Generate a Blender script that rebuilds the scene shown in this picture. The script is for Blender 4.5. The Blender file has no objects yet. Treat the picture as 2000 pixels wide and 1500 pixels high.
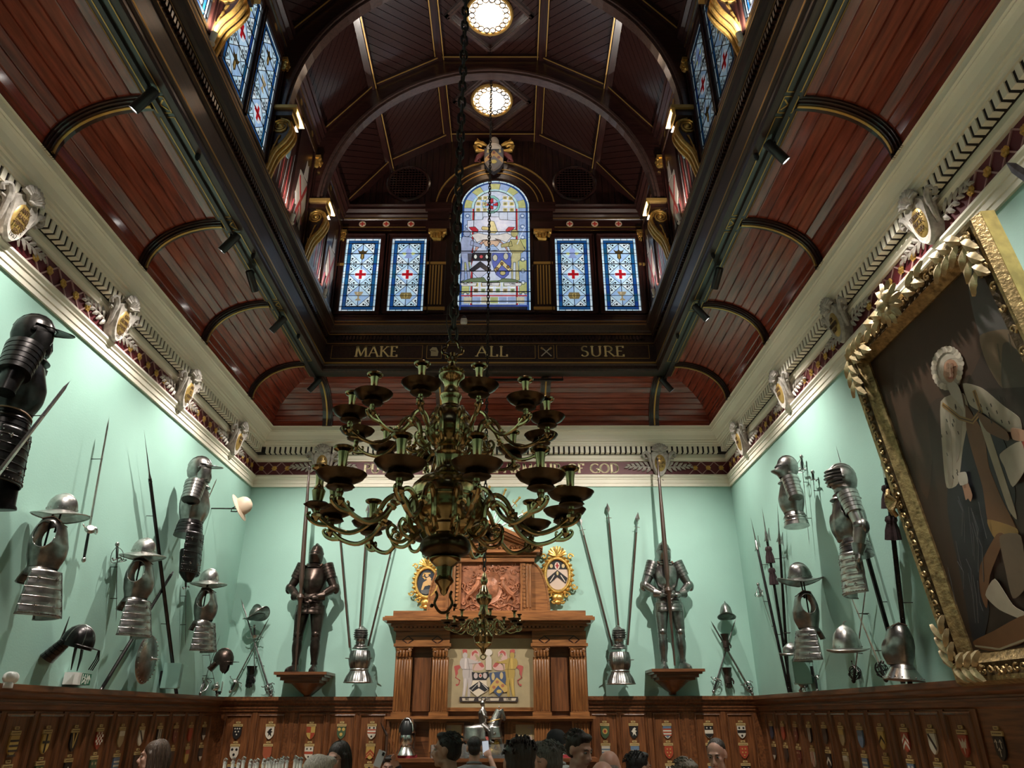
import bpy, bmesh, math, random
from math import pi, sin, cos, sqrt, atan2, radians as R
from mathutils import Matrix, Vector, Euler
random.seed(7)
S = bpy.context.scene
COL = S.collection
# ---------------------------------------------------------------- camera
W, B, F = 3.63, 10.5, -4.5          # half width of the hall, back wall, wall behind the camera
FPX = 1397.67
cam = bpy.data.cameras.new('camera'); camo = bpy.data.objects.new('camera', cam); COL.objects.link(camo)
cam.sensor_width = 36; cam.lens = FPX / 2000 * 36; cam.clip_start = .05
CAM = Vector((.29, 0, 1.9))
PIT, YAW, ROL = 0.432596, 0.00247, -0.0020363
camo.location = CAM
camo.rotation_mode = 'XYZ'
camo.rotation_euler = (Matrix.Rotation(-YAW, 3, 'Z') @ Matrix.Rotation(PIT + pi/2, 3, 'X') @ Matrix.Rotation(ROL, 3, 'Z')).to_euler()
S.camera = camo
CR = camo.rotation_euler.to_matrix()
def ray(px, py): return CR @ Vector(((px-1000)/FPX, (750-py)/FPX, -1))
def onY(px, py, y=B): r = ray(px, py); return CAM + r*(y/r.y)             # point of the plane y = const seen at a pixel
def onX(px, py, x): r = ray(px, py); return CAM + r*((x-CAM.x)/r.x)
# ---------------------------------------------------------------- world, exposure
wd = bpy.data.worlds.new('world'); S.world = wd; wd.use_nodes = True
wd.node_tree.nodes['Background'].inputs[0].default_value = (.75, .86, 1, 1)
wd.node_tree.nodes['Background'].inputs[1].default_value = .6
S.view_settings.view_transform = 'Standard'; S.view_settings.look = 'None'
S.view_settings.exposure = 0.45; S.view_settings.gamma = 1; S.view_settings.use_curve_mapping = False
SPOT_W, SPOT_COL = 380, (1, .93, .83)
# ---------------------------------------------------------------- helpers
class MB:
    """collects geometry for one mesh; faces may carry a colour"""
    def __init__(s, col=(.8, .8, .8)): s.v = []; s.f = []; s.c = []; s.col = col; s.M = None
    def add(s, vs, fs, M=None, col=None):
        o = len(s.v); T = M if s.M is None else (s.M if M is None else s.M @ M)
        if T is not None: vs = [T @ Vector(p) for p in vs]
        s.v += [tuple(p) for p in vs]; s.f += [tuple(i+o for i in f) for f in fs]; s.c += [col or s.col]*len(fs)
        return s
    def box(s, a, b, M=None, col=None):
        x0, y0, z0 = a; x1, y1, z1 = b
        return s.add([(x0,y0,z0),(x1,y0,z0),(x1,y1,z0),(x0,y1,z0),(x0,y0,z1),(x1,y0,z1),(x1,y1,z1),(x0,y1,z1)],
                     [(3,2,1,0),(4,5,6,7),(0,1,5,4),(1,2,6,5),(2,3,7,6),(3,0,4,7)], M, col)
    def frus(s, a, b, k, M=None, col=None):   # box whose -y face is inset by k (chamfered tile)
        x0, y0, z0 = a; x1, y1, z1 = b
        return s.add([(x0+k,y0,z0+k),(x1-k,y0,z0+k),(x1,y1,z0),(x0,y1,z0),(x0+k,y0,z1-k),(x1-k,y0,z1-k),(x1,y1,z1),(x0,y1,z1)],
                     [(3,2,1,0),(4,5,6,7),(0,1,5,4),(1,2,6,5),(2,3,7,6),(3,0,4,7)], M, col)
    def lathe(s, prof, n=16, M=None, sx=1, sy=1, col=None, a0=0, a1=2*pi, wob=None):
        full = abs(a1-a0-2*pi) < 1e-6; m = n if full else n+1; vs = []; fs = []
        for k, (r, z) in enumerate(prof):
            for i in range(m):
                a = a0+(a1-a0)*i/n; q = r*(wob(a, k) if wob else 1)
                vs.append((q*cos(a)*sx, q*sin(a)*sy, z))
        for k in range(len(prof)-1):
            for i in range(n):
                j = (i+1) % m; fs.append((k*m+i, k*m+j, (k+1)*m+j, (k+1)*m+i))
        if full:
            if prof[0][0] > 1e-5: fs.append(tuple(range(m-1, -1, -1)))
            if prof[-1][0] > 1e-5: fs.append(tuple((len(prof)-1)*m+i for i in range(m)))
        return s.add(vs, fs, M, col)
    def tube(s, pts, r, n=6, closed=False, M=None, col=None, flat=1):
        P = [Vector(p) for p in pts]; k = len(P); rr = r if isinstance(r, (list, tuple)) else [r]*k; vs = []; fs = []
        up = None
        for i in range(k):
            t = (P[(i+1) % k]-P[i-1]) if closed else (P[min(i+1, k-1)]-P[max(i-1, 0)])
            if t.length < 1e-9: t = Vector((0, 0, 1))
            t.normalize()
            if up is None: up = Vector((0, 0, 1)) if abs(t.z) < .9 else Vector((0, 1, 0))
            x = up.cross(t)
            if x.length < 1e-6: x = t.orthogonal()
            x.normalize(); up = t.cross(x)
            for j in range(n):
                a = 2*pi*(j+.5)/n; vs.append(P[i]+x*(cos(a)*rr[i])+up*(sin(a)*rr[i]*flat))
        e = k if closed else k-1
        for i in range(e):
            for j in range(n):
                a, b = i*n+j, i*n+(j+1) % n; c, d = ((i+1) % k)*n+(j+1) % n, ((i+1) % k)*n+j
                fs.append((a, b, c, d))
        if not closed: fs += [tuple(range(n-1, -1, -1)), tuple((k-1)*n+j for j in range(n))]
        return s.add(vs, fs, M, col)
    def limb(s, p0, p1, prof, n=12, sx=1, sy=1, col=None, roll=None):   # profile (t, r) along p0->p1
        p0 = Vector(p0); p1 = Vector(p1); d = p1-p0; L = d.length; z = d/L
        x = Vector(roll or (1, 0, 0)); x = (x-z*x.dot(z)); x = x.normalized() if x.length > 1e-4 else z.orthogonal().normalized()
        y = z.cross(x); M = Matrix((x, y, z)).transposed().to_4x4(); M.translation = p0
        return s.lathe([(r, t*L) for t, r in prof], n, M, sx, sy, col)
    def prism(s, poly, y0, y1, M=None, col=None):   # polygon in (x, z), front at y0 (towards -y)
        n = len(poly)
        A = sum(poly[i][0]*poly[(i+1) % n][1]-poly[(i+1) % n][0]*poly[i][1] for i in range(n))
        if A < 0: poly = poly[::-1]
        vs = [(x, y0, z) for x, z in poly]+[(x, y1, z) for x, z in poly]
        fs = [tuple(range(n)), tuple(range(2*n-1, n-1, -1))]+[(i, i+n, (i+1) % n+n, (i+1) % n) for i in range(n)]
        return s.add(vs, fs, M, col)
    def ell(s, c, r, n=12, m=8, M=None, col=None):
        if not isinstance(r, (tuple, list)): r = (r, r, r)
        T = Matrix.Translation(c) @ Matrix.Diagonal((r[0], r[1], r[2], 1))
        return s.lathe([(sin(pi*i/m) if 0 < i < m else 0, -cos(pi*i/m)) for i in range(m+1)], n, T if M is None else M @ T, col=col)
    def ring(s, prof, W=W, B=B, F=F, col=None, closed=False):   # profile (inset, z) run round the four walls of a rectangle
        vs = []; fs = []; n = len(prof)
        for d, z in prof: vs += [(-W+d, F+d, z), (-W+d, B-d, z), (W-d, B-d, z), (W-d, F+d, z)]
        for k in range(n if closed else n-1):
            a, b = 4*k, 4*((k+1) % n)
            for i in range(4): j = (i+1) % 4; fs.append((a+i, a+j, b+j, b+i))
        return s.add(vs, fs, None, col)
    def loft(s, rings, M=None, col=None, caps=False):
        m = len(rings[0]); vs = [p for r in rings for p in r]; fs = []
        for k in range(len(rings)-1):
            for i in range(m): j = (i+1) % m; fs.append((k*m+i, k*m+j, (k+1)*m+j, (k+1)*m+i))
        if caps: fs += [tuple(range(m-1, -1, -1)), tuple((len(rings)-1)*m+i for i in range(m))]
        return s.add(vs, fs, M, col)
    def mesh(s, name, mat=None, smooth=35, flip=False):
        me = bpy.data.meshes.new(name); me.from_pydata(s.v, [], s.f); me.update()
        if flip: me.flip_normals()
        if len(set(s.c)) > 1 or (mat is not None and mat.name.startswith('paint')):
            ca = me.color_attributes.new('Col', 'FLOAT_COLOR', 'CORNER'); dat = []
            for p, c in zip(me.polygons, s.c): dat += [c[0], c[1], c[2], 1]*p.loop_total
            ca.data.foreach_set('color', dat)
        if mat: me.materials.append(mat)
        if smooth:
            me.polygons.foreach_set('use_smooth', [True]*len(me.polygons)); me.set_sharp_from_angle(angle=R(smooth))
        return me
def recalc(me):
    bm = bmesh.new(); bm.from_mesh(me); bmesh.ops.recalc_face_normals(bm, faces=bm.faces); bm.to_mesh(me); bm.free()
def ob(name, mb, mat=None, parent=None, smooth=35, loc=None, rot=None, fix=True, **k):
    me = mb if isinstance(mb, bpy.types.Mesh) else mb.mesh(name, mat, smooth)
    if fix and not isinstance(mb, bpy.types.Mesh): recalc(me)
    o = bpy.data.objects.new(name, me); COL.objects.link(o)
    if parent: o.parent = parent
    if loc: o.location = loc
    if rot: o.rotation_euler = rot
    for a, b in k.items(): o[a] = b
    return o
def tag(o, label, cat, group=None, kind=None):
    o['label'] = label; o['category'] = cat
    if group: o['group'] = group
    if kind: o['kind'] = kind
    return o
def thing(name, label, cat, loc=(0, 0, 0), rz=0, group=None, kind=None):
    o = bpy.data.objects.new(name, None); COL.objects.link(o); o.empty_display_size = .1
    o.location = loc; o.rotation_euler = (0, 0, rz)
    return tag(o, label, cat, group, kind)
def dup(root, parent=None):
    r = root.copy(); COL.objects.link(r); r.parent = parent
    for c in list(root.children): dup(c, r)
    return r
def solid(o, t, off=-1):
    m = o.modifiers.new('thickness', 'SOLIDIFY'); m.thickness = t; m.offset = off; return o
def Tm(x, y, z): return Matrix.Translation((x, y, z))
def Rm(a, ax): return Matrix.Rotation(a, 4, ax)
def Sm(x, y, z): return Matrix.Diagonal((x, y, z, 1))
def bez(p, n=12):   # Catmull-Rom through points
    P = [Vector(q) for q in p]; P = [2*P[0]-P[1]]+P+[2*P[-1]-P[-2]]; out = []
    for i in range(1, len(P)-2):
        a, b, c, d = P[i-1:i+3]
        for k in range(n):
            t = k/n; out.append(.5*((2*b)+(c-a)*t+(2*a-5*b+4*c-d)*t*t+(3*b-a-3*c+d)*t**3))
    return out+[P[-2]]
def circ(r, n=24, cx=0, cz=0, a0=0, a1=2*pi, rz=None):
    return [(cx+r*cos(a0+(a1-a0)*i/n), cz+(rz or r)*sin(a0+(a1-a0)*i/n)) for i in range(n if abs(a1-a0) > 6.28 else n+1)]
# ---------------------------------------------------------------- materials
MATS = {}
def nodes(name):
    m = bpy.data.materials.new(name); m.use_nodes = True; nt = m.node_tree; return m, nt, nt.nodes['Principled BSDF']
def mat(name, col, rough=.5, metal=0, var=.0, scale=8, bump=0, coat=0, stretch=None, col2=None, bscale=None, spec=None, emit=None, es=0):
    m, nt, b = nodes(name); N = nt.nodes.new; L = nt.links.new
    b.inputs['Base Color'].default_value = (*col, 1); b.inputs['Roughness'].default_value = rough; b.inputs['Metallic'].default_value = metal
    if coat: b.inputs['Coat Weight'].default_value = coat; b.inputs['Coat Roughness'].default_value = .12
    if spec is not None: b.inputs['Specular IOR Level'].default_value = spec
    if emit: b.inputs['Emission Color'].default_value = (*emit, 1); b.inputs['Emission Strength'].default_value = es
    if var or bump:
        tc = N('ShaderNodeTexCoord'); mp = N('ShaderNodeMapping'); L(tc.outputs['Object'], mp.inputs[0])
        if stretch: mp.inputs['Scale'].default_value = stretch
        nz = N('ShaderNodeTexNoise'); nz.inputs['Scale'].default_value = scale; nz.inputs['Detail'].default_value = 5; L(mp.outputs[0], nz.inputs['Vector'])
        if var:
            rp = N('ShaderNodeValToRGB'); c2 = col2 or tuple(c*(1-var) for c in col); rp.color_ramp.elements[0].position = .32; rp.color_ramp.elements[1].position = .68
            rp.color_ramp.elements[0].color = (*c2, 1); rp.color_ramp.elements[1].color = (*[min(1, c*(1+var*.4)) for c in col], 1)
            L(nz.outputs['Fac'], rp.inputs[0]); L(rp.outputs[0], b.inputs['Base Color'])
        if bump:
            if bscale: nz = N('ShaderNodeTexNoise'); nz.inputs['Scale'].default_value = bscale; nz.inputs['Detail'].default_value = 3; L(mp.outputs[0], nz.inputs['Vector'])
            bp = N('ShaderNodeBump'); bp.inputs['Strength'].default_value = bump; bp.inputs['Distance'].default_value = .01
            L(nz.outputs['Fac'], bp.inputs['Height']); L(bp.outputs[0], b.inputs['Normal'])
    MATS[name] = m; return m
def paint(name, rough=.5, metal=0, emit=0, var=0, bump=0, bscale=40):   # colour from the faces (flat print, enamel, glass)
    m, nt, b = nodes('paint_'+name); a = nt.nodes.new('ShaderNodeVertexColor'); a.layer_name = 'Col'; out = a.outputs[0]; L = nt.links.new
    if var or bump:
        tc = nt.nodes.new('ShaderNodeTexCoord'); nz = nt.nodes.new('ShaderNodeTexNoise'); nz.inputs['Scale'].default_value = bscale; nz.inputs['Detail'].default_value = 4; L(tc.outputs['Object'], nz.inputs['Vector'])
    if var:
        mx = nt.nodes.new('ShaderNodeMix'); mx.data_type = 'RGBA'; mx.blend_type = 'MULTIPLY'; mx.inputs[0].default_value = var
        L(a.outputs[0], mx.inputs['A']); L(nz.outputs['Fac'], mx.inputs['B']); out = mx.outputs['Result']
    if bump:
        bp = nt.nodes.new('ShaderNodeBump'); bp.inputs['Strength'].default_value = bump; bp.inputs['Distance'].default_value = .01; L(nz.outputs['Fac'], bp.inputs['Height']); L(bp.outputs[0], b.inputs['Normal'])
    L(out, b.inputs['Base Color']); b.inputs['Roughness'].default_value = rough; b.inputs['Metallic'].default_value = metal
    if emit: L(out, b.inputs['Emission Color']); b.inputs['Emission Strength'].default_value = emit
    MATS[name] = m; return m
def wood(name, c1, c2, rough=.35, coat=.3, axis=1, scale=3, bump=.05):
    st = [14, 14, 14]; st[axis] = 1.2
    return mat(name, c2, rough, 0, .3, scale, bump, coat, tuple(st), c1)
GREEN = mat('green_wall', (.33, .545, .475), .6, 0, .07, 1.3, .08, bscale=60)
CREAM = mat('cream_plaster', (.84, .785, .66), .55, 0, .04, 1.5, .03, bscale=50)
GREYP = mat('grey_plaster', (.45, .41, .37), .5, 0, .35, 25, .25, bscale=60)
MAROON = mat('maroon_frieze', (.115, .012, .018), .5, 0, .15, 6)
LATT = mat('lattice_pink', (.42, .25, .24), .5)
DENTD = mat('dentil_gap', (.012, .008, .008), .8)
GOLD = mat('gilding', (.75, .47, .13), .33, .85, .25, 30, .3, bscale=70)
GOLDL = mat('gilt_line', (.55, .34, .1), .4, .7)
GOLDT = mat('gilt_letter', (.95, .74, .38), .6, 0)
DWY = wood('dark_mahogany_y', (.010, .0035, .003), (.032, .010, .008), .28, .35, 1)
DWX = wood('dark_mahogany_x', (.010, .0035, .003), (.032, .010, .008), .28, .35, 0)
DWZ = wood('dark_mahogany_z', (.010, .0035, .003), (.032, .010, .008), .3, .3, 2)
RWY = wood('red_mahogany_y', (.13, .017, .010), (.25, .042, .022), .22, .5, 1, 2.2)
RWX = wood('red_mahogany_x', (.13, .017, .010), (.25, .042, .022), .22, .5, 0, 2.2)
OAKZ = wood('oak_z', (.07, .023, .008), (.165, .06, .02), .38, .2, 2)
OAKX = wood('oak_x', (.07, .023, .008), (.165, .06, .02), .38, .2, 0)
OAKY = wood('oak_y', (.07, .023, .008), (.165, .06, .02), .38, .2, 1)
HONZ = wood('honey_oak_z', (.13, .047, .014), (.28, .115, .037), .35, .25, 2)
HONX = wood('honey_oak_x', (.13, .047, .014), (.28, .115, .037), .35, .25, 0)
FLOORM = wood('floor_wood', (.26, .16, .08), (.42, .29, .17), .4, .2, 1)
STEEL = mat('steel', (.52, .50, .48), .28, 1, .35, 14, .12, bscale=35)
STEELD = mat('dark_steel', (.30, .285, .275), .3, 1, .4, 14, .12, bscale=35)
STEELB = mat('bright_steel', (.58, .57, .55), .22, 1, .25, 12, .06, bscale=30)
BLACKS = mat('black_steel', (.035, .032, .032), .3, .9, .4, 14, .1, bscale=35)
BROWNS = mat('brown_steel', (.07, .05, .042), .34, .9, .4, 14, .1, bscale=35)
IRON = mat('iron', (.05, .045, .04), .5, .9)
BRASS = mat('brass', (.42, .345, .175), .17, 1, .6, 7, .05, bscale=30)
BRASSD = mat('dark_brass', (.07, .048, .026), .3, 1, .4, 12)
SHAFT = wood('shaft_wood', (.02, .01, .007), (.06, .03, .018), .4, .2, 2)
BLACKP = mat('black_enamel', (.012, .012, .013), .35)
WHITEP = mat('white_plastic', (.75, .74, .72), .4)
TEALP = mat('teal_paint', (.2, .36, .31), .45)
LAMPM = mat('lamp_lens', (1, 1, 1), .4, emit=(1, .95, .88), es=9)
SKYL = mat('skylight_glass', (1, 1, 1), .4, emit=(1, .95, .88), es=4.0)
LEAD = mat('lead_came', (.01, .01, .012), .5, .3)
PRINT = paint('print', .55)
ENAM = paint('enamel', .35)
CANVAS = paint('canvas', .45, var=.35, bscale=9)
GLASS = paint('glass', .15, emit=.62, var=.5, bscale=14)
GLASSD = paint('glass_dim', .15, emit=.12, var=.5, bscale=14)
GILT = mat('carved_gilt', (.42, .30, .14), .38, .75, .55, 26, .5, bscale=55)
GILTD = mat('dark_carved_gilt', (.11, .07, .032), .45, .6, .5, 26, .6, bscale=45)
PGILT = mat('pale_gilt', (.52, .41, .24), .42, .55, .4, 30, .3, bscale=60)
BEAMW = wood('beam_mahogany', (.016, .007, .005), (.042, .018, .013), .42, .12, 1)
# ================================================================ lettering (drawn strokes with serifs) and flat art
def A_(cx, cy, rx, ry, a0, a1, n=10): return [(cx+rx*cos(R(a0+(a1-a0)*i/n)), cy+ry*sin(R(a0+(a1-a0)*i/n))) for i in range(n+1)]
FONT = {
 'A': (.78, [[(.04,0),(.37,1)], [(.37,1),(.74,0)], [(.16,.36),(.6,.36)]]), 'B': (.6, [[(.12,0),(.12,1)], [(.12,1)]+A_(.3,.76,.22,.24,90,-90)+[(.12,.52)], [(.12,.52)]+A_(.32,.26,.25,.26,90,-90)+[(.12,0)]]),
 'C': (.74, [A_(.45,.5,.39,.5,48,312,16)]), 'D': (.76, [[(.12,0),(.12,1)], [(.12,1)]+A_(.3,.5,.4,.5,90,-90,14)+[(.12,0)]]),
 'E': (.56, [[(.12,0),(.12,1)], [(.12,1),(.5,1),(.5,.86)], [(.12,.52),(.42,.52)], [(.12,0),(.52,0),(.52,.15)]]), 'F': (.52, [[(.12,0),(.12,1)], [(.12,1),(.5,1),(.5,.86)], [(.12,.52),(.42,.52)]]),
 'G': (.8, [A_(.46,.5,.4,.5,48,325,16), [(.78,.44),(.78,.06)], [(.56,.44),(.88,.44)]]), 'H': (.82, [[(.12,0),(.12,1)], [(.7,0),(.7,1)], [(.12,.52),(.7,.52)]]),
 'I': (.3, [[(.15,0),(.15,1)]]), 'J': (.36, [[(.2,1),(.2,.1),(.04,-.15)]]), 'K': (.72, [[(.12,0),(.12,1)], [(.12,.42),(.6,1)], [(.28,.56),(.7,0)]]), 'L': (.54, [[(.12,0),(.12,1)], [(.12,0),(.5,0),(.5,.16)]]),
 'M': (.96, [[(.1,0),(.16,1)], [(.16,1),(.48,.08)], [(.48,.08),(.8,1)], [(.8,1),(.88,0)]]), 'N': (.82, [[(.12,0),(.12,1)], [(.12,1),(.7,0)], [(.7,0),(.7,1)]]), 'O': (.86, [A_(.43,.5,.38,.5,90,450,20)]),
 'P': (.58, [[(.12,0),(.12,1)], [(.12,1)]+A_(.3,.73,.24,.27,90,-90)+[(.12,.46)]]), 'Q': (.86, [A_(.43,.5,.38,.5,90,450,20), [(.45,.1),(.85,-.2)]]), 'R': (.68, [[(.12,0),(.12,1)], [(.12,1)]+A_(.3,.74,.23,.26,90,-90)+[(.12,.48)], [(.3,.48),(.68,0)]]),
 'S': (.52, [A_(.27,.75,.19,.25,45,235,10)+A_(.24,.26,.21,.26,80,-150,10)]), 'T': (.66, [[(.33,0),(.33,1)], [(.02,.86),(.02,1),(.64,1),(.64,.86)]]), 'U': (.78, [[(.12,1),(.12,.32)]+A_(.38,.32,.26,.32,180,360)+[(.64,.32),(.64,1)]]),
 'V': (.76, [[(.04,1),(.38,0)], [(.38,0),(.72,1)]]), 'W': (1.1, [[(.04,1),(.32,0)], [(.32,0),(.56,1)], [(.56,1),(.82,0)], [(.82,0),(1.06,1)]]), 'X': (.72, [[(.06,0),(.66,1)], [(.06,1),(.66,0)]]), 'Y': (.7, [[(.04,1),(.35,.5),(.35,0)], [(.35,.5),(.66,1)]]), 'Z': (.64, [[(.06,1),(.58,1),(.06,0),(.58,0)]]),
 '0': (.6, [A_(.3,.5,.25,.5,90,450,18)]), '1': (.36, [[(.06,.8),(.2,1),(.2,0)]]), '2': (.56, [A_(.28,.72,.22,.28,160,-20)+[(.06,0),(.52,0)]]), '4': (.6, [[(.42,0),(.42,1),(.04,.3),(.56,.3)]]), '5': (.54, [[(.48,1),(.14,1),(.1,.58)]+A_(.26,.3,.22,.3,110,-140)]),
 '6': (.56, [[(.44,1),(.16,.6)]+A_(.28,.29,.23,.29,150,510,14)]), '7': (.54, [[(.05,1),(.5,1),(.18,0)]]), '8': (.56, [A_(.28,.75,.19,.25,90,450,14), A_(.28,.26,.23,.26,90,450,14)]), '9': (.56, [A_(.28,.7,.22,.3,0,360,14)+[(.5,.6),(.3,0)]]), '3': (.54, [A_(.25,.75,.2,.25,150,-90), A_(.25,.26,.24,.26,90,-150)]), '.': (.2, [[(.1,0),(.1,.06)]]), ' ': (.42, [])}
def text(mb, s, x0, z0, h, y, width=None, dep=.004, M=None, serif=True, w=1.0, col=None, center=False):
    tot = sum(FONT[c][0]+.1 for c in s)-.1; kx = (width/tot if width else h)
    if center: x0 -= tot*kx/2
    for c in s:
        adv, st = FONT[c]
        for pl in st:
            for (ax, ay), (bx, by) in zip(pl, pl[1:]):
                dx, dy = (bx-ax)*kx, (by-ay)*h; l = sqrt(dx*dx+dy*dy)+1e-9; vert = abs(dy)/l
                t = (.055+.115*vert**1.5)*h*w
                if dx*dy > 0 and vert < .985: t *= .62 if len(pl) < 4 else 1
                nx, nz = -dy/l*t/2, dx/l*t/2; ex, ez = dx/l*t*.2, dy/l*t*.2
                X0, Z0, X1, Z1 = x0+ax*kx-ex, z0+ay*h-ez, x0+bx*kx+ex, z0+by*h+ez
                mb.prism([(X0-nx, Z0-nz), (X1-nx, Z1-nz), (X1+nx, Z1+nz), (X0+nx, Z0+nz)], y-dep, y, M, col)
            if serif:
                for (px_, py_), (qx, qy) in ((pl[0], pl[1]), (pl[-1], pl[-2])):
                    if (py_ in (0, 1)) and abs(qy-py_) > .25: mb.prism([(x0+px_*kx-.15*h, z0+py_*h-(.06*h if py_ else 0)), (x0+px_*kx+.15*h, z0+py_*h-(.06*h if py_ else 0)), (x0+px_*kx+.15*h, z0+py_*h+(0 if py_ else .06*h)), (x0+px_*kx-.15*h, z0+py_*h+(0 if py_ else .06*h))], y-dep, y, M, col)
        x0 += (adv+.1)*kx
    return mb
def line2(mb, pts, w, y0, y1, col=None, M=None, closed=False):   # flat polyline of width w in the (x, z) plane
    q = list(pts)+([pts[0]] if closed else [])
    for (ax, az), (bx, bz) in zip(q, q[1:]):
        dx, dz = bx-ax, bz-az; l = sqrt(dx*dx+dz*dz)
        if l < 1e-6: continue
        nx, nz = -dz/l*w/2, dx/l*w/2; ex, ez = dx/l*w*.3, dz/l*w*.3
        mb.prism([(ax-nx-ex, az-nz-ez), (bx-nx+ex, bz-nz+ez), (bx+nx+ex, bz+nz+ez), (ax+nx-ex, az+nz-ez)], y0, y1, M, col)
    return mb
def art(mb, shapes, y, f=lambda u, v: (u, v), step=.0008, M=None, thick=.003):
    """flat painted shapes, each a hair in front of the one before: (colour, [(u, v), ...]) or (colour, ('o', cx, cy, rx, ry)) or (colour, ('l', width, pts))"""
    for i, (c, s) in enumerate(shapes):
        yy = y-step*(i+1)
        if s[0] == 'o': P = [f(s[1]+s[3]*cos(2*pi*k/16), s[2]+s[4]*sin(2*pi*k/16)) for k in range(16)]; mb.prism(P, yy, yy+thick, M, c)
        elif s[0] == 'l': line2(mb, [f(*p) for p in s[2]], s[1], yy, yy+thick, c, M)
        else: mb.prism([f(*p) for p in s], yy, yy+thick, M, c)
    return mb
def soft(P, n=2):   # smooth closed curve through the points of a drawn outline
    m = len(P); out = []
    for i in range(m):
        a, b, c, d = P[i-1], P[i], P[(i+1) % m], P[(i+2) % m]
        for k in range(4):
            t = k/4; out.append(tuple((b[j]*(2*t**3-3*t**2+1)+c[j]*(-2*t**3+3*t**2)+(c[j]-a[j])*.32*(t**3-2*t**2+t)+(d[j]-b[j])*.32*(t**3-t**2)) for j in (0, 1)))
    return out
def clip(poly, a, b, c):   # keep a*x+b*y <= c
    out = []
    for i in range(len(poly)):
        p, q = poly[i], poly[(i+1) % len(poly)]; dp, dq = a*p[0]+b*p[1]-c, a*q[0]+b*q[1]-c
        if dp <= 0: out.append(p)
        if dp*dq < 0: t = dp/(dp-dq); out.append((p[0]+(q[0]-p[0])*t, p[1]+(q[1]-p[1])*t))
    return out
def planks(u0, u1, v0, v1, w, ang):   # diagonal boards filling a rectangle
    ca, sa = cos(ang), sin(ang); cs = [u*ca+v*sa for u in (u0, u1) for v in (v0, v1)]; k = min(cs); out = []
    while k < max(cs):
        p = [(u0, v0), (u1, v0), (u1, v1), (u0, v1)]; g = .004
        p = clip(p, ca, sa, k+w-g); p = clip(p, -ca, -sa, -k-g) if p else p
        if len(p) > 2: out.append(p)
        k += w
    return out
# ================================================================ THE SHELL
def struct(name, mb, m, label, cat, smooth=0):
    o = ob(name, mb, m, None, smooth) if mb else thing(name, label, cat)
    return tag(o, label, cat, kind='structure')
struct('floor', MB().box((-W-.2, F-.2, -.1), (W+.2, B+.2, 0)), FLOORM, 'polished wooden floor of the hall', 'floor')
HT = 6.6
struct('wall_left', MB().box((-W-.2, F, 0), (-W, B, HT)), GREEN, 'pale green wall on the left hung with armour', 'wall')
struct('wall_right', MB().box((W, F, 0), (W+.2, B, HT)), GREEN, 'pale green wall on the right carrying the large portrait', 'wall')
struct('wall_back', MB().box((-W-.2, B, 0), (W+.2, B+.2, HT)), GREEN, 'pale green end wall behind the carved overmantel', 'wall')
struct('wall_front', MB().box((-W-.2, F-.2, 0), (W+.2, F, HT)), GREEN, 'pale green wall behind the viewer', 'wall')
# ---- panelling
dado = struct('trim_1', MB().ring([(0, 0), (.02, 0), (.02, 1.93), (.045, 1.945), (.045, 1.975), (.06, 1.98), (.06, 1.995), (.045, 2.0), (.045, 2.015), (.085, 2.04), (.085, 2.062), (.114, 2.075), (.114, 2.12), (0, 2.122)]), OAKY,
              'dark oak panelling with moulded rail along the walls', 'panelling')
PANC = []    # panel centres: (wall, coordinate)
for i in range(11): PANC += [('L', 10.09-.425*i), ('R', 10.09-.425*i)]
PANC += [('B', x) for x in (-3.31, -2.88, -2.34, -1.94, -1.54, 1.53, 1.91, 2.35, 2.90, 3.33)]
def wallM(w, s, z=0, out=0):
    """frame of a wall: local x to the right seen from the room, -y out of the wall, z up"""
    if w == 'L': return Tm(-W+out, s, z) @ Rm(pi/2, 'Z')
    if w == 'R': return Tm(W-out, s, z) @ Rm(-pi/2, 'Z')
    return Tm(s, B-out, z)
def panel_mesh():
    m = MB(); a, zt, zb = .15, 1.885, .3
    fr = [(0, .03), (.006, .042), (.016, .036), (.026, .042), (.034, .021)]
    vs = []; fs = []
    for k, o in fr: vs += [(-a-.034+k+.0, -o, zb-.034+k), (a+.034-k, -o, zb-.034+k), (a+.034-k, -o, zt+.034-k), (-a-.034+k, -o, zt+.034-k)]
    for i in range(len(fr)-1):
        for j in range(4): q = (j+1) % 4; fs.append((4*i+j, 4*i+q, 4*i+4+q, 4*i+4+j))
    e = 4*(len(fr)-1); fs.append((e, e+1, e+2, e+3))
    return m.add(vs, fs)
pm = panel_mesh().mesh('panel', OAKZ, 0); recalc(pm)
for w, s in PANC:
    o = ob('panel', pm, parent=dado); o.matrix_local = wallM(w, s)
st = MB().box((-.03, -.032, .1), (.03, -.02, 1.93)).mesh('stile', OAKZ, 0)
for w, s in PANC:
    if w != 'B': o = ob('stile', st, parent=dado); o.matrix_local = wallM(w, s-.2125)
for x in (-3.1, -2.61, -2.14, -1.74, 1.72, 2.13, 2.62, 3.11): o = ob('stile', st, parent=dado); o.matrix_local = wallM('B', x)
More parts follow.
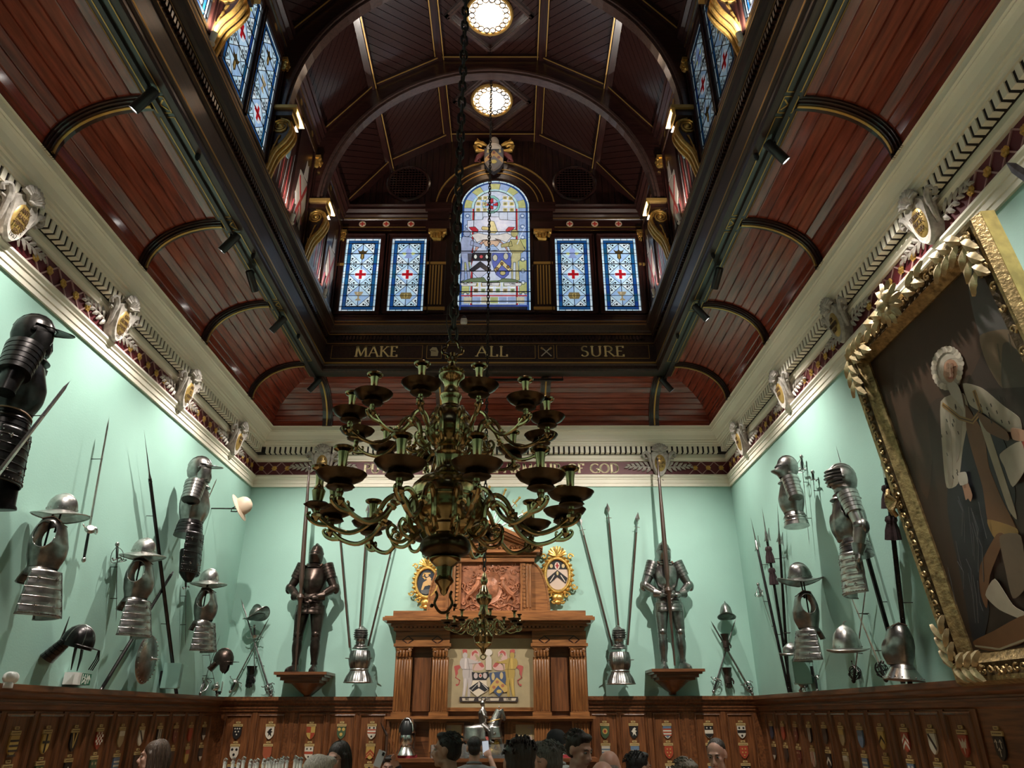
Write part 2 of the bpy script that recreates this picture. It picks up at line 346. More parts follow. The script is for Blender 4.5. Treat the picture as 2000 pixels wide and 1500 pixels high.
# ---- entablature (cornice, frieze)
corn = struct('trim_2', MB().ring([(0, 5.03), (.022, 5.03), (.022, 5.075), (.03, 5.08), (.03, 5.135), (.04, 5.14), (.04, 5.155), (.06, 5.18), (.06, 5.2), (.02, 5.222), (.004, 5.222)]), CREAM,
              'cream plaster cornice with dentils above the green walls', 'cornice')
ob('frieze', MB().ring([(.004, 5.222), (.004, 5.425)]), MAROON, corn, 0)
ob('bed_moulding', MB().ring([(.004, 5.425), (.03, 5.43), (.03, 5.45), (.045, 5.47), (.04, 5.5), (.03, 5.535), (.03, 5.537)]), CREAM, corn, 0)
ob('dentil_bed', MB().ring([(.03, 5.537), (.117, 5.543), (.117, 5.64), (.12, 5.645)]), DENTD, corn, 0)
ob('corona', MB().ring([(.105, 5.632), (.14, 5.64), (.14, 5.665), (.15, 5.675), (.15, 5.70), (.175, 5.705), (.175, 5.735), (.185, 5.74), (.205, 5.79), (.235, 5.825), (.255, 5.835), (.255, 5.845), (.275, 5.85), (.275, 5.905), (.30, 5.91)]), CREAM, corn, 0)
dm = MB().box((-.0245, -.127, 5.534), (.0245, -.05, 5.639)).mesh('dentil', CREAM, 0)
rest = MB(); PIT_D = .079
for w in 'LBR':
    a, b = (-3.48, 3.48) if w == 'B' else (F+.2, B-.16)
    n = int((b-a)/PIT_D)
    for i in range(n):
        s = b-PIT_D*(i+.5)
        if w == 'B' or s > 3.0: o = ob('dentil', dm, parent=corn); o.matrix_local = wallM(w, s)
        else: rest.box((-.0245, -.127, 5.534), (.0245, -.05, 5.639), wallM(w, s))
for i in range(80): rest.box((-.0245, -.127, 5.534), (.0245, -.05, 5.639), Tm(-3.2+.079*i, F, 0) @ Rm(pi, 'Z'))
ob('dentil_row', rest, CREAM, corn, 0, kind='stuff')
# lattice and rosettes of the frieze
CARTL = [(4.5, 5.41), (6.12, 5.41), (7.72, 5.38), (9.42, 5.39)]
CARTB = [-2.575, 2.565]
def lattice_bar(s0, w, up):
    z0, z1 = (5.224, 5.423) if up else (5.423, 5.224)
    m = MB().prism([(s0-.009, z0), (s0+.009, z0), (s0+.199+.009, z1), (s0+.199-.009, z1)], -.014, -.004)
    o = ob('lattice_bar', m, LATT, corn, 0); o.matrix_local = wallM(w, 0) if w == 'B' else (Tm(-W, 0, 0) @ Rm(pi/2, 'Z') if w == 'L' else Tm(W, 0, 0) @ Rm(-pi/2, 'Z'))
rosm = MB()
for k in range(6): rosm.ell((.024*cos(k*pi/3), -.012, .024*sin(k*pi/3)), (.018, .014, .018), 6, 4)
rosm.ell((0, -.02, 0), (.016, .014, .016), 6, 4)
rosm = rosm.mesh('rosette', GOLD)
def lat_run(w, a, b):
    n = max(1, round((b-a)/.199)); 
    for i in range(n):
        s = a+.199*i
        ss = s if w != 'R' else -s-.199
        lattice_bar(ss, w, True); lattice_bar(ss, w, False)
        o = ob('rosette', rosm, parent=corn); o.matrix_local = wallM(w, (s+.0995), 5.3235, .006)
for w in 'LR':
    ys = [2.9]+[c[0] for c in CARTL]+[10.47]
    for a, b in zip(ys, ys[1:]):
        n = int((b-a-.5)/.199); n = max(n, 3); c = (a+b)/2
        if b > 10.4: c = 10.02; n = 4
        lat_run(w, c-n*.0995, c+n*.0995)
lat_run('B', -3.62, -3.02); lat_run('B', 3.02, 3.62)
# ---- cove of red planks, one ceiling per side
NP = 10
def cv(t): return (.285+.69*(1-cos(t*pi/2)), 5.905+.535*sin(t*pi/2))
def strip(side, prof, F=F, W=W, B=B):
    vs = []; fs = []
    for d, z in prof:
        if side == 'L': vs += [(-W+d, F+d, z), (-W+d, B-d, z)]
        elif side == 'R': vs += [(W-d, B-d, z), (W-d, F+d, z)]
        elif side == 'B': vs += [(-W+d, B-d, z), (W-d, B-d, z)]
        else: vs += [(W-d, F+d, z), (-W+d, F+d, z)]
    for k in range(len(prof)-1): fs.append((2*k, 2*k+1, 2*k+3, 2*k+2))
    return MB().add(vs, fs)
COVE = {}
for sd, nm in (('L', 'left'), ('B', 'back'), ('R', 'right'), ('F', 'front')):
    c = COVE[sd] = struct('ceiling', None, None, 'curved cove of red mahogany planks above the %s wall' % {'L': 'left green', 'B': 'end', 'R': 'right green', 'F': 'front'}[sd], 'ceiling')
    for i in range(NP):
        t0, t1 = i/NP, (i+1)/NP; a, b = cv(t0), cv(t1); dx, dz = b[0]-a[0], b[1]-a[1]; l = sqrt(dx*dx+dz*dz); nx, nz = dz/l, -dx/l; e = .008
        ux, uz = dx/l*e, dz/l*e; g = .006
        pr = [(a[0]-nx*g, a[1]-nz*g), (a[0]+ux, a[1]+uz), (b[0]-ux, b[1]-uz), (b[0]-nx*g, b[1]-nz*g)]
        o = ob('plank', strip(sd, pr), RWX if sd in 'BF' else RWY, c, 0, fix=False)
    ob('backing', strip(sd, [(cv(i/8)[0]-.02, cv(i/8)[1]+.02) for i in range(9)]), DWY, c, 0, fix=False)
def arc_strip(pts, w0, w1, h, base=0):   # strip of a rib: pts (d, z) arc, between lateral w0..w1, raised by h towards the room
    vs = []; fs = []; n = len(pts)
    for i, (d, z) in enumerate(pts):
        a = pts[max(i-1, 0)]; b = pts[min(i+1, n-1)]; tx, tz = b[0]-a[0], b[1]-a[1]; l = sqrt(tx*tx+tz*tz); nx, nz = tz/l, -tx/l
        vs += [(w0, -(d+nx*base), z+nz*base), (w0, -(d+nx*h), z+nz*h), (w1, -(d+nx*h), z+nz*h), (w1, -(d+nx*base), z+nz*base)]
    for i in range(n-1):
        for j in range(4): k = (j+1) % 4; fs.append((4*i+j, 4*i+k, 4*i+4+k, 4*i+4+j))
    return vs, fs
ap = [cv(i/14) for i in range(15)]+[(1.0, 6.44)]
ribm = MB(); gil = MB()
for a, b, h in ((-.075, .075, .022), (-.055, .055, .036), (-.03, .03, .05)): ribm.add(*arc_strip(ap, a, b, h))
gil.add(*arc_strip(ap, -.011, .011, .058, .04))
ribm = ribm.mesh('rib', DWY, 0); recalc(ribm); gil = gil.mesh('gilt_line', GOLDL, 0); recalc(gil)
for sd, ss in (('L', [1.15, 2.75, 4.34, 5.92, 7.48, 9.12]), ('R', [1.15, 2.75, 4.34, 5.9, 7.5, 9.15]), ('B', [-2.51, -.77, .82, 2.49])):
    for s in ss:
        o = ob('rib', ribm, parent=COVE[sd]); o.matrix_local = wallM(sd, s); g = ob('gilt_line', gil, parent=o)
# ---- beam round the lantern
beam = struct('trim_3', MB().ring([(.94, 6.46), (.955, 6.43), (.98, 6.425), (.98, 6.415), (1.155, 6.415), (1.155, 6.40), (1.205, 6.40), (1.215, 6.43), (1.215, 6.48), (1.235, 6.495), (1.235, 6.545), (1.21, 6.555), (1.21, 6.815), (1.235, 6.825), (1.235, 6.865),
     (1.225, 6.87), (1.225, 6.955), (1.262, 6.96), (1.262, 7.0), (1.29, 7.02), (1.325, 7.075), (1.34, 7.085), (1.34, 7.155), (1.315, 7.18), (1.29, 7.2), (1.15, 7.21)]), BEAMW,
     'dark mahogany beam with gold lines carrying the lantern', 'beam')
GREENW = mat('green_black_paint', (.018, .022, .018), .35, coat=.3)
ob('soffit', MB().ring([(1.0, 6.412), (1.14, 6.412)]), GREENW, beam, 0)
for pr in ([(.962, 6.424), (.972, 6.421)], [(1.237, 6.505), (1.237, 6.53)], [(1.237, 6.83), (1.237, 6.838)], [(1.264, 6.965), (1.264, 6.975)], [(1.342, 7.09), (1.342, 7.10)], [(1.342, 7.14), (1.342, 7.15)]):
    ob('gilt_line', MB().ring(pr), GOLDL, beam, 0, fix=False)
dz = MB()
for w in 'LR':
    for i in range(260):
        s = 9.2-.05*i
        if s > -3: dz.box((-.014, -1.262, 6.885), (.014, -1.22, 6.945), wallM(w, s))
for i in range(92): dz.box((-.014, -1.262, 6.885), (.014, -1.22, 6.945), wallM('B', -2.3+.05*i))
ob('dentil_row', dz, DWY, beam, 0, kind='stuff')

for sd, a, ys in (('L', -1, [1.15, 2.75, 4.34, 5.92, 7.48, 9.12]), ('R', 1, [1.15, 2.75, 4.34, 5.9, 7.5, 9.15])):
    for y0, y1 in zip(ys, ys[1:]):
        for p, q in ((y0+.13, y1-.13), (y0-.09, y0+.09)):
            m = MB(); u0, u1 = a*(W-1.01), a*(W-1.135)
            if u0 > u1: u0, u1 = u1, u0
            for c in ((u0, p, u1, p+.008), (u0, q-.008, u1, q), (u0, p, u0+.008, q), (u1-.008, p, u1, q)): m.box((c[0], c[1], 6.408), (c[2], c[3], 6.413))
            if q-p < .3: m.box((-.006, -.07, 0), (.006, .07, .004), Tm((u0+u1)/2, y0, 6.408) @ Rm(.7, 'Z')); m.box((-.006, -.07, 0), (.006, .07, .004), Tm((u0+u1)/2, y0, 6.408) @ Rm(-.7, 'Z'))
            ob('gilt_line', m, GOLDL, beam, 0)
# ================================================================ THE LANTERN
LW, LB, LF = 2.4, 9.33, -3.33      # lantern half width, end walls
EZ, KZ, RZ = 9.33, 10.23, 10.81; KX, RX = 1.72, .76
def lring(prof, col=None): return MB().ring(prof, LW, LB, LF)
lant = struct('wall_lantern', lring([(-.02, 7.15), (-.02, 9.6)]), DWZ, 'dark mahogany walls of the raised lantern', 'wall')
ob('sill', lring([(-.02, 7.2), (.06, 7.2), (.06, 7.28), (.045, 7.3), (.045, 7.33), (.02, 7.35), (.02, 7.37), (-.02, 7.375)]), DWX, lant, 0)
LWARM = wood('polished_sill', (.10, .045, .03), (.16, .075, .05), .18, .7, 0)
ENT = [(-.02, 8.86), (.03, 8.87), (.03, 8.93), (.02, 8.94), (.02, 9.09), (.035, 9.1), (.035, 9.14), (.06, 9.17), (.06, 9.21), (.1, 9.25), (.1, 9.3), (.12, 9.33), (-.02, 9.34)]
def run_x(prof, x0, x1): return MB().add([(x, LB-d, z) for d, z in prof for x in (x0, x1)], [(2*k, 2*k+1, 2*k+3, 2*k+2) for k in range(len(prof)-1)])
for sd in 'LRF': ob('entablature', strip(sd, ENT, LF, LW, LB), DWY, lant, 0)
for x0, x1 in ((-LW, -.66), (.66, LW)): ob('entablature', run_x(ENT, x0, x1), DWX, lant, 0)
for pr in ([(.022, 8.945), (.022, 8.96)], [(.037, 9.105), (.037, 9.12)], [(.032, 8.875), (.032, 8.885)]):
    for sd in 'LRF': ob('gilt_line', strip(sd, pr, LF, LW, LB), GOLDL, lant, 0, fix=False)
    for x0, x1 in ((-LW, -.66), (.66, LW)): ob('gilt_line', run_x(pr, x0, x1), GOLDL, lant, 0, fix=False)
# gable with upright boards over the end wall
gab = MB(); gx = -LW
def roofz(x): x = abs(x); return RZ if x < RX else (RZ+(KZ-RZ)*(x-RX)/(KX-RX) if x < KX else KZ+(EZ-KZ)*(x-KX)/(LW-KX))
while gx < LW-.01:
    x1 = min(gx+.1, LW); xs = sorted([gx+.003, x1-.003]+[k for k in (-KX, -RX, RX, KX) if gx < k < x1])
    ob('plank', MB().prism([(gx+.003, EZ), (x1-.003, EZ)]+[(x, roofz(x)) for x in xs[::-1]], LB-.005, LB+.02), DWZ, lant, 0); gx = x1
ob('gable_back', MB().prism([(-LW, EZ), (LW, EZ), (KX, KZ), (RX, RZ), (-RX, RZ), (-KX, KZ)], LB+.015, LB+.03), DWZ, lant, 0)
line = [(-1.95, 9.38), (-1.06, 9.38)]
gl = MB(); line2(gl, line, .014, LB-.012, LB-.004); line2(gl, [(-x, z) for x, z in line], .014, LB-.012, LB-.004); ob('gilt_line', gl, GOLDL, lant, 0)
# red cross roundels
for x in (-2.07, -1.69, -1.295, -.853, .80, 1.24, 1.64, 2.02):
    m = MB((.5, .42, .3)); z = 9.015
    art(m, [((.6, .5, .36), ('o', x, z, .055, .055)), ((.45, .03, .02), [(x-.012, z-.04), (x+.012, z-.04), (x+.012, z+.04), (x-.012, z+.04)]), ((.45, .03, .02), [(x-.04, z-.012), (x+.04, z-.012), (x+.04, z+.012), (x-.04, z+.012)])], LB-.024)
    ob('roundel', m, ENAM, lant, 0)
for w, a in (('L', -1), ('R', 1)):
    for k in range(9):
        o = ob('roundel', MB().lathe([(0, -.012), (.03, -.01), (.045, 0)], 12, Tm(a*(LW-.024), 9.0-.55*k, 9.015) @ Rm(-a*pi/2, 'Y')), GOLDL, lant)
# pilasters of the end wall
CAPM = MB().box((-.15, -.10, .14), (.15, 0, .19)).lathe([(.1, 0), (.13, .03), (.1, .05), (.12, .09), (.155, .14)], 4, Tm(0, -.0, 0) @ Rm(pi/4, 'Z'), 1.05, .7)
for k in range(5):
    CAPM.ell((-.1+.05*k, -.085, .075+.02*(k % 2)), (.026, .025, .045), 6, 5)
for a in (-1, 1): CAPM.ell((a*.12, -.09, .12), (.035, .03, .03), 8, 6)
CAPM = CAPM.mesh('capital', GOLD); recalc(CAPM)
for x in (-.855, .80):
    p = ob('pilaster', MB().box((x-.14, LB-.06, 7.36), (x+.14, LB, 8.66)), DWZ, lant, 0)
    o = ob('capital', CAPM, parent=p); o.location = (x, LB-.02, 8.66); o.scale = (.95, 1, 1)
    ob('impost', MB().box((x-.19, LB-.12, 8.86), (x+.19, LB, 9.0)).box((x-.21, LB-.15, 9.22), (x+.21, LB, 9.35)).box((x-.17, LB-.09, 9.0), (x+.17, LB, 9.22)), DWX, p, 0)
    for k in range(5): ob('flute', MB().box((x-.1+.045*k, LB-.072, 7.50), (x-.1+.045*k+.022, LB-.055, 8.2)), GOLDL, p, 0)
    ob('gilt_band', MB().box((x-.15, LB-.075, 8.22), (x+.15, LB-.05, 8.26)).box((x-.16, LB-.08, 7.40), (x+.16, LB-.05, 7.45)), GOLDL, p, 0)
for x in (-2.34, 2.34):
    p = ob('pilaster', MB().box((x-.05, LB-.05, 7.36), (x+.05, LB, 8.66)), DWZ, lant, 0); o = ob('capital', CAPM, parent=p); o.location = (x, LB-.02, 8.66); o.scale = (.36, .8, 1)
    ob('gilt_band', MB().box((x-.06, LB-.07, 8.2), (x+.06, LB-.045, 8.24)), GOLDL, p, 0)
# arch mouldings round the middle window
WX, WR, WZ = .045, .575, 9.32
for r0, r1, o, m in ((.60, .70, .05, DWX), (.70, .715, .06, GOLDL), (.715, .79, .04, DWX), (.79, .803, .05, GOLDL), (.803, .95, .03, DWX), (.95, .97, .05, GOLDL)):
    pr = []; vs = []; fs = []; n = 28
    for i in range(n+1):
        a = pi*i/n; c, s = cos(a), sin(a)
        vs += [(WX+r0*c, LB-.0, WZ+r0*s), (WX+r0*c, LB-o, WZ+r0*s), (WX+r1*c, LB-o, WZ+r1*s), (WX+r1*c, LB, WZ+r1*s)]
    for i in range(n):
        for j in range(4): fs.append((4*i+j, 4*i+(j+1) % 4, 4*i+4+(j+1) % 4, 4*i+4+j))
    ob('archivolt', MB().add(vs, fs), m, lant, 0)
# grilles
for i, x in enumerate((-1.385, 1.35)):
    g = thing('grille', 'round dark lattice grille %s of the arched window' % ('left', 'right')[i], 'grille', (x, LB-.01, 9.84), 0, 'lattice grilles in the gable')
    ob('rim', MB().tube([(.34*cos(2*pi*k/32), 0, .34*sin(2*pi*k/32)) for k in range(32)], .03, 6, True), DWX, g)
    ob('backing', MB().lathe([(0, 0), (.34, 0)], 24, Rm(pi/2, 'X')), BLACKP, g, 0)
    for k in range(-6, 7):
        h = sqrt(max(.0, .33**2-(k*.05)**2))
        ob('bar', MB().box((k*.05-.006, -.022, -h), (k*.05+.006, -.012, h)), DWZ, g, 0); ob('bar', MB().box((-h, -.018, k*.05-.006), (h, -.008, k*.05+.006)), DWX, g, 0)
# ---- side windows of the end wall
def win(n, label, w2=None): return struct('window_%d' % n, None, None, label, 'window')
PALE = [(.62, .82, .95), (.55, .78, .93), (.74, .87, .97), (.66, .84, .96), (.5, .74, .92)]
def pane(par, P, c, y0, M=None, m=None, nm='pane'):
    o = ob(nm, MB(c).prism(P, y0-.004, y0), m or GLASS, par, 0)
    if M: o.matrix_local = M
    return o
def light_win(par, x0, x1, z0, z1, emb, y=LB-.03, M=None, g=None):
    """leaded light: pale border, blue border, three squares crossed by diagonals with an emblem in each"""
    g = g or GLASS; cam_ = MB(); b1 = .036; b2 = .085; bd = MB(); rnd = random.Random(int(abs(x0)*1000))
    w = x1-x0; h = z1-z0
    for k in range(5):
        a, b = x0+b1+(w-2*b1)*k/5, x0+b1+(w-2*b1)*(k+1)/5
        for zz in (z0, z1-b1): bd.prism([(a+.004, zz+.003), (b-.004, zz+.003), (b-.004, zz+b1-.003), (a+.004, zz+b1-.003)], y-.004, y, M, rnd.choice(PALE))
    for k in range(13):
        a, b = z0+h*k/13, z0+h*(k+1)/13
        for xx in (x0, x1-b1): bd.prism([(xx+.003, a+.004), (xx+b1-.003, a+.004), (xx+b1-.003, b-.004), (xx+.003, b-.004)], y-.004, y, M, rnd.choice(PALE))
    ob('border_panes', bd, g, par, 0)
    bl = MB()
    for k in range(9):
        a, b = z0+b1+(h-2*b1)*k/9, z0+b1+(h-2*b1)*(k+1)/9; c = (.01, .045+.05*rnd.random(), .16+.12*rnd.random())
        for xx in (x0+b1, x1-b2): bl.prism([(xx, a), (xx+b2-b1, a), (xx+b2-b1, b), (xx, b)], y-.003, y, M, c)
    for zz in (z0+b1, z1-b2): bl.prism([(x0+b2, zz), (x1-b2, zz), (x1-b2, zz+b2-b1), (x0+b2, zz+b2-b1)], y-.003, y, M, (.012, .07, .22))
    ob('blue_border', bl, g, par, 0)
    X0, X1 = x0+b2+.006, x1-b2-.006; Z0, Z1 = z0+b2+.006, z1-b2-.006; ch = (Z1-Z0)/3; cx = (X0+X1)/2
    for k in range(3):
        a, b = Z0+ch*k+.004, Z0+ch*(k+1)-.004; cz = (a+b)/2; q = .5
        mids = {'t': (cx, b), 'b': (cx, a), 'l': (X0, cz), 'r': (X1, cz)}; cor = [(X0, a), (X1, a), (X1, b), (X0, b)]
        def mid(p, q_): return ((p[0]+q_[0])/2, (p[1]+q_[1])/2)
        seq = [('b', 0), ('b', 1), ('r', 1), ('r', 2), ('t', 2), ('t', 3), ('l', 3), ('l', 0)]
        for e, ci in seq:
            c = cor[ci]; m_ = mids[e]; in_ = (c[0]+(cx-c[0])*.5, c[1]+(cz-c[1])*.5)
            P = [c, m_, in_]; gx_, gz_ = sum(p[0] for p in P)/3, sum(p[1] for p in P)/3
            pane(par, [(gx_+(p[0]-gx_)*.93, gz_+(p[1]-gz_)*.93) for p in P], rnd.choice(PALE), y, M, g)
            line2(cam_, [c, m_], .007, y-.007, y-.003, None, M); line2(cam_, [m_, in_], .006, y-.007, y-.003, None, M); line2(cam_, [in_, c], .006, y-.007, y-.003, None, M)
            for t in (.0, .35): cam_.prism(circ(.017-.006*(t > 0), 7, gx_+(c[0]-gx_)*t, gz_+(c[1]-gz_)*t), y-.006, y-.004, M)
        for e in 'tlbr':
            m_ = mids[e]; P = [m_, (cx+(m_[0]-cx)*0+((m_[1]-cz)*.5 if e in 'tb' else (m_[0]-cx)*.5)*(1 if e in 'tb' else 1), cz), (cx, cz)]
        dia = [mids['t'], mids['r'], mids['b'], mids['l']]
        for i in range(4):
            P = [dia[i], dia[(i+1) % 4], (cx, cz)]; gx_, gz_ = sum(p[0] for p in P)/3, sum(p[1] for p in P)/3
            pane(par, [(gx_+(p[0]-gx_)*.9, gz_+(p[1]-gz_)*.9) for p in P], (.36, .56, .86) if (i+k) % 2 else (.5, .72, .93), y+.001, M, g)
        em = MB(); r = ch*.24
        f = lambda u, v: (cx+u*r, cz+v*r)
        EM = {'cross': [((.7, .82, .95), ('o', 0, 0, 1.05, 1.05)), ((.45, .01, .02), [(-.25, -.9), (.25, -.9), (.25, .9), (-.25, .9)]), ((.45, .01, .02), [(-.9, -.25), (.9, -.25), (.9, .25), (-.9, .25)])],
              'cup': [((.4, .33, .2), [(-.75, .75), (.75, .75), (.55, .2), (.15, 0), (.12, -.5), (.45, -.8), (.45, -.95), (-.45, -.95), (-.45, -.8), (-.12, -.5), (-.15, 0), (-.55, .2)]), ((.6, .52, .36), [(-.3, .7), (-.05, .7), (-.1, .2), (-.25, .25)])],
              'barrel': [((.22, .17, .07), [(-.8, .6), (.8, .6), (1.05, 0), (.75, -.65), (-.75, -.65), (-1.05, 0)]), ((.4, .31, .12), ('o', 0, 0, .35, .55)), ((.15, .11, .04), ('o', 0, 0, .12, .5))],
              'helm': [((.3, .4, .75), ('o', 0, .65, .5, .5)), ((.25, .33, .62), [(-.42, .3), (.42, .3), (.35, -.2), (.75, -.9), (-.75, -.9), (-.35, -.2)]), ((.6, .66, .25), [(-1.15, .2), (-.45, .25), (-.55, -.25), (-.9, -.2)]), ((.6, .66, .25), [(1.15, .2), (.45, .25), (.55, -.25), (.9, -.2)])],
              'beast': [((.05, .035, .015), [(-.95, .95), (-.55, .55), (-.25, .55), (0, .95), (.25, .55), (.55, .55), (.95, .95), (.6, .1), (.3, .0), (.35, -.9), (0, -1.25), (-.35, -.9), (-.3, 0), (-.6, .1)]), ((.3, .2, .06), [(-.15, -.1), (.15, -.1), (.12, -1), (-.12, -1)])]}[emb[k]]
        art(em, EM, y-.004, f, .0006, M, .003); ob('emblem_pane', em, g, par, 0)
    for k in range(7): line2(cam_, [(x0, z0+b2+(h-2*b2)*k/6), (x1, z0+b2+(h-2*b2)*k/6)], .008 if k % 2 == 0 else .005, y-.01, y-.003, None, M)
    line2(cam_, [(X0, Z0), (X1, Z0), (X1, Z1), (X0, Z1)], .008, y-.008, y-.003, None, M, True); line2(cam_, [(x0+b1, z0+b1), (x1-b1, z0+b1), (x1-b1, z1-b1), (x0+b1, z1-b1)], .007, y-.008, y-.003, None, M, True)
    ob('lead_came', cam_, LEAD, par, 0)
    fr = MB()
    for c, d in (((x0-.06, z0-.05), (x0, z1+.06)), ((x1, z0-.05), (x1+.06, z1+.06)), ((x0, z1), (x1, z1+.06)), ((x0, z0-.05), (x1, z0))): fr.box((c[0], y-.03, c[1]), (d[0], y+.03, d[1]), M)
    for c, d in (((x0-.075, z0-.05), (x0-.06, z1+.075)), ((x1+.06, z0-.05), (x1+.075, z1+.075)), ((x0-.075, z1+.06), (x1+.075, z1+.075))): fr.box((c[0], y-.05, c[1]), (d[0], y+.03, d[1]), M)
    ob('window_frame', fr, DWZ, par, 0)
for n, (x0, x1, emb, lb) in enumerate([(-2.285, -1.745, ('cup', 'cross', 'beast'), 'pale blue leaded window with goblet at its foot, far left'), (-1.565, -1.025, ('barrel', 'cross', 'helm'), 'pale blue leaded window with barrel, left of the arched window'),
        (.99, 1.53, ('barrel', 'cross', 'helm'), 'pale blue leaded window with barrel, right of the arched window'), (1.715, 2.26, ('cup', 'cross', 'beast'), 'pale blue leaded window with goblet at its foot, far right')]):
    light_win(win(n+1, lb), x0, x1, 7.39, 8.715, emb)
# ---- middle window: drawn in the pixels of a crop, laid on its plane
cw = win(5, 'arched stained glass window with two armoured supporters and shields')
GY = LB-.035
def cf(u, v): p = onY(870+u/5.357, 340+v/5.357, GY); return (p.x, p.z)
outl = [(WX-WR, 7.4), (WX+WR, 7.4)]+[(WX+WR*cos(pi*k/24), WZ+WR*sin(pi*k/24)) for k in range(25)]
def arcw(r0, r1, a0, a1): return [(WX+r0*cos(a0), WZ+r0*sin(a0)), (WX+r1*cos(a0), WZ+r1*sin(a0)), (WX+r1*cos((a0+a1)/2), WZ+r1*sin((a0+a1)/2)), (WX+r1*cos(a1), WZ+r1*sin(a1)), (WX+r0*cos(a1), WZ+r0*sin(a1)), (WX+r0*cos((a0+a1)/2), WZ+r0*sin((a0+a1)/2))]
rg = random.Random(5); cm = MB()
def ringp(r0, r1, n, cols, h0=7.4, nz=10):
    for k in range(n):
        P = arcw(r0, r1, pi*k/n+.008, pi*(k+1)/n-.008); pane(cw, P, cols(k), GY)
    for k in range(nz):
        a, b = h0+(WZ-h0)*k/nz, h0+(WZ-h0)*(k+1)/nz
        for s in (-1, 1): pane(cw, [(WX+s*r0, a+.004), (WX+s*r1, a+.004), (WX+s*r1, b-.004), (WX+s*r0, b-.004)], cols(k+3), GY)
YEL, GRN, BLU = (.62, .55, .22), (.42, .5, .28), (.25, .36, .66)
ringp(WR-.045, WR-.003, 13, lambda k: rg.choice(PALE))
ringp(WR-.075, WR-.05, 7, lambda k: (.02, .07, .26), nz=6)
ringp(WR-.19, WR-.08, 9, lambda k: (.5, .52, .22) if k in (0, 2, 4, 6, 8) else (.33, .45, .72), 7.5, 9)
ringp(WR-.235, WR-.195, 9, lambda k: (.55, .8, .84) if k < 9 and k % 4 else (.5, .74, .8), 7.5, 8)
for s in (-1, 1):
    pane(cw, [(WX+s*(WR-.235), 7.5), (WX+s*(WR-.212), 7.5), (WX+s*(WR-.212), 9.3), (WX+s*(WR-.235), 9.3)], (.5, .04, .05), GY-.003)
for k in range(-4, 9):   # circles in the blue border
    for s in (-1, 1):
        for z in (7.9+.21*k,):
            if 7.5 < z < 9.3: m = MB(); line2(m, circ(.036, 10, WX+s*(WR-.135), z), .008, GY-.007, GY-.004, (.05, .08, .16), None, True); m.prism(circ(.018, 8, WX+s*(WR-.135), z), GY-.007, GY-.004, None, (.75, .82, .92)); ob('roundel_pane', m, GLASS, cw, 0)
R3 = WR-.24
pane(cw, [(WX-R3, 7.5), (WX+R3, 7.5)]+[(WX+R3*cos(pi*k/20), WZ+R3*sin(pi*k/20)) for k in range(21)], (.62, .7, .86), GY+.002, nm='field_pane')
def quarry(x, z, s, c):
    o = pane(cw, [(x-s, z-s), (x+s, z-s), (x+s, z+s), (x-s, z+s)], (.78, .8, .8), GY-.001)
    m = MB(c); m.prism([(x-s*.72, z-s*.72), (x+s*.72, z-s*.72), (x+s*.72, z+s*.72), (x-s*.72, z+s*.72)], GY-.008, GY-.005)
    for a in range(4): line2(m, [(x-s*.6*cos(a*pi/4), z-s*.6*sin(a*pi/4)), (x+s*.6*cos(a*pi/4), z+s*.6*sin(a*pi/4))], s*.16, GY-.009, GY-.006, tuple(q*.35 for q in c))
    ob('quarry', m, GLASS, o, 0)
for k in range(6):
    for z, cc in ((7.86, [YEL, (.6, .42, .16), YEL, YEL, GRN, (.62, .5, .28)]), (7.755, [(.3, .2, .1), GRN, (.5, .4, .2), (.3, .42, .22), (.55, .45, .25), GRN])): quarry(WX-.28+.112*k, z, .047, cc[k])
for x, z in [(-.27, 9.28), (-.165, 9.28), (.165, 9.28), (.27, 9.28), (-.27, 9.40), (-.165, 9.40), (.165, 9.40), (.27, 9.40), (-.25, 9.51), (-.16, 9.52), (.25, 9.51), (.16, 9.52)]: quarry(WX+x, z, .045, YEL if abs(x) > .2 else (.66, .6, .3))
for k in range(7):
    x = WX-.4+.133*k; pane(cw, [(x-.06, 7.53), (x+.06, 7.53), (x+.06, 7.64), (x-.06, 7.64)], (.45, .5, .22) if k == 3 else ((.6, .56, .42) if k in (0, 2, 6) else (.34, .44, .68)), GY-.004)
pane(cw, [(WX-.5, 7.655), (WX+.5, 7.655), (WX+.5, 7.675), (WX-.5, 7.675)], (.5, .05, .06), GY-.004); pane(cw, [(WX-.52, 7.475), (WX+.52, 7.475), (WX+.52, 7.50), (WX-.52, 7.50)], (.05, .09, .4), GY-.004)
SK, FL, GA, BK = (.36, .42, .62), (.75, .72, .7), (.48, .44, .2), (.03, .03, .04)
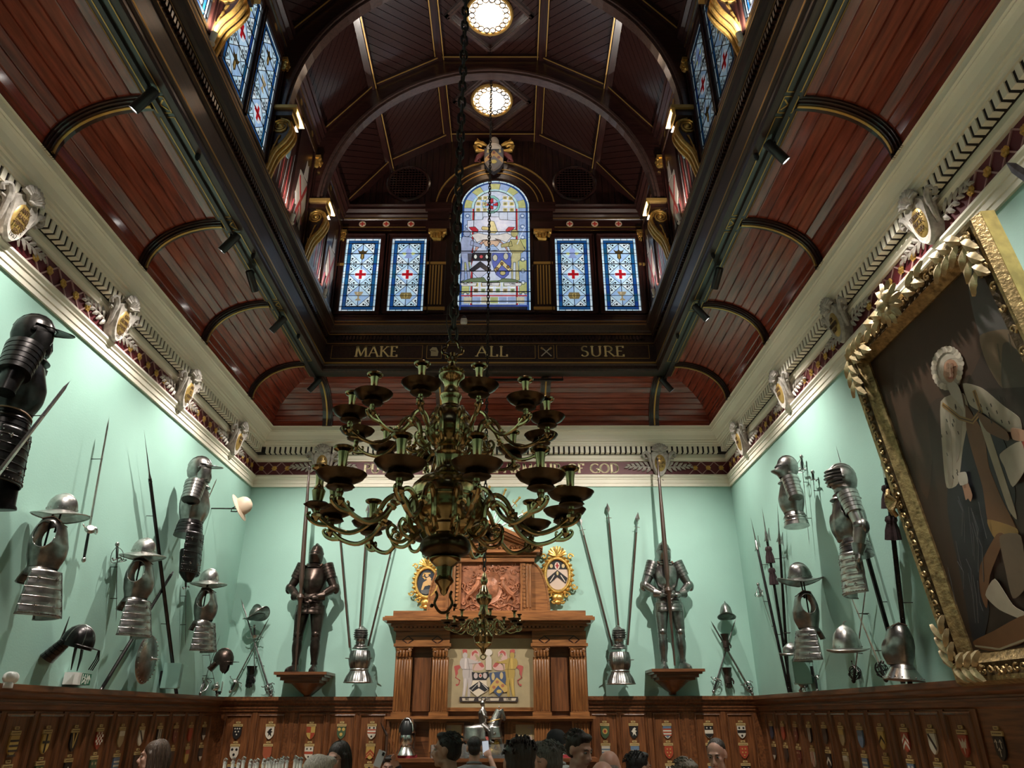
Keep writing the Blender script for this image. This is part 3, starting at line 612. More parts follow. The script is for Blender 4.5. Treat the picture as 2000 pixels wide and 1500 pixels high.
mot = [((.28, .62, .55), ('o', 480, 320, 95, 95)), ((.6, .66, .8), ('o', 480, 320, 70, 70)), ((.5, .04, .06), [(460, 260), (500, 260), (500, 370), (460, 370)]), ((.5, .04, .06), [(420, 300), (550, 300), (550, 335), (420, 335)]),
       ((.3, .5, .8), ('l', .02, [(300, 240), (540, 350)])), ((.3, .5, .8), ('l', .02, [(650, 240), (420, 350)])),
       ((.66, .7, .86), [(230, 490), (390, 480), (400, 450), (560, 450), (570, 480), (740, 490), (740, 610), (230, 610)]),
       ((.7, .62, .3), [(470, 490), (510, 500), (545, 600), (520, 625), (460, 620), (455, 570)]), ((.6, .5, .2), [(375, 570), (390, 550), (455, 560), (455, 590), (390, 590)]),
       ((.5, .03, .05), [(245, 560), (310, 555), (345, 590), (335, 615), (300, 610), (270, 590)]), ((.5, .03, .05), [(725, 560), (660, 558), (630, 590), (640, 612), (670, 600), (700, 590)]),
       (FL, [(270, 640), (340, 620), (430, 640), (560, 640), (640, 620), (700, 650), (640, 720), (560, 690), (480, 700), (400, 690), (330, 720)]), ((.62, .36, .3), [(300, 830), (380, 740), (440, 690), (400, 690), (320, 760)]), ((.62, .36, .3), [(660, 830), (600, 740), (520, 680), (560, 690), (640, 760)]),
       ((.7, .5, .36), [(380, 700), (580, 700), (540, 760), (420, 760)]), ((.4, .55, .82), [(420, 770), (500, 740), (560, 800), (440, 812)]),
       # left supporter
       (SK, ('o', 225, 625, 38, 38)), (SK, [(180, 660), (270, 665), (300, 720), (270, 830), (165, 830), (140, 760)]), (SK, [(160, 830), (285, 830), (270, 910), (240, 920), (265, 1100), (320, 1130), (235, 1130), (215, 930), (200, 930), (200, 1110), (160, 1130), (175, 920)]), ((.1, .1, .13), [(235, 840), (285, 840), (275, 930), (240, 920)]), (SK, [(270, 700), (380, 745), (370, 775), (260, 750)]),
       # right supporter
       (GA, ('o', 722, 625, 38, 42)), (GA, [(680, 690), (780, 690), (835, 800), (800, 830), (690, 830), (660, 760)]), ((.58, .55, .3), [(700, 830), (790, 830), (785, 900), (760, 920), (775, 1110), (735, 1130), (735, 930), (710, 930), (705, 1110), (640, 1130), (690, 1100), (685, 900)]), (GA, [(690, 710), (580, 745), (585, 775), (700, 760)]), ((.7, .8, .95), ('l', .012, [(830, 560), (750, 740)])),
       # shields
       (BK, [(285, 830), (480, 830), (480, 915), (285, 915)]), ((.62, .66, .82), [(285, 915), (480, 915), (470, 1010), (350, 1110), (260, 1010)]), (BK, [(250, 1010), (365, 920), (480, 1010), (440, 1030), (365, 980), (290, 1030)]), ((.6, .1, .12), ('o', 375, 872, 20, 20)), ((.7, .75, .7), ('o', 315, 872, 18, 24)), ((.7, .75, .7), ('o', 435, 872, 18, 24)),
       ((.1, .14, .5), [(490, 835), (680, 835), (690, 950), (660, 1060), (600, 1110), (530, 1060), (490, 950)]), ((.7, .6, .3), [(505, 1010), (590, 905), (700, 1010), (670, 1030), (590, 960), (530, 1040)]), ((.6, .6, .5), ('o', 520, 885, 26, 36)), ((.6, .6, .5), ('o', 632, 870, 26, 36)), ((.25, .14, .05), ('o', 590, 945, 16, 16)), ((.25, .14, .05), ('o', 540, 1000, 16, 16)), ((.25, .14, .05), ('o', 655, 980, 16, 16)), ((.5, .45, .2), ('o', 600, 1045, 30, 24)),
       ((.16, .22, .12), [(270, 1100), (400, 1090), (440, 1140), (540, 1140), (600, 1100), (720, 1110), (790, 1140), (150, 1140)]),
       ((.78, .78, .8), [(155, 1150), (330, 1150), (320, 1182), (170, 1182)]), ((.78, .78, .8), [(380, 1145), (570, 1145), (560, 1182), (385, 1182)]), ((.78, .78, .8), [(610, 1148), (800, 1148), (790, 1182), (615, 1182)])]
mg = MB(); ext = []
for i, (c, s) in enumerate(mot):
    o = MB(c); art(o, [(c, s)], GY-.004-.0005*i, cf, .0006, None, .003); ob('figure_pane', o, GLASS, cw, 0)
    if s[0] != 'l': line2(cm, [cf(*p) for p in (s if s[0] != 'o' else [(s[1]+s[3]*cos(k*pi/5), s[2]+s[4]*sin(k*pi/5)) for k in range(10)])], .0065, GY-.0065-.0005*i, GY-.004-.0005*i, None, None, True)
tx = MB(); z = cf(0, 1176)[1]
for s, u in (('WE', 245), ('ARE', 477), ('ONE', 700)): text(tx, s, cf(u, 0)[0]-.0, z+.004, .036, GY-.04, None, .003, center=True)
ob('lettering', tx, LEAD, cw, 0)
for v in (412, 620, 822, 1030, 1245, 1345): z = cf(0, v)[1]; line2(cm, [(WX-WR, z), (WX+WR, z)], .011, GY-.045, GY-.035)
for u in (305, 390, 475, 560, 650): line2(cm, [cf(u, 400), cf(u, 640)], .006, GY-.006, GY-.003)
line2(cm, [(WX-R3, 7.5), (WX+R3, 7.5)]+[(WX+R3*cos(pi*k/20), WZ+R3*sin(pi*k/20)) for k in range(21)], .009, GY-.009, GY-.003, None, None, True)
ob('lead_came', cm, LEAD, cw, 0)
fr = MB(); n = 30
q = [(WX+WR, 7.38)]+[(WX+WR*cos(pi*k/24), WZ+WR*sin(pi*k/24)) for k in range(25)]+[(WX-WR, 7.38)]
fr.tube([(x, GY-.0, z) for x, z in q], .028, 6); fr.box((WX-WR-.03, GY-.03, 7.36), (WX+WR+.03, GY+.03, 7.4)); ob('window_frame', fr, DWZ, cw, 0)
# ---- crest over the arch
cr = tag(ob('crest_shield', MB((.05, .05, .06)).prism([(-.16, .2), (.16, .2), (.16, -.1), (.1, -.22), (0, -.3), (-.1, -.22), (-.16, -.1)], -.09, 0), ENAM, None, 0, (.02, LB-.06, 10.27)), 'carved coat of arms with helmet crest above the arched window', 'coat of arms')
m = MB(); art(m, [((.09, .1, .13), [(-.14, .18), (.14, .18), (.14, -.1), (0, -.27), (-.14, -.1)]), ((.6, .36, .12), [(0, .16), (.15, -.02), (.15, -.12), (0, .04), (-.15, -.12), (-.15, -.02)]), ((.2, .04, .03), ('o', 0, .1, .026, .026)), ((.2, .04, .03), ('o', .08, .0, .026, .026)), ((.2, .04, .03), ('o', -.08, .0, .026, .026)), ((.7, .6, .1), ('o', 0, -.09, .05, .04)), ((.7, .62, .3), [(.08, .1), (.12, .1), (.11, .17), (.09, .17)]), ((.7, .62, .3), [(-.08, .1), (-.12, .1), (-.11, .17), (-.09, .17)])], -.09); ob('charges', m, ENAM, cr, 0)
ob('helmet', MB().lathe([(.12, .18), (.13, .22), (.085, .27), (.08, .38), (.06, .42), (0, .43)], 16, Tm(.0, -.06, 0)), mat('crest_white', (.6, .53, .45), .5), cr)
for s in (-1, 1):
    m = MB()
    m.tube([(s*x, -.05, z) for x, z in [(.1, .2), (.18, .16), (.28, .19), (.31, .27), (.25, .3), (.2, .26)]], [.02, .035, .045, .045, .035, .02], 8); m.tube([(s*x, -.04, z) for x, z in [(.12, .3), (.2, .34), (.3, .36), (.28, .42), (.22, .38)]], [.02, .045, .05, .035, .01], 8)
    ob('mantling', m, GOLD, cr)
    m = MB().tube([(s*x, -.05, z) for x, z in [(.14, .16), (.2, .1), (.26, .04), (.3, -.04), (.22, -.06), (.24, .0)]], [.02, .045, .05, .025, .02, .01], 8); ob('mantling', m, mat('crest_red', (.2, .05, .05), .5) if s < 0 else MATS['crest_red'], cr)
# ================================================================ LANTERN ROOF
roof = struct('ceiling_lantern', None, None, 'dark plank ceiling of the lantern between arched ribs', 'ceiling')
AY = [7.72, 6.12, 4.52, 2.92, 1.32, -.28, -1.88]
sec = [(-LW, EZ), (-KX, KZ), (-RX, RZ), (RX, RZ), (KX, KZ), (LW, EZ)]
bays = list(zip([LB]+AY, AY+[LF]))
SKY = []
for bi, (y1, y0) in enumerate(bays):
    for si in range(5):
        (xa, za), (xb, zb) = sec[si], sec[si+1]; L = sqrt((xb-xa)**2+(zb-za)**2); tx_, tz_ = (xb-xa)/L, (zb-za)/L
        # local u along y, v along the slope; normal pointing down into the room
        M = Matrix(((0, tx_, -(-tz_), xa), (1, 0, 0, (y0+y1)/2), (0, tz_, -tx_, za), (0, 0, 0, 1)))   # columns u, v, n
        M = Matrix(((0, tz_, tx_, xa), (1, 0, 0, (y0+y1)/2), (0, -tx_, tz_, za), (0, 0, 0, 1)))        # x=u(y axis) y=normal z=v
        hu = (y1-y0)/2
        if bi < 3:
            if si == 2:
                for sx in (-1, 1):
                    for k_, P in enumerate(planks(-hu, hu, (L/2 if sx > 0 else 0), (L if sx > 0 else L/2), .095, pi/4*sx)):
                        # leave the diamond of the skylight open
                        o = ob('plank', MB().prism(P, -.015, .0), DWY, roof, 0); o.matrix_local = M
            else:
                for P in planks(-hu, hu, 0, L, .095, pi/4*(1 if (bi+si) % 2 else -1)*(1 if si < 2 else -1)):
                    o = ob('plank', MB().prism(P, -.015, .0), DWY, roof, 0); o.matrix_local = M
        o = ob('backing', MB().prism([(-hu, 0), (hu, 0), (hu, L), (-hu, L)], -.05, -.04), DWY, roof, 0); o.matrix_local = M
    SKY.append((y0+y1)/2)
# purlins and gilt lines
for (x, z) in sec[1:-1]:
    n = Vector((-x, 0, -2.5)).normalized()
    ob('purlin', MB().box((-.075, LF, -.06), (.075, LB, .03), Tm(x, 0, z)).box((-.045, LF, -.085), (.045, LB, -.05), Tm(x, 0, z)), DWY, roof, 0)
    for s in (-1, 1): ob('gilt_line', MB().box((s*.062-.007, LF, -.067), (s*.062+.007, LB, -.058), Tm(x, 0, z)), GOLDL, roof, 0)
# arches
def arch_inner(n=40): return [(2.26*cos(pi*k/n), 8.08+2.44*sin(pi*k/n)**.97) for k in range(n+1)]
inn = arch_inner()
web = MB(); y0, y1 = -.07, .07
def outer(x, z):   # roof line above an arch point, taken along the radius
    c = Vector((0, 8.08)); d = (Vector((x, z))-c); best = None
    if abs(x) > LW-.14 and z < EZ: return (LW if x > 0 else -LW, z)
    for t in range(100, 200):
        p = c+d*(t/100)
        if abs(p.x) >= LW or p.y >= roofz(p.x): return (max(-LW, min(LW, p.x)), p.y)
    return (p.x, p.y)
vs = []; fs = []
for x, z in inn: o = outer(x, z); vs += [(x, y0, z), (o[0], y0, o[1]), (o[0], y1, o[1]), (x, y1, z)]
for i in range(len(inn)-1):
    for j in range(4): fs.append((4*i+j, 4*i+(j+1) % 4, 4*i+4+(j+1) % 4, 4*i+4+j))
web.add(vs, fs); webm = web.mesh('web', DWX, 0); recalc(webm)
sofm = MB()
for a, h in ((.095, 0), (.06, -.03)):
    vs = []; fs = []
    for x, z in inn:
        d = (Vector((x, z))-Vector((0, 8.08))).normalized(); p = Vector((x, z))+d*h; q = Vector((x, z))+d*(h+.035)
        vs += [(p.x, -a, p.y), (q.x, -a, q.y), (q.x, a, q.y), (p.x, a, p.y)]
    for i in range(len(inn)-1):
        for j in range(4): fs.append((4*i+j, 4*i+(j+1) % 4, 4*i+4+(j+1) % 4, 4*i+4+j))
    sofm.add(vs, fs)
LITEW = wood('lighter_mahogany', (.03, .016, .013), (.06, .032, .026), .3, .4, 0)  # mahogany in a lighter tone for arch soffits and skylight frames
sofm = sofm.mesh('soffit', LITEW, 0); recalc(sofm)
tg = MB(); tb = MB()
for (xa, za), (xb, zb) in zip(sec, sec[1:]):
    L = sqrt((xb-xa)**2+(zb-za)**2); M = Tm((xa+xb)/2, 0, (za+zb)/2) @ Rm(-atan2(zb-za, xb-xa), 'Y')
    for s in (-1, 1): tg.box((-L/2, s*.12-.008, -.062), (L/2, s*.12+.008, -.05), M)
    tb.box((-L/2, -.13, -.055), (L/2, .13, .02), M)
tg = tg.mesh('gilt_line', GOLDL, 0); tb = tb.mesh('tie', DWX, 0)
recalc(tg); recalc(tb)
for y in AY+[LB-.06]:
    if y < LB-.1:
        a = ob('arch_rib', webm, parent=roof, loc=(0, y, 0)); ob('soffit', sofm, parent=a)
    t = ob('tie', tb, parent=roof, loc=(0, y, 0)); ob('gilt_line', tg, parent=t)
# ---- skylights
for i, y in enumerate((8.47, 6.93, 5.3)):
    s = thing('skylight', '%s glowing round skylight of leaded bottle glass in square timber frame' % ('farthest', 'middle', 'nearest')[i], 'skylight', (0, y, RZ-.0), 0, 'round skylights in the lantern ceiling')
    ob('glass', MB().lathe([(0, .0), (.29, .0)], 32, Tm(0, 0, -.02)), SKYL, s, 0)
    ob('gilt_ring', MB().lathe([(.29, -.02), (.30, -.045), (.325, -.045), (.34, -.02)], 32), GOLDL, s)
    cmr = MB()
    for k in range(18): a = 2*pi*k/18; cmr.tube([(.243*cos(a)+.041*cos(2*pi*j/10), .243*sin(a)+.041*sin(2*pi*j/10), -.03) for j in range(10)], .008, 4, True)
    ob('lead_came', cmr, mat('skylight_lead', (.05, .045, .04), .6) if i == 0 else MATS['skylight_lead'], s)
    fr = MB(); h = .375
    for k in range(4):
        M = Rm(pi/4+k*pi/2, 'Z')
        fr.box((-h-.07, h, -.06), (h+.07, h+.07, .03), M); fr.box((-h-.035, h+.012, -.085), (h+.045, h+.04, -.05), M)
    ob('frame', fr, LITEW, s, 0)
# ---- scroll brackets under the arches
BRM = {}
def scroll_bracket():
    # profile in (d from wall, z) ; d positive into the room
    P = bez([(.02, -.86, 0), (.05, -.7, 0), (.10, -.5, 0), (.2, -.34, 0), (.25, -.2, 0), (.22, -.08, 0), (.12, -.03, 0)], 6)
    prof = [(p.x, p.y) for p in P]+[(0, -.03), (0, -.86)]
    body = MB().prism([(d, z) for d, z in prof], -.075, .075)
    ed = MB(); pts = [(p.x, p.y) for p in P]
    for w0, w1 in ((-.095, -.045), (-.018, .018), (.045, .095)): ed.tube([(d+.004, (w0+w1)/2, z) for d, z in pts], .024, 6)
    vols = []
    for s in (-1, 1):
        vol = MB(); vols.append(vol)
        sp = [(.13+.105*(1-t/26*.85)*cos(t*.62), s*.08, -.145+.105*(1-t/26*.85)*sin(t*.62)) for t in range(26)]
        vol.tube(sp, .014, 5); vol.ell((.13, s*.085, -.145), (.03, .02, .03), 8, 6)
        for k in range(5): vol.tube([(.03+.02*k, s*.078, -.72+.09*k), (.05+.022*k, s*.083, -.63+.085*k), (.03+.03*k, s*.078, -.55+.07*k)], [.006, .014, .005], 5)
    cap = MB().box((-.02, -.15, .045), (.30, .15, .1)).box((-.02, -.12, -.03), (.26, .12, .05))
    return body, ed, vols, cap
bb, be, bv, bc = scroll_bracket()
bb = bb.mesh('body', DWZ, 0); be = be.mesh('gilt_edge', GOLD); bv = [v.mesh('volute', GOLD) for v in bv]; bcd = MB().box((-.02, -.13, -.03), (.26, .13, .055)).mesh('neck', DWX, 0); bcg = MB().box((-.02, -.16, .055), (.31, .16, .1)).mesh('gilt_cap', GOLDL, 0)
for me in (bb, be, *bv): recalc(me)
nn = ['nearest the end wall', 'second from the end wall', 'third from the end wall', 'fourth from the end wall', 'fifth from the end wall']
for sd, a in (('L', -1), ('R', 1)):
    for i, y in enumerate(AY[:5]):
        b = thing('scroll_bracket', 'gilded scroll bracket under arched rib, %s on the %s side' % (nn[i], 'left' if a < 0 else 'right'), 'bracket', (a*LW, y, 8.0), pi if a > 0 else 0, 'gilded brackets under the arches')
        for n_, me in (('body', bb), ('gilt_edge', be), ('volute', bv[0]), ('volute', bv[1]), ('neck', bcd), ('gilt_cap', bcg)): ob(n_, me, parent=b)
        ob('post', MB().box((-.02, -.11, -.75), (.05, .11, .86)), DWZ, b, 0)
        for s in (-1, 1):
            o = ob('capital', CAPM, parent=b, loc=(.03, s*.12, .66)); o.rotation_euler = (0, 0, pi/2); o.scale = (.35, .8, .9)
# ---- side windows of the lantern
def side_win(n, w, yc, dim):
    a = -1 if w == 'L' else 1
    c = win(n, 'tall two-light stained glass window high on the %s of the lantern' % ('left side' if a < 0 else 'right side'))
    M = Tm(a*LW, yc, 0) @ Rm(pi/2 if a < 0 else -pi/2, 'Z')
    for x0, x1, e in ((-.62, -.05, ('beast', 'cross', 'helm')), (.05, .62, ('cross', 'cup', 'beast'))): light_win(c, x0, x1, 7.36, 8.78, e, -.025, M, GLASSD if dim else GLASS)
side_win(6, 'L', 5.32, False); side_win(7, 'R', 5.32, True); side_win(8, 'L', 3.72, False); side_win(9, 'R', 3.72, True)
# painted banners in the bays beyond
def banner_panel(w, yc, k):
    a = -1 if w == 'L' else 1; t = thing('heraldic_painting', 'spears and white banner with red cross painted on %s panel, %s bay' % ('left lantern' if a < 0 else 'right lantern', ('nearer', 'farther')[k]), 'painted panel', (a*(LW-.0), yc, 0), pi/2 if a < 0 else -pi/2, 'painted heraldic panels')
    ob('panel', MB().box((-.64, -.02, 7.38), (.64, 0, 8.84)), DWZ, t, 0)
    f = lambda u, v: ((u if a < 0 else -u), v)
    m = MB(); sh = []
    for x in range(6): sh.append(((.12, .13, .13) if x % 2 else (.2, .03, .03), ('l', .016, [(-.56+.09*x, 7.42), (-.5+.09*x, 8.0+.1*(x % 3))])))
    sh += [((.16, .09, .07), [(-.55, 8.0), (-.2, 8.05), (-.22, 8.4), (-.45, 8.5)]), ((.09, .14, .15), ('o', -.3, 8.1, .1, .16)), ((.2, .08, .05), ('o', -.4, 8.35, .1, .12)),
           ((.42, .37, .32), [(.2, 8.2), (.5, 8.22), (.56, 7.85), (.45, 7.6), (.47, 7.45), (.3, 7.5), (.14, 7.8)]), ((.45, .4, .36), [(.34, 8.22), (.5, 8.25), (.48, 8.5), (.44, 8.45), (.4, 8.52)]),
           ((.3, .03, .03), ('l', .05, [(.22, 8.1), (.48, 7.56)])), ((.3, .03, .03), ('l', .05, [(.5, 8.15), (.24, 7.58)]))]
    for x in range(4): sh.append(((.13, .14, .14) if x % 2 else (.3, .03, .05), ('l', .018, [(.06+.1*x, 7.4), (.12+.1*x, 7.66)])))
    art(m, sh, -.02, f); ob('painting', m, ENAM, t, 0)
    ob('mullion', MB().box((-.03, -.05, 7.38), (.03, 0, 8.84)).box((-.66, -.04, 7.38), (-.62, 0, 8.86)).box((.62, -.04, 7.38), (.66, 0, 8.86)), DWZ, t, 0)
for w in 'LR':
    for k, y in enumerate((6.92, 8.53)): banner_panel(w, y, k)
# ---- MAKE ALL SURE
FY = B-1.21
m = MB(); z0 = 6.605
for s, a, b in (('MAKE', -1.975, -1.36), ('ALL', -.21, .25), ('SURE', 1.32, 1.95)): text(m, s, a, 6.632, .165, FY-.001, b-a)
ob('lettering', m, GOLDT, beam, 0)
m = MB()
for a, b in ((-2.32, -.995), (-.93, -.715), (-.655, .652), (.70, .925), (.967, 2.315)): line2(m, [(a, 6.60), (b, 6.60), (b, 6.838-.02), (a, 6.838-.02)], .008, FY-.003, FY, None, None, True)
ob('gilt_line', m, GOLDL, beam, 0)
m = MB(); art(m, [((.55, .45, .3), [(-.05, -.07), (.05, -.07), (.06, .0), (.03, .07), (-.03, .075), (-.07, .03), (-.05, .0)]), ((.1, .05, .03), ('l', .01, [(-.05, .02), (.02, .01)]))], FY-.001, lambda u, v: (-.82+u, 6.71+v)); ob('emblem', m, ENAM, beam, 0)
m = MB(); art(m, [((.6, .55, .48), ('l', .016, [(-.07, -.07), (.07, .07)])), ((.6, .55, .48), ('l', .016, [(.07, -.07), (-.07, .07)])), ((.5, .3, .1), ('l', .03, [(-.07, .06), (-.05, .045)])), ((.5, .3, .1), ('l', .03, [(.07, .06), (.05, .045)]))], FY-.001, lambda u, v: (.815+u, 6.71+v)); ob('emblem', m, ENAM, beam, 0)
# ---- PUT ON THE WHOLE ARMOUR OF GOD
m = MB(); text(m, 'PUT ON THE WHOLE ARMOUR OF GOD', -1.955, 5.252, .14, B-.005, 3.9, .006, w=1.35); ob('lettering', m, mat('letter_cream', (.9, .78, .48), .5), corn, 0)
# ================================================================ PLASTER CARTOUCHES ON THE FRIEZE
def leaf_mesh(L=.09, w=.035):
    n = 6; vs = []; fs = []
    for i in range(n+1):
        t = i/n; ww = w*sin(pi*min(1, t*.92+.05))**.8*(1+.18*(i % 2)); z = .012*sin(pi*t)
        vs += [(t*L, -z-.004, -ww/2), (t*L, -z-.016, 0), (t*L, -z-.004, ww/2)]
    for i in range(n): fs += [(3*i, 3*i+1, 3*i+4, 3*i+3), (3*i+1, 3*i+2, 3*i+5, 3*i+4)]
    return MB().add(vs, fs).mesh('leaf', GREYP)
LEAF = leaf_mesh()
PLATE = mat('brass_plate', (.44, .29, .09), .35, .5, .3, 12)
STEMM = MB().tube([(.1, -.02, -.02), (.25, -.025, -.01), (.46, -.02, -.0)], [.016, .012, .005], 6).mesh('leaf_spray', GREYP)
body = bez([(0, 0, .20), (.09, 0, .185), (.135, 0, .12), (.12, 0, .03), (.105, 0, -.06), (.08, 0, -.14), (.03, 0, -.2), (0, 0, -.21)], 4)
half = [(p.x, p.z) for p in body]
outl2 = half+[(-x, z) for x, z in half[::-1][1:-1]]
BOD = MB().prism(outl2, -.11, -.02)
BOD.loft([[(x*k, y, z*k) for x, z in outl2] for k, y in ((1.0, -.11), (.93, -.135), (.86, -.13))], caps=True)
BOD = BOD.mesh('body', GREYP, 40); recalc(BOD)
OVAL = MB().lathe([(0, .024), (.5, .021), (.85, .012), (1, 0)], 28, Tm(0, -.125, -.005) @ Rm(pi/2, 'X') @ Sm(.088, .138, 1)).mesh('name_plate', PLATE); recalc(OVAL)
SHELL = MB()
for k in range(9): a = pi*(k+.5)/9; SHELL.tube([(0, -.12, .15), (.07*cos(a), -.16, .18+.06*sin(a)), (.12*cos(a), -.14, .19+.1*sin(a))], [.01, .02, .022], 6)
SHELL.ell((0, -.15, .155), (.03, .025, .02), 8, 6); SHELL = SHELL.mesh('shell_crest', GREYP); recalc(SHELL)
SCR = MB()
SCR.tube(bez([(.1, -.06, -.08), (.14, -.09, .02), (.16, -.1, .12), (.21, -.1, .165), (.25, -.09, .13), (.225, -.09, .095)], 4), [.022]*6+[.03]*7+[.02]*8, 7)
SCR.tube(bez([(.12, -.06, .03), (.17, -.08, .07), (.22, -.08, .07)], 4), .016, 6); SCR = SCR.mesh('scroll', GREYP); recalc(SCR)
CURL = MB()
for q in range(3): CURL.tube([(.04+.05*q+.028*(1-i/10)*cos(i*.8+q), -.06, -.275+.028*(1-i/10)*sin(i*.8+q)) for i in range(9)], .009, 5)
CURL.tube([(0, -.06, -.2), (.03, -.065, -.24), (.05, -.06, -.27)], .014, 6); CURL = CURL.mesh('curl', GREYP); recalc(CURL)
def plaster(w, s, z, lines, lab):
    t = thing('plaster_cartouche', lab, 'cartouche', group='plaster cartouches on the frieze'); t.matrix_world = wallM(w, s, z)
    T = Rm(R(9), 'X')
    for nm, me in (('body', BOD), ('name_plate', OVAL), ('shell_crest', SHELL)): o = ob(nm, me, parent=t); o.matrix_local = T
    if lines:
        m = MB(); n = len(lines)
        for i, l in enumerate(lines): text(m, l, 0, .045-.058*i-(0 if n > 3 else .01), .036 if n < 4 else .032, -.150, None if len(l) < 5 else .135, .003, center=True)
        o = ob('lettering', m, mat('letter_brown', (.07, .035, .015), .6) if 'letter_brown' not in MATS else MATS['letter_brown'], t, 0); o.matrix_local = T
    for sx in (-1, 1):
        Mx = Sm(sx, 1, 1)
        for nm, me in (('scroll', SCR), ('curl', CURL)): o = ob(nm, me, parent=t); o.matrix_local = T @ Mx
        sp = ob('leaf_spray', STEMM, parent=t); sp.matrix_local = Tm(0, 0, -.045) @ Mx
        for i in range(11):
            x = .12+.034*i; up = 1 if i % 2 else -1
            o = ob('leaf', LEAF, parent=sp); o.matrix_local = Tm(x, -.018, 0) @ Rm(-up*R(52-3.2*i), 'Y') @ Sm(1.35-.05*i, 1, 1.2-.03*i)
CL = [['ANTY', 'MAUD', 'TIPPET', '1957'], ['LEO', 'ROBIN', 'TOOTH', '1960'], ['ALF', 'CE', 'CRIPPS', '1965'], ['RON', 'FOX']]
CRN = [['THOMAS', 'BUCK', '1566'], ['SIR', 'WISEMAN', '1565'], ['JOHN', 'DOD'], ['R.D', '1480']]
nmr = ['nearest the viewer', 'second from the viewer', 'third from the viewer', 'nearest the corner']
for i, (y, z) in enumerate(CARTL):
    plaster('L', y, z, CL[i], 'plaster cartouche with gold name plate on the left frieze, '+nmr[i]); plaster('R', y+.06, z+.01, CRN[i], 'plaster cartouche with gold name plate on the right frieze, '+nmr[i])
plaster('B', CARTB[0], 5.39, ['GERA', 'TREEP', '1478'], 'plaster cartouche with gold name plate at left end of the motto'); plaster('B', CARTB[1], 5.39, ['W', 'PHILIPS', '1479'], 'plaster cartouche with gold name plate at right end of the motto')
# ================================================================ CHANDELIERS
def body_prof(rows, cx, Y):   # (row, half width in px) -> (r, z) of a turned body on a vertical axis
    out = []
    for y, hw in rows:
        p = onY(cx(y), y, Y); q = onY(cx(y)+hw, y, Y); out.append((q.x-p.x, p.z))
    return out[::-1]
CHX, CHY = 0.0, 3.2
def ccx(y): return 884-(y-690)*16/490
top = body_prof([(689, .5), (690, 5.6), (697, 5.6), (700, 8.8), (706, 9.6), (708, 7), (711, 6.4), (721, 8), (724, 17), (726, 20), (735, 25.6), (738, 25), (743, 20), (750, 15), (759, 13.6), (769, 16), (772, 21), (776, 21.5), (781, 19), (783, 18), (793, 18), (795, 20), (801, 24), (810, 37), (820, 43), (836, 47.5), (849, 48), (861, 43), (871, 33.6), (877, 24), (884, 25), (887, 28), (890, 26), (893, 24.5), (914, 23.5), (920, 26), (927, 32), (937, 53), (950, 67), (960, 71), (974, 72.5), (976, 75), (980, 75), (982, 73.5), (999, 74.7), (1010, 71), (1019, 66), (1029, 49), (1031, 46), (1036, 42), (1040, 40.5), (1046, 36), (1050, 37), (1053, 41), (1058, 46), (1066, 48.5), (1075, 47), (1082, 43), (1089, 28), (1091, 31), (1095, 30.5), (1100, 26), (1108, 16), (1125, 14), (1130, 17), (1134, 19), (1138, 18), (1144, 11.7), (1153, 8.5), (1160, 6), (1164, .5)], ccx, CHY)
def arm_parts(k, small=False):
    """one arm in the (r, z) plane scaled by k: stem, scroll, pan, socket"""
    P = bez([(.15, 0, -.03), (.188, 0, .02), (.193, 0, .08), (.212, 0, .135), (.255, 0, .16), (.305, 0, .13), (.345, 0, .06), (.395, 0, -.005), (.47, 0, -.045), (.555, 0, -.025), (.61, 0, .015), (.63, 0, .04), (.635, 0, .055)], 4)
    n = len(P); a = MB().tube([p*k for p in P], [.0128*k*(1.15-.35*i/n) for i in range(n)], 8)
    a.lathe([(.005, -.02), (.024, -.008), (.026, 0), (.014, .008), (.02, .02), (.012, .03)], 8, Sm(k, k, k) @ Tm(.344, 0, .055) @ Rm(-.45, 'Y'))
    a.lathe([(.008, -.03), (.014, -.02), (.026, -.01), (.024, .004), (.012, .012), (.018, .03), (.01, .045)], 8, Sm(k, k, k) @ Tm(.634, 0, .03))
    a.tube([p*k for p in bez([(.58, 0, -.015), (.63, 0, -.01), (.665, 0, .012), (.675, 0, .035), (.66, 0, .04)], 4)], [k*.011]*4+[k*.01]*4+[k*.009]*4+[k*.007]*5, 6)
    a.tube([p*k for p in bez([(.60, 0, -.01), (.585, 0, .005), (.582, 0, .022), (.592, 0, .028)], 3)], [k*.008]*5+[k*.006]*5, 5)
    Q = bez([(.15, 0, -.01), (.185, 0, -.05), (.225, 0, -.075), (.272, 0, -.06), (.292, 0, -.02), (.275, 0, .008), (.252, 0, -.005), (.26, 0, -.022)], 4)
    sc = MB().tube([p*k for p in Q], [k*.0095*(1.1-.35*i/len(Q)) for i in range(len(Q))], 7); sc.ell(Vector((.258, 0, -.02))*k, .014*k, 8, 6)
    def sc_(a_, k_): return 1+.07*cos(a_*12) if k_ in (2, 3) else 1
    pan = MB().lathe([(.02, -.03), (.05, -.028), (.062, -.02), (.055, -.008), (.05, .0), (.07, .006), (.10, .022), (.112, .04), (.115, .042), (.1, .03), (.06, .016), (.02, .014)], 22, Sm(k, k, k) @ Tm(.635, 0, .105), wob=sc_)
    dish = MB().lathe([(.016, -.03), (.05, -.02), (.062, -.01), (.05, .0), (.02, .008)], 20, Sm(k, k, k) @ Tm(.635, 0, .09), wob=lambda a_, k_: 1+.07*cos(a_*12) if k_ in (1, 2) else 1)
    soc = MB().lathe([(.012, -.09), (.016, -.05), (.03, .012), (.033, .03), (.022, .045), (.019, .06), (.021, .1), (.026, .13), (.045, .14), (.049, .15), (.044, .155), (.02, .15), (.018, .12), (0, .12)], 14, Sm(k, k, k) @ Tm(.635, 0, .12))
    return a, sc, pan, dish, soc
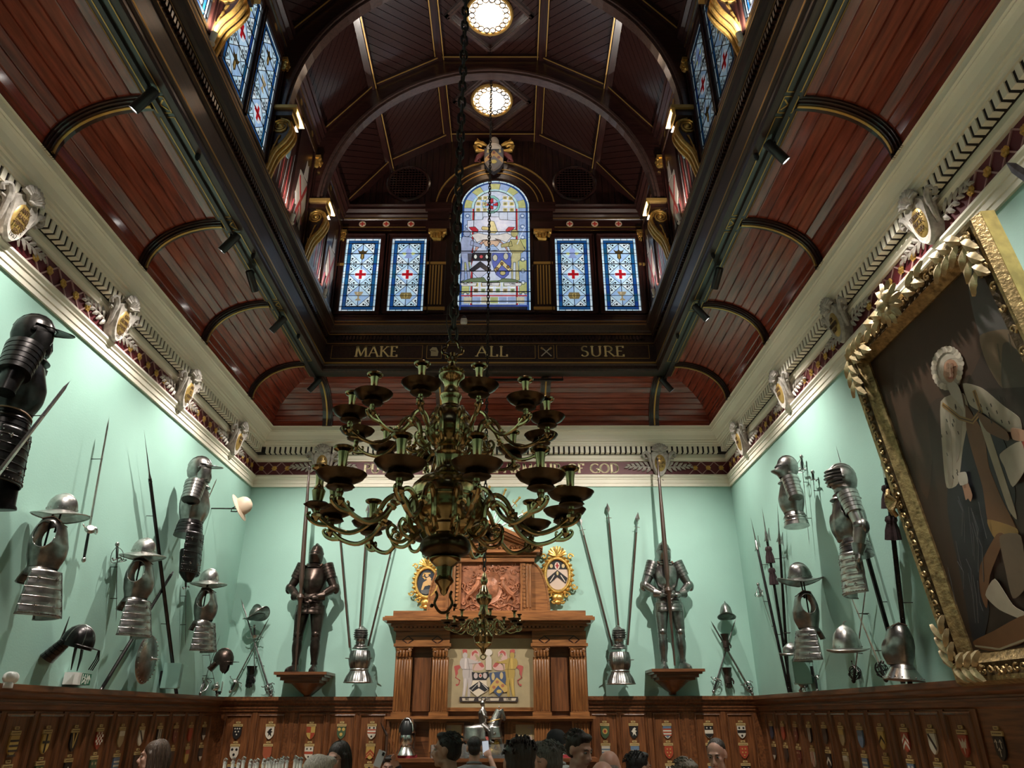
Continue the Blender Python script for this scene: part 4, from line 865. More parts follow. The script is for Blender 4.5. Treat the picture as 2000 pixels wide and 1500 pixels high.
def tier(root, z0, n, k, off, bare=()):
    a, sc, pan, dish, soc = arm_parts(k)
    me = [m.mesh(nm, mt) for m, nm, mt in ((a, 'arm', BRASS), (sc, 'scroll', BRASS), (pan, 'drip_pan', BRASSD), (dish, 'drip_dish', BRASSD), (soc, 'candle_socket', BRASS))]
    for m in me: recalc(m)
    for i in range(n):
        o = ob('arm', me[0], parent=root, loc=(0, 0, z0)); o.rotation_euler = (0, 0, off+2*pi*i/n)
        ob('scroll', me[1], parent=o); ob('candle_socket', me[4], parent=o)
        ob('drip_dish' if i in bare else 'drip_pan', me[3] if i in bare else me[2], parent=o)
ch = thing('chandelier', 'large two-tier brass chandelier with curling arms hanging on heavy chain', 'chandelier', (CHX, CHY, 0))
def flut(a, k): return 1
def bodypart(p0, p1, nm, w=None, m=None):
    pr = [q for q in top if p0 <= q[1] <= p1]; ob(nm, MB().lathe(pr, 36, wob=w), m or BRASS, ch)
zr = lambda row: onY(ccx(row), row, CHY).z
bodypart(zr(1164.5), zr(1089), 'finial'); bodypart(zr(1089), zr(1050), 'gadrooned_bulb', lambda a, k: 1+.035*abs(sin(a*10)), BRASSD); bodypart(zr(1050), zr(927), 'lower_globe'); bodypart(zr(927), zr(877), 'neck'); bodypart(zr(877), zr(801), 'upper_globe'); bodypart(zr(801), zr(688), 'baluster')
m = MB()
for i in range(14): a = 2*pi*i/14; m.ell((.052*cos(a), .052*sin(a), zr(726)), (.014, .014, .009), 6, 4)
ob('leaf_ring', m, BRASS, ch)
# trefoil ring and hook
zt = zr(689)
tre = [(.016, 0, .0), (.03, 0, .022), (.052, 0, .03), (.055, 0, .055), (.036, 0, .068), (.03, 0, .092), (0, 0, .115), (-.03, 0, .092), (-.036, 0, .068), (-.055, 0, .055), (-.052, 0, .03), (-.03, 0, .022), (-.016, 0, 0)]
ob('suspension_ring', MB().tube([(x*.9, 0, zt-.03+z*.9) for x, y, z in bez(tre, 4)], .0075, 6), BRASS, ch)
zb = zr(1164)
ob('bottom_ring', MB().tube([(x, 0, zb+z) for x, y, z in bez([(-.035, 0, .02), (-.028, 0, .0), (-.038, 0, -.03), (-.02, 0, -.062), (0, 0, -.07), (.02, 0, -.062), (.038, 0, -.03), (.028, 0, 0), (.035, 0, .02)], 4)], .0065, 6).ell((-.05, 0, zb-.04), .009, 6, 5).ell((.05, 0, zb-.04), .009, 6, 5), BRASSD, ch)
tier(ch, 3.06, 12, .74, -pi/2+R(15+4.5)); tier(ch, 2.655, 12, .9, -pi/2+R(15+1.25), (9,))
lk = MB()
L = [(.019*cos(t), .0, .030*sin(t)+(.012 if sin(t) > 0 else -.012)) for t in [2*pi*i/12 for i in range(12)]]
lk = lk.tube(L, .0085, 6, True).mesh('chain_link', IRON); recalc(lk)
z = zt+.11; i = 0
while z < RZ+.02: o = ob('chain_link', lk, parent=ch, loc=(0, 0, z)); o.rotation_euler = (0, 0, pi/2*(i % 2)+.3+.1*sin(i)); z += .066; i += 1
ob('hook_wire', MB().tube([(-.02, -.02, zt+.09), (-.035, -.03, zt+.16), (-.03, -.02, zt+.26), (.0, -.02, zt+.3)], .003, 5), IRON, ch)
# ---- small chandelier
sm = thing('chandelier', 'small brass chandelier with one tier of arms hanging before the coat of arms painting', 'chandelier', (0, 8.05, 0))
pr = body_prof([(1116, .5), (1120, 3), (1126, 4), (1132, 7), (1137, 7), (1143, 4), (1156, 9), (1160, 11), (1163, 15.5), (1167, 15), (1170, 16), (1175, 14), (1182, 8), (1192, 7.6), (1197, 10), (1201, 11), (1206, 9), (1210, 7), (1216, 9), (1219, 14), (1222, 14), (1226, 12), (1234, 13), (1244, 20), (1250, 18.5), (1255, 16.5), (1257, 17), (1260, 15), (1266, 7), (1272, 5), (1276, 3), (1279, .5)], lambda y: 945.8, 8.05)
ob('body', MB().lathe(pr, 24), BRASS, sm); zl = pr[0][1]
ob('bottom_ring', MB().tube([(.028*cos(2*pi*i/12), 0, zl-.022+.025*sin(2*pi*i/12)) for i in range(12)], .006, 5, True), BRASS, sm)
tier(sm, onY(945, 1230, 8.05).z, 8, .62, R(12))
lk2 = lk.copy(); zz = pr[-1][1]+.03; i = 0
while zz < RZ: o = ob('chain_link', lk2, parent=sm, loc=(0, 0, zz)); o.scale = (.8, .8, .72); o.rotation_euler = (0, 0, pi/2*(i % 2)+.4); zz += .0475; i += 1
# ================================================================ ARMS AND ARMOUR: builders
def P2(t, x, z): return t
def lwp(px, py, out=.08): return onX(px, py, -W+out)
def rwp(px, py, out=.08): return onX(px, py, W-out)
def bwp(px, py, out=.08): return onY(px, py, B-out)
NRM = {'L': Vector((1, 0, 0)), 'R': Vector((-1, 0, 0)), 'B': Vector((0, -1, 0))}
WP = {'L': lwp, 'R': rwp, 'B': bwp}
def along(w, a, b):   # frame: z from a to b, -y out of the wall
    z = (b-a).normalized(); n = NRM[w]; y = -(n-z*n.dot(z)).normalized(); x = y.cross(z)
    M = Matrix((x, y, z)).transposed().to_4x4(); M.translation = a; return M
def root_at(name, label, cat, M, group=None):
    t = thing(name, label, cat, group=group); t.matrix_world = M; return t
def wall_root(name, label, cat, w, p, face=0, group=None, tilt=0, roll=0):   # p world point; face: degrees turned from looking straight out of the wall
    rz = {'L': pi/2, 'R': -pi/2, 'B': 0}[w]
    return root_at(name, label, cat, Tm(*p) @ Rm(rz+R(face), 'Z') @ Rm(R(tilt), 'X') @ Rm(R(roll), 'Y'), group)
def grid(fn, nu, nv, keep=None, cu=True):
    vs = []; fs = []; m = nu if cu else nu+1
    for j in range(nv+1):
        for i in range(m): vs.append(fn(i/nu, j/nv))
    for j in range(nv):
        for i in range(nu):
            q = (j*m+i, j*m+(i+1) % m, (j+1)*m+(i+1) % m, (j+1)*m+i)
            if keep is None or keep(q, vs): fs.append(q)
    return vs, fs
def shell(name, vs, fs, m, par, t=.004, smooth=40):
    used = sorted({i for f in fs for i in f}); mp = {i: k for k, i in enumerate(used)}
    mb = MB().add([vs[i] for i in used], [tuple(mp[i] for i in f) for f in fs])
    # thicken inwards by hand: duplicate along vertex normals
    me = mb.mesh(name, None, 0); recalc(me)
    o = ob(name, me, parent=par); me.materials.append(m)
    me.polygons.foreach_set('use_smooth', [True]*len(me.polygons)); me.set_sharp_from_angle(angle=R(smooth))
    return solid(o, t, 0)
def cuirass(par, m, s=1.0, z0=0, peas=.03, holes=True, tassets=None, rim=None, flute=0, open_back=False):
    """breast and back plate: facing -y, waist at z0, arm openings at +-x"""
    prof = [(0, .135, .105), (.03, .138, .108), (.1, .158, .13), (.2, .178, .145), (.28, .178, .14), (.35, .165, .12), (.41, .13, .095), (.435, .095, .08)]
    def rad(z):
        for (za, a1, b1), (zb, a2, b2) in zip(prof, prof[1:]):
            if z <= zb+1e-6: t = (z-za)/(zb-za); return a1+(a2-a1)*t, b1+(b2-b1)*t
        return prof[-1][1:]
    def fn(u, v):
        z = v*.435; a = 2*pi*u; rx, ry = rad(z); x = rx*cos(a); y = ry*sin(a)
        if y < 0:
            k = max(0, 1-abs(x)/.12); y -= peas*k*max(0, sin(pi*min(1, (z+.08)/.36)))
            if flute: y -= flute*(.5+.5*cos(atan2(x, z+.02)*16))*k*(1 if z < .27 else 0)
        # neckline falls in front
        zz = z-(.05*max(0, 1-abs(x)/.1) if v > .9 and y < 0 else 0)
        return Vector((x*s, y*s, z0+zz*s))
    def hr(p):   # 1 on the rim of the arm opening
        return sqrt(((p.y/s-.005)/.087)**2+(((p.z-z0)/s-.28)/.118)**2)
    vs, fs = grid(fn, 56, 24)
    if holes:
        fs = [f for f in fs if not all(hr(vs[i]) < 1 and abs(vs[i].x) > .05*s for i in f)]
        use = {i for f in fs for i in f}
        for i in use:
            if hr(vs[i]) < 1 and abs(vs[i].x) > .05*s:
                k = hr(vs[i]); p = vs[i]; vs[i] = Vector((p.x, .005*s+(p.y-.005*s)/k, z0+(.28+((p.z-z0)/s-.28)/k)*s))
    o = shell('cuirass', vs, fs, m, par, .006*s)
    for sx in (-1, 1):
        if holes:
            pts = []
            for k in range(28):
                a = 2*pi*k/28; y = .005+.089*sin(a); z = .28+.12*cos(a); rx, ry = rad(z); pts.append((sx*rx*sqrt(max(0, 1-(y/ry)**2))*s, y*s, z0+z*s))
            ob('arm_rim', MB().tube(pts, .006*s, 6, True), m, par)
    ob('neck_rim', MB().tube([tuple(fn(k/24, 1)) for k in range(24)], .008*s, 6, True), m, par)
    ob('waist_flange', MB().lathe([(.138, -.03), (.165, -.045), (.168, -.04), (.142, -.0)], 32, Tm(0, 0, z0) @ Sm(s, s, s), 1, .8), m, par)
    for sx in (-1, 1):
        ob('strap', MB().tube([(sx*.1*s, -.09*s, z0+.40*s), (sx*.105*s, -.02*s, z0+.445*s), (sx*.1*s, .07*s, z0+.42*s)], .016*s, 4, flat=.35), MATS['strap_leather'], par)
    return o
mat('strap_leather', (.10, .045, .025), .6, 0, .3, 20)
def tasset(par, m, x, y, z, ang, w0=.2, w1=.3, h=.3, s=1.0, n=5, flare=.1, rivets=True, nm='tasset'):
    """hanging plate of lames; ang turns it about z (0 = front)"""
    M = Tm(x*s, y*s, z) @ Rm(ang, 'Z') @ Sm(s, s, s)
    def fn(u, v):
        w = w0+(w1-w0)*v; a = (u-.5)*1.5; r = w/1.35
        saw = .006*((v*n) % 1.0)
        return M @ Vector((r*sin(a)*1.0, -(r*cos(a)-r*.75)*.8-flare*v-saw, -h*v))
    vs, fs = grid(fn, 16, n*4, None, False); o = shell(nm, vs, fs, m, par, .005*s)
    for k in range(1, n): ob('lame_edge', MB().tube([fn(i/10, k/n)+(M.to_3x3() @ Vector((0, -.004, 0))) for i in range(11)], .0035*s, 5), MATS['bright_steel'] if m is STEEL else m, o)
    ob('rim', MB().tube([fn(i/12, 1) for i in range(13)]+[fn(1, 1-i/8) for i in range(1, 9)], .007*s, 6), m, o)
    if rivets:
        rv = MB()
        for i in range(11): rv.ell(fn(.04+.92*i/10, .96)+M.to_3x3() @ Vector((0, -.006, 0)), .005*s, 6, 4)
        for j in range(7):
            for u in (.05, .95): rv.ell(fn(u, .1+.8*j/6)+M.to_3x3() @ Vector((0, -.006, 0)), .005*s, 6, 4)
        for u, v in ((.25, .18), (.75, .18), (.3, .8), (.7, .8)):
            for du, dv in ((0, 0), (.03, 0), (-.03, 0), (0, .04), (0, -.03)): rv.ell(fn(u+du, v+dv)+M.to_3x3() @ Vector((0, -.006, 0)), .006*s, 6, 4)
        ob('rivets', rv, MATS['bright_steel'], o, kind='stuff')
    return o
def lames(p0, p1, r0, r1, n, sx=1, sy=1, g=.06):
    pr = []
    for i in range(n):
        t0, t1 = i/n, (i+1)/n; a = r0+(r1-r0)*t0; b = r0+(r1-r0)*t1; pr += [(t0, a*(1-g)), (t0+.1/n, a), (t1-.02/n, b*(1+g*.4))]
    return pr
def helm_morion(par, m, s=1.0, comb=.05, brim=.10, droop=.0, up=.05, tall=.15, band=True):
    """dome with a comb, wide brim peaked fore and aft; rim centre at the origin, facing -y"""
    ob('dome', MB().lathe([(1, -.01), (1.0, .03), (.96, tall*.4), (.85, tall*.65), (.62, tall*.87), (.3, tall*.98), (0, tall)], 28, Sm(s*.105, s*.13, s) ), m, par)
    if comb:
        vs = []; fs = []; n = 20
        for i in range(n+1):
            a = pi*i/n; c, sn = -cos(a), sin(a); k = comb*sn**.7
            vs += [(0, c*.128*s*1.0, (sn*tall*.97)*s), (.009*s, c*.125*s, (sn*tall*.9)*s), (0, c*(.128+.6*k*abs(c))*s, (sn*tall+k)*s), (-.009*s, c*.125*s, (sn*tall*.9)*s)]
        for i in range(n):
            for a, b in ((1, 2), (2, 3)): fs.append((4*i+a, 4*i+4+a, 4*i+4+b, 4*i+b))
        ob('comb', MB().add(vs, fs), m, par, 30)
    def fn(u, v):
        a = 2*pi*u; rx, ry = .105+brim*.85*v, .13+brim*1.15*v; f = abs(sin(a))
        return Vector((rx*cos(a)*s, ry*sin(a)*s, (up*v*v*(f**3)-droop*v-.018*v*(1-f)*2)*s))
    vs, fs = grid(fn, 40, 6); shell('brim', vs, fs, m, par, .004*s)
    ob('brim_edge', MB().tube([fn(k/40, 1) for k in range(40)], .0055*s, 6, True), m, par)
    if band:
        rv = MB()
        for k in range(22): a = 2*pi*k/22; rv.ell((.107*cos(a)*s, .132*sin(a)*s, .022*s), .005*s, 6, 4)
        ob('rivets', rv, MATS['bright_steel'], par, kind='stuff')
def helm_cabasset(par, m, s=1.0, tall=.2, tip=True):
    def wob(a, k): return 1+(.10 if sin(a) < -.9 else 0)*0
    ob('dome', MB().lathe([(1, -.01), (1.0, .03), (.95, .07), (.8, tall*.6), (.52, tall*.82), (.2, tall*.96), (0, tall)], 26, Sm(s*.1, s*.125, s), wob=lambda a, k: 1+.06*max(0, -sin(a))**6), m, par)
    if tip: ob('tip', MB().tube([(0, 0, tall*.95*s), (0, .012*s, (tall+.025)*s), (0, .035*s, (tall+.03)*s)], [.012*s, .008*s, .003*s], 6), m, par)
    def fn(u, v):
        a = 2*pi*u; f = abs(sin(a)); return Vector(((.1+.045*v)*cos(a)*s, (.125+.06*v)*sin(a)*s, (-.02*v+.02*v*f**4)*s))
    vs, fs = grid(fn, 36, 3); shell('brim', vs, fs, m, par, .004*s); ob('brim_edge', MB().tube([fn(k/36, 1) for k in range(36)], .005*s, 5, True), m, par)
    rv = MB()
    for k in range(18): a = 2*pi*k/18; rv.ell((.103*cos(a)*s, .128*sin(a)*s, .018*s), .005*s, 6, 4)
    ob('rivets', rv, m, par, kind='stuff')
def helm_close(par, m, z0=0, kind='sparrow', s=1.0, gorget=True, y0=0):
    """closed helmet: neck at z0, facing -y"""
    T = Tm(0, y0, z0) @ Sm(s, s, s)
    ob('skull', MB().lathe([(.3, .0), (.62, .04), (.88, .08), (1, .14), (.98, .19), (.86, .245), (.6, .285), (.3, .303), (0, .308)], 28, T @ Tm(0, .012, 0) @ Sm(.098, .128, 1)), m, par)
    ob('comb', MB().tube([T @ Vector((0, .012-.13*cos(pi*t/10)*1.0, .155+.16*sin(pi*t/10))) for t in range(1, 10)], [.006*s, .01*s, .014*s, .016*s, .016*s, .016*s, .014*s, .01*s, .006*s], 6), m, par)
    if kind == 'bellows':
        vis = MB()
        for k in range(5):
            z = .095+.034*k; r = .118-.006*abs(k-2)
            vis.loft([[T @ Vector((rr*cos(a)*.9, rr*sin(a)*1.05-.012, zz)) for a in [pi+pi*i/16 for i in range(17)]]+[T @ Vector((rr*.5*cos(a), 0, zz)) for a in [2*pi-pi*i/16 for i in range(17)]] for rr, zz in ((r*.97, z), (r*1.2, z+.012), (r*.97, z+.034))])
        ob('visor', vis, m, par, 25)
    elif kind == 'sparrow':
        v = MB(); rings = []
        for z, ry, rx in ((.03, .115, .085), (.07, .135, .095), (.115, .2, .1), (.13, .205, .1), (.15, .15, .101), (.185, .14, .1), (.205, .128, .096)):
            r = []
            for i in range(17):
                a = pi+pi*i/16; px = rx*1.03*cos(a); py = -ry*abs(sin(a))**(1.6 if ry > .15 else 1.0); r.append(T @ Vector((px, py, z)))
            rings.append(r+[T @ Vector((rx*.8*cos(a), .0, z)) for a in [2*pi-pi*i/16 for i in range(17)]])
        v.loft(rings); ob('visor', v, m, par, 30)
        ob('eye_slit', MB().tube([T @ Vector((.1*cos(a), -.14*abs(sin(a))-.006, .176)) for a in [pi*1.15+pi*.7*i/10 for i in range(11)]], .005*s, 5), BLACKP, par)
    else:   # barred / open burgonet with peak and cheeks
        vs, fs = grid(lambda u, v: T @ Vector((.1*cos(pi+pi*u)*(1-.2*v), -.118*abs(sin(pi+pi*u))-.12*v*abs(sin(pi*u))**1.3, .215-.01*v)), 20, 4, None, False); shell('peak', vs, fs, m, par, .004*s)
        for sx in (-1, 1): ob('cheek', MB().lathe([(0, -.085), (.05, -.06), (.062, 0), (.05, .06), (0, .075)], 12, T @ Tm(sx*.075, -.05, .10), .5, 1.15), m, par)
        ob('face_guard', MB().lathe([(0, -.05), (.05, -.035), (.055, 0), (.05, .03), (0, .045)], 14, T @ Tm(0, -.07, .06), 1.15, 1.0), m, par)
    for sx in (-1, 1): ob('pivot', MB().lathe([(.0, .012), (.016, .008), (.018, 0)], 10, T @ Tm(sx*.098, 0, .17) @ Rm(sx*pi/2, 'Y')), m, par)
    if gorget: ob('gorget', MB().lathe([(.078, .09), (.085, .055), (.078, .03), (.1, .01), (.105, .0), (.1, -.008), (.128, -.03), (.135, -.04), (.12, -.045)], 28, T, 1, 1.05), m, par)
def arm_plates(par, m, sh, el, wr, s=1.0, hand=None, n=5):
    """pauldron, upper and lower cannon, elbow cop, gauntlet"""
    sh, el, wr = Vector(sh), Vector(el), Vector(wr); d = (el-sh)
    ob('pauldron', MB().limb(sh-d.normalized()*.06*s+Vector((0, 0, .02*s)), sh+d*.5, lames(0, 1, .10*s, .082*s, n), 18, 1, .95), m, par, 25)
    ob('upper_cannon', MB().limb(sh+d*.42, el, [(0, .066*s), (.5, .06*s), (1, .052*s)], 16), m, par)
    c = MB().ell(el, (.064*s, .066*s, .064*s), 16, 10); ob('couter', c, m, par)
    wing = (el-sh).normalized().cross((wr-el).normalized())
    ob('couter_wing', MB().ell(el+Vector((0, .0, 0))+(el-(sh+wr)/2).normalized()*.03*s, (.05*s, .05*s, .075*s), 12, 8), m, par)
    ob('lower_cannon', MB().limb(el, wr, [(0, .056*s), (.3, .06*s), (.8, .046*s), (1, .043*s)], 16), m, par)
    h = Vector(hand) if hand else wr+(wr-el).normalized()*.12*s; dh = (h-wr)
    ob('gauntlet_cuff', MB().limb(wr-dh.normalized()*.07*s, wr+dh*.25, [(0, .066*s), (.1, .064*s), (.8, .044*s), (1, .046*s)], 16), m, par)
    g = MB().limb(wr, wr+dh*.75, [(0, .04*s), (.3, .05*s), (.85, .05*s), (1, .03*s)], 12, 1, .6)
    ob('gauntlet_hand', g, m, par)
    ax = dh.normalized().cross(Vector((0, 0, 1))).normalized() if abs(dh.normalized().z) < .9 else Vector((1, 0, 0))
    for k in range(4):
        b = wr+dh*.62+ax*((k-1.5)*.02*s); e = b+dh.normalized()*(.06+.008*(k in (1, 2)))*s; e2 = e+Vector((0, .012, -.03))*s
        ob('finger', MB().tube([b, (b+e)/2+Vector((0, -.006*s, .004*s)), e, e2], [.012*s, .012*s, .0105*s, .008*s], 6), m, par)
    ob('thumb', MB().tube([wr+dh*.3+ax*.045*s, wr+dh*.55+ax*.06*s, wr+dh*.8+ax*.045*s], [.014*s, .013*s, .009*s], 6), m, par)
def leg_plates(par, m, hip, kn, an, toe, s=1.0):
    hip, kn, an, toe = map(Vector, (hip, kn, an, toe)); d = kn-hip
    ob('cuisse', MB().limb(hip, kn, [(0, .098*s), (.3, .1*s), (.8, .075*s), (.97, .066*s)], 18, 1, 1.05), m, par)
    ob('poleyn', MB().limb(kn+Vector((0, 0, .09*s)), kn-Vector((0, 0, .08*s)), lames(0, 1, .07*s, .066*s, 3)+[(1, .055*s)], 16), m, par, 25)
    ob('knee_cap', MB().ell(kn+Vector((0, -.03*s, 0)), (.058*s, .05*s, .06*s), 14, 10), m, par)
    ob('greave', MB().limb(kn-Vector((0, 0, .06*s)), an, [(0, .058*s), (.25, .068*s), (.45, .066*s), (.85, .044*s), (1, .05*s)], 18, 1, 1.1), m, par)
    f = toe-an; st = MB(); base = Vector((an.x, an.y, 0))
    pr = [(-.09, .03, .05), (-.06, .045, .1), (0, .052, .12), (.08, .05, .09), (.16, .055, .07), (.21, .045, .055), (.25, .02, .03)]
    dr = Vector((f.x, f.y, 0)).normalized(); sd = Vector((-dr.y, dr.x, 0)); rings = []
    for t, w, h in pr: c = Vector((an.x, an.y, toe.z))+dr*t*s; rings.append([c+sd*(w*s*cos(a))+Vector((0, 0, (h*s)*max(0, sin(a)))) for a in [2*pi*i/14 for i in range(14)]])
    st.loft(rings, caps=True); ob('sabaton', st, m, par)
def sword(par, L, blade=.02, m=None, hilt='cross', grip=.12, gm=None, cross=.16, hm=None):
    """pommel at the origin, point at +z"""
    m = m or STEEL; hm = hm or m; g0 = .03; g1 = g0+grip
    ob('pommel', MB().ell((0, 0, .012), (.02, .02, .024), 10, 8), hm, par)
    ob('grip', MB().lathe([(.011, g0-.01), (.013, g0+grip*.4), (.011, g1)], 10), gm or BLACKP, par)
    b = blade/2
    ob('blade', MB().add([(-b, 0, g1), (0, -.004, g1), (b, 0, g1), (0, .004, g1), (-b*.7, 0, L*.93), (0, -.003, L*.93), (b*.7, 0, L*.93), (0, .003, L*.93), (0, 0, L)], [(0, 1, 5, 4), (1, 2, 6, 5), (2, 3, 7, 6), (3, 0, 4, 7), (4, 5, 8), (5, 6, 8), (6, 7, 8), (7, 4, 8), (3, 2, 1, 0)]), m, par, 0)
    c = cross/2
    q = MB().tube([(-c, -.0, g1+.02), (-c*.8, 0, g1+.004), (0, 0, g1), (c*.8, 0, g1+.004), (c, 0, g1-.02)], [.004, .006, .008, .006, .004], 6).ell((-c, 0, g1+.02), .008, 6, 5).ell((c, 0, g1-.02), .008, 6, 5)
    ob('cross_guard', q, hm, par)
    if hilt == 'swept':
        for k, (x, y) in enumerate(((.045, -.03), (.035, .03), (-.04, -.03))):
            ob('hilt_ring', MB().tube(bez([(0, 0, g1+.04), (x, y, g1+.03), (x*1.25, y*1.25, g1-.01), (x*.9, y, g0+.05), (0.005, 0, g0)], 4), .0035, 5), hm, par)
        ob('side_ring', MB().tube([(.045*cos(a), -.035+.03*sin(a)-.02, g1+.02) for a in [2*pi*i/14 for i in range(14)]], .004, 5, True), hm, par)
    elif hilt == 'cup':
        ob('cup', MB().lathe([(.012, .015), (.035, .008), (.052, -.012), (.055, -.03)], 18, Tm(0, 0, g1+.01)), hm, par)
        ob('knuckle_bow', MB().tube(bez([(.03, 0, g1), (.05, 0, g1-.05), (.03, 0, g0), (0, 0, g0-.01)], 4), .004, 5), hm, par)
    elif hilt == 'basket':
        for k in range(7):
            a = 2*pi*k/7; ob('basket_bar', MB().tube(bez([(0.01*cos(a), .01*sin(a), g0-.005), (.045*cos(a+.2), .045*sin(a+.2), g0+.04), (.05*cos(a+.4), .05*sin(a+.4), g1-.02), (.02*cos(a+.5), .02*sin(a+.5), g1+.015)], 4), .0045, 5), hm, par)
        for z in (g0+.04, g0+.08): ob('basket_ring', MB().tube([(.052*cos(2*pi*i/16), .052*sin(2*pi*i/16), z) for i in range(16)], .004, 5, True), hm, par)
    elif hilt == 'shell':
        for sx in (-1, 1): ob('shell_guard', MB().lathe([(0, .02), (.03, .016), (.045, 0), (.047, -.008)], 14, Tm(sx*.035, -.03, g1-.01) @ Rm(sx*.8, 'Y') @ Rm(.6, 'X')), hm, par)
def polearm(par, L, r=.014, head='spear', hl=.35, m=None, sm=None, tassel=0, studs=False):
    """butt at the origin, point at +z"""
    m = m or STEEL; S0 = L-hl
    ob('shaft', MB().lathe([(r, 0), (r*1.05, S0*.5), (r*.9, S0)], 8), sm or SHAFT, par)
    if head == 'spear':
        ob('spear_head', MB().add([(-.004, 0, S0+.1), (0, -.008, S0+.1), (.004, 0, S0+.1), (0, .008, S0+.1), (-.034, 0, S0+.16), (0, -.009, S0+.16), (.034, 0, S0+.16), (0, .007, S0+.17), (0, 0, L)], [(0, 1, 5, 4), (1, 2, 6, 5), (2, 3, 7, 6), (3, 0, 4, 7), (4, 5, 8), (5, 6, 8), (6, 7, 8), (7, 4, 8)]), m, par, 0)
        ob('socket', MB().lathe([(r*1.1, S0-.05), (.008, S0+.1), (.006, S0+.12)], 8), m, par)
        ob('lug', MB().tube([(-.045, 0, S0+.03), (0, 0, S0+.035), (.045, 0, S0+.03)], [.003, .006, .003], 5), m, par)
    elif head == 'awl': ob('spike', MB().lathe([(r*1.1, S0-.04), (r*.8, S0), (.009, S0+.05), (0, L)], 4), m, par, 0)
    else:   # halberd / partisan
        b = .011
        ob('spike', MB().add([(-b, 0, S0), (0, -b, S0), (b, 0, S0), (0, b, S0), (0, 0, L)], [(0, 1, 4), (1, 2, 4), (2, 3, 4), (3, 0, 4)]), m, par, 0)
        ob('socket', MB().lathe([(r*1.15, S0-.1), (r*1.2, S0-.02), (.012, S0+.03)], 8), m, par)
        if head == 'halberd':
            ob('axe_blade', MB().prism([(.012, S0-.02), (.05, S0-.03), (.12, S0+.05), (.11, S0-.03), (.12, S0-.11), (.06, S0-.08), (.012, S0-.09)], -.003, .003), m, par, 0)
            ob('fluke', MB().prism([(-.012, S0-.03), (-.06, S0-.03), (-.11, S0-.08), (-.06, S0-.07), (-.012, S0-.07)], -.003, .003), m, par, 0)
        else:
            for sx in (-1, 1): ob('wing', MB().prism([(sx*.01, S0+.12), (sx*.03, S0+.05), (sx*.06, S0+.03), (sx*.065, S0+.0), (sx*.045, S0+.0), (sx*.05, S0-.03), (sx*.01, S0-.03)], -.004, .004), m, par, 0)
    for k in range(tassel):
        z = S0-.16-.26*k
        ob('tassel', MB().lathe([(r*1.4, z), (r*2.0, z-.01), (r*2.3, z-.04), (r*1.8, z-.06), (r*2.6, z-.12), (r*3.0, z-.2), (r*1.2, z-.2)], 18, wob=lambda a, k_: 1+.12*cos(a*9)), MATS['tassel'], par)
    if studs:
        st = MB()
        for i in range(int(S0/.07)):
            for j in range(4): a = pi/2*j+.4*i; st.ell((r*cos(a), r*sin(a), .05+.07*i), .003, 5, 3)
        ob('studs', st, MATS['bright_steel'], par, kind='stuff')
mat('tassel', (.025, .008, .010), .8, 0, .4, 40, .4)
def hooks(t, L, o1, o2):
    o2 = o1 if o2 is None else o2
    for f in (.3, .7): ob('wall_hook', MB().tube([(0, -.006, L*f), (.004, (o1+(o2-o1)*f)+.01, L*f)], .004, 5), IRON, t)
def put_sword(w, a, b, label, hilt='cross', out=.06, out2=None, group=None, cat='sword', nm='sword', **k):
    p, q = WP[w](*a, out), WP[w](*b, out2 if out2 is not None else out); L = (q-p).length
    t = root_at(nm, label, cat, along(w, p, q), group); sword(t, L, hilt=hilt, **k); hooks(t, L, out, out2); return t
def put_pole(w, a, b, label, head='spear', out=.06, out2=None, group=None, nm='spear', cat='spear', **k):
    p, q = WP[w](*a, out), WP[w](*b, out2 if out2 is not None else out); L = (q-p).length
    t = root_at(nm, label, cat, along(w, p, q), group); polearm(t, L, head=head, **k); hooks(t, L, out, out2); return t
def stalk(par, M_inv, p_wall, p_obj, r=.008): ob('mount', MB().tube([M_inv @ Vector(p_wall), M_inv @ Vector(p_obj)], r, 6), IRON, par)
def half_suit(t, m, s, helm, arms=('r',), tass=True, cuisse=True, flute=0, gaunt=None, helm_m=None, th=.32, bent=0):
    cuirass(t, m, s, 0, .03, True, flute=flute)
    helm_close(t, helm_m or m, .44*s, helm, s)
    for a in arms:
        sx = -1 if a == 'r' else 1
        arm_plates(t, m, (sx*.175*s, 0, .345*s), (sx*(.245+.02*bent)*s, .03*s, .09*s), (sx*.245*s, -.03*s, -.14*s), s, (sx*.235*s, -.06*s, -.26*s))
    if tass:
        ob('fauld', MB().limb((0, 0, .02*s), (0, 0, -.14*s), lames(0, 1, .15*s, .185*s, 4, g=.03), 28, 1, .8), m, t, 25)
        for sx in (-1, 1): tasset(t, m, sx*.1, -.08, -.12*s, sx*.6, .25, .28, th, s, 6, .02)
    if cuisse:
        for sx in (-1, 1): ob('cuisse', MB().limb((sx*.09*s, 0, -.32*s), (sx*.1*s, -.02*s, -.62*s), [(0, .1*s), (.1, .105*s), (.9, .082*s), (1, .086*s)], 18), m, t)
def pauldrons(t, m, s, arm=True):
    for sx in (-1, 1):
        ob('pauldron', MB().limb((sx*.15*s, .0, .42*s), (sx*.225*s, .01*s, .2*s), lames(0, 1, .115*s, .095*s, 6), 20), m, t, 25); ob('shoulder_cap', MB().ell((sx*.15*s, 0, .395*s), (.115*s, .115*s, .06*s), 16, 8), m, t)
        if arm: ob('upper_cannon', MB().limb((sx*.21*s, .01*s, .24*s), (sx*.25*s, .02*s, .06*s), [(0, .07*s), (1, .058*s)], 14), m, t)
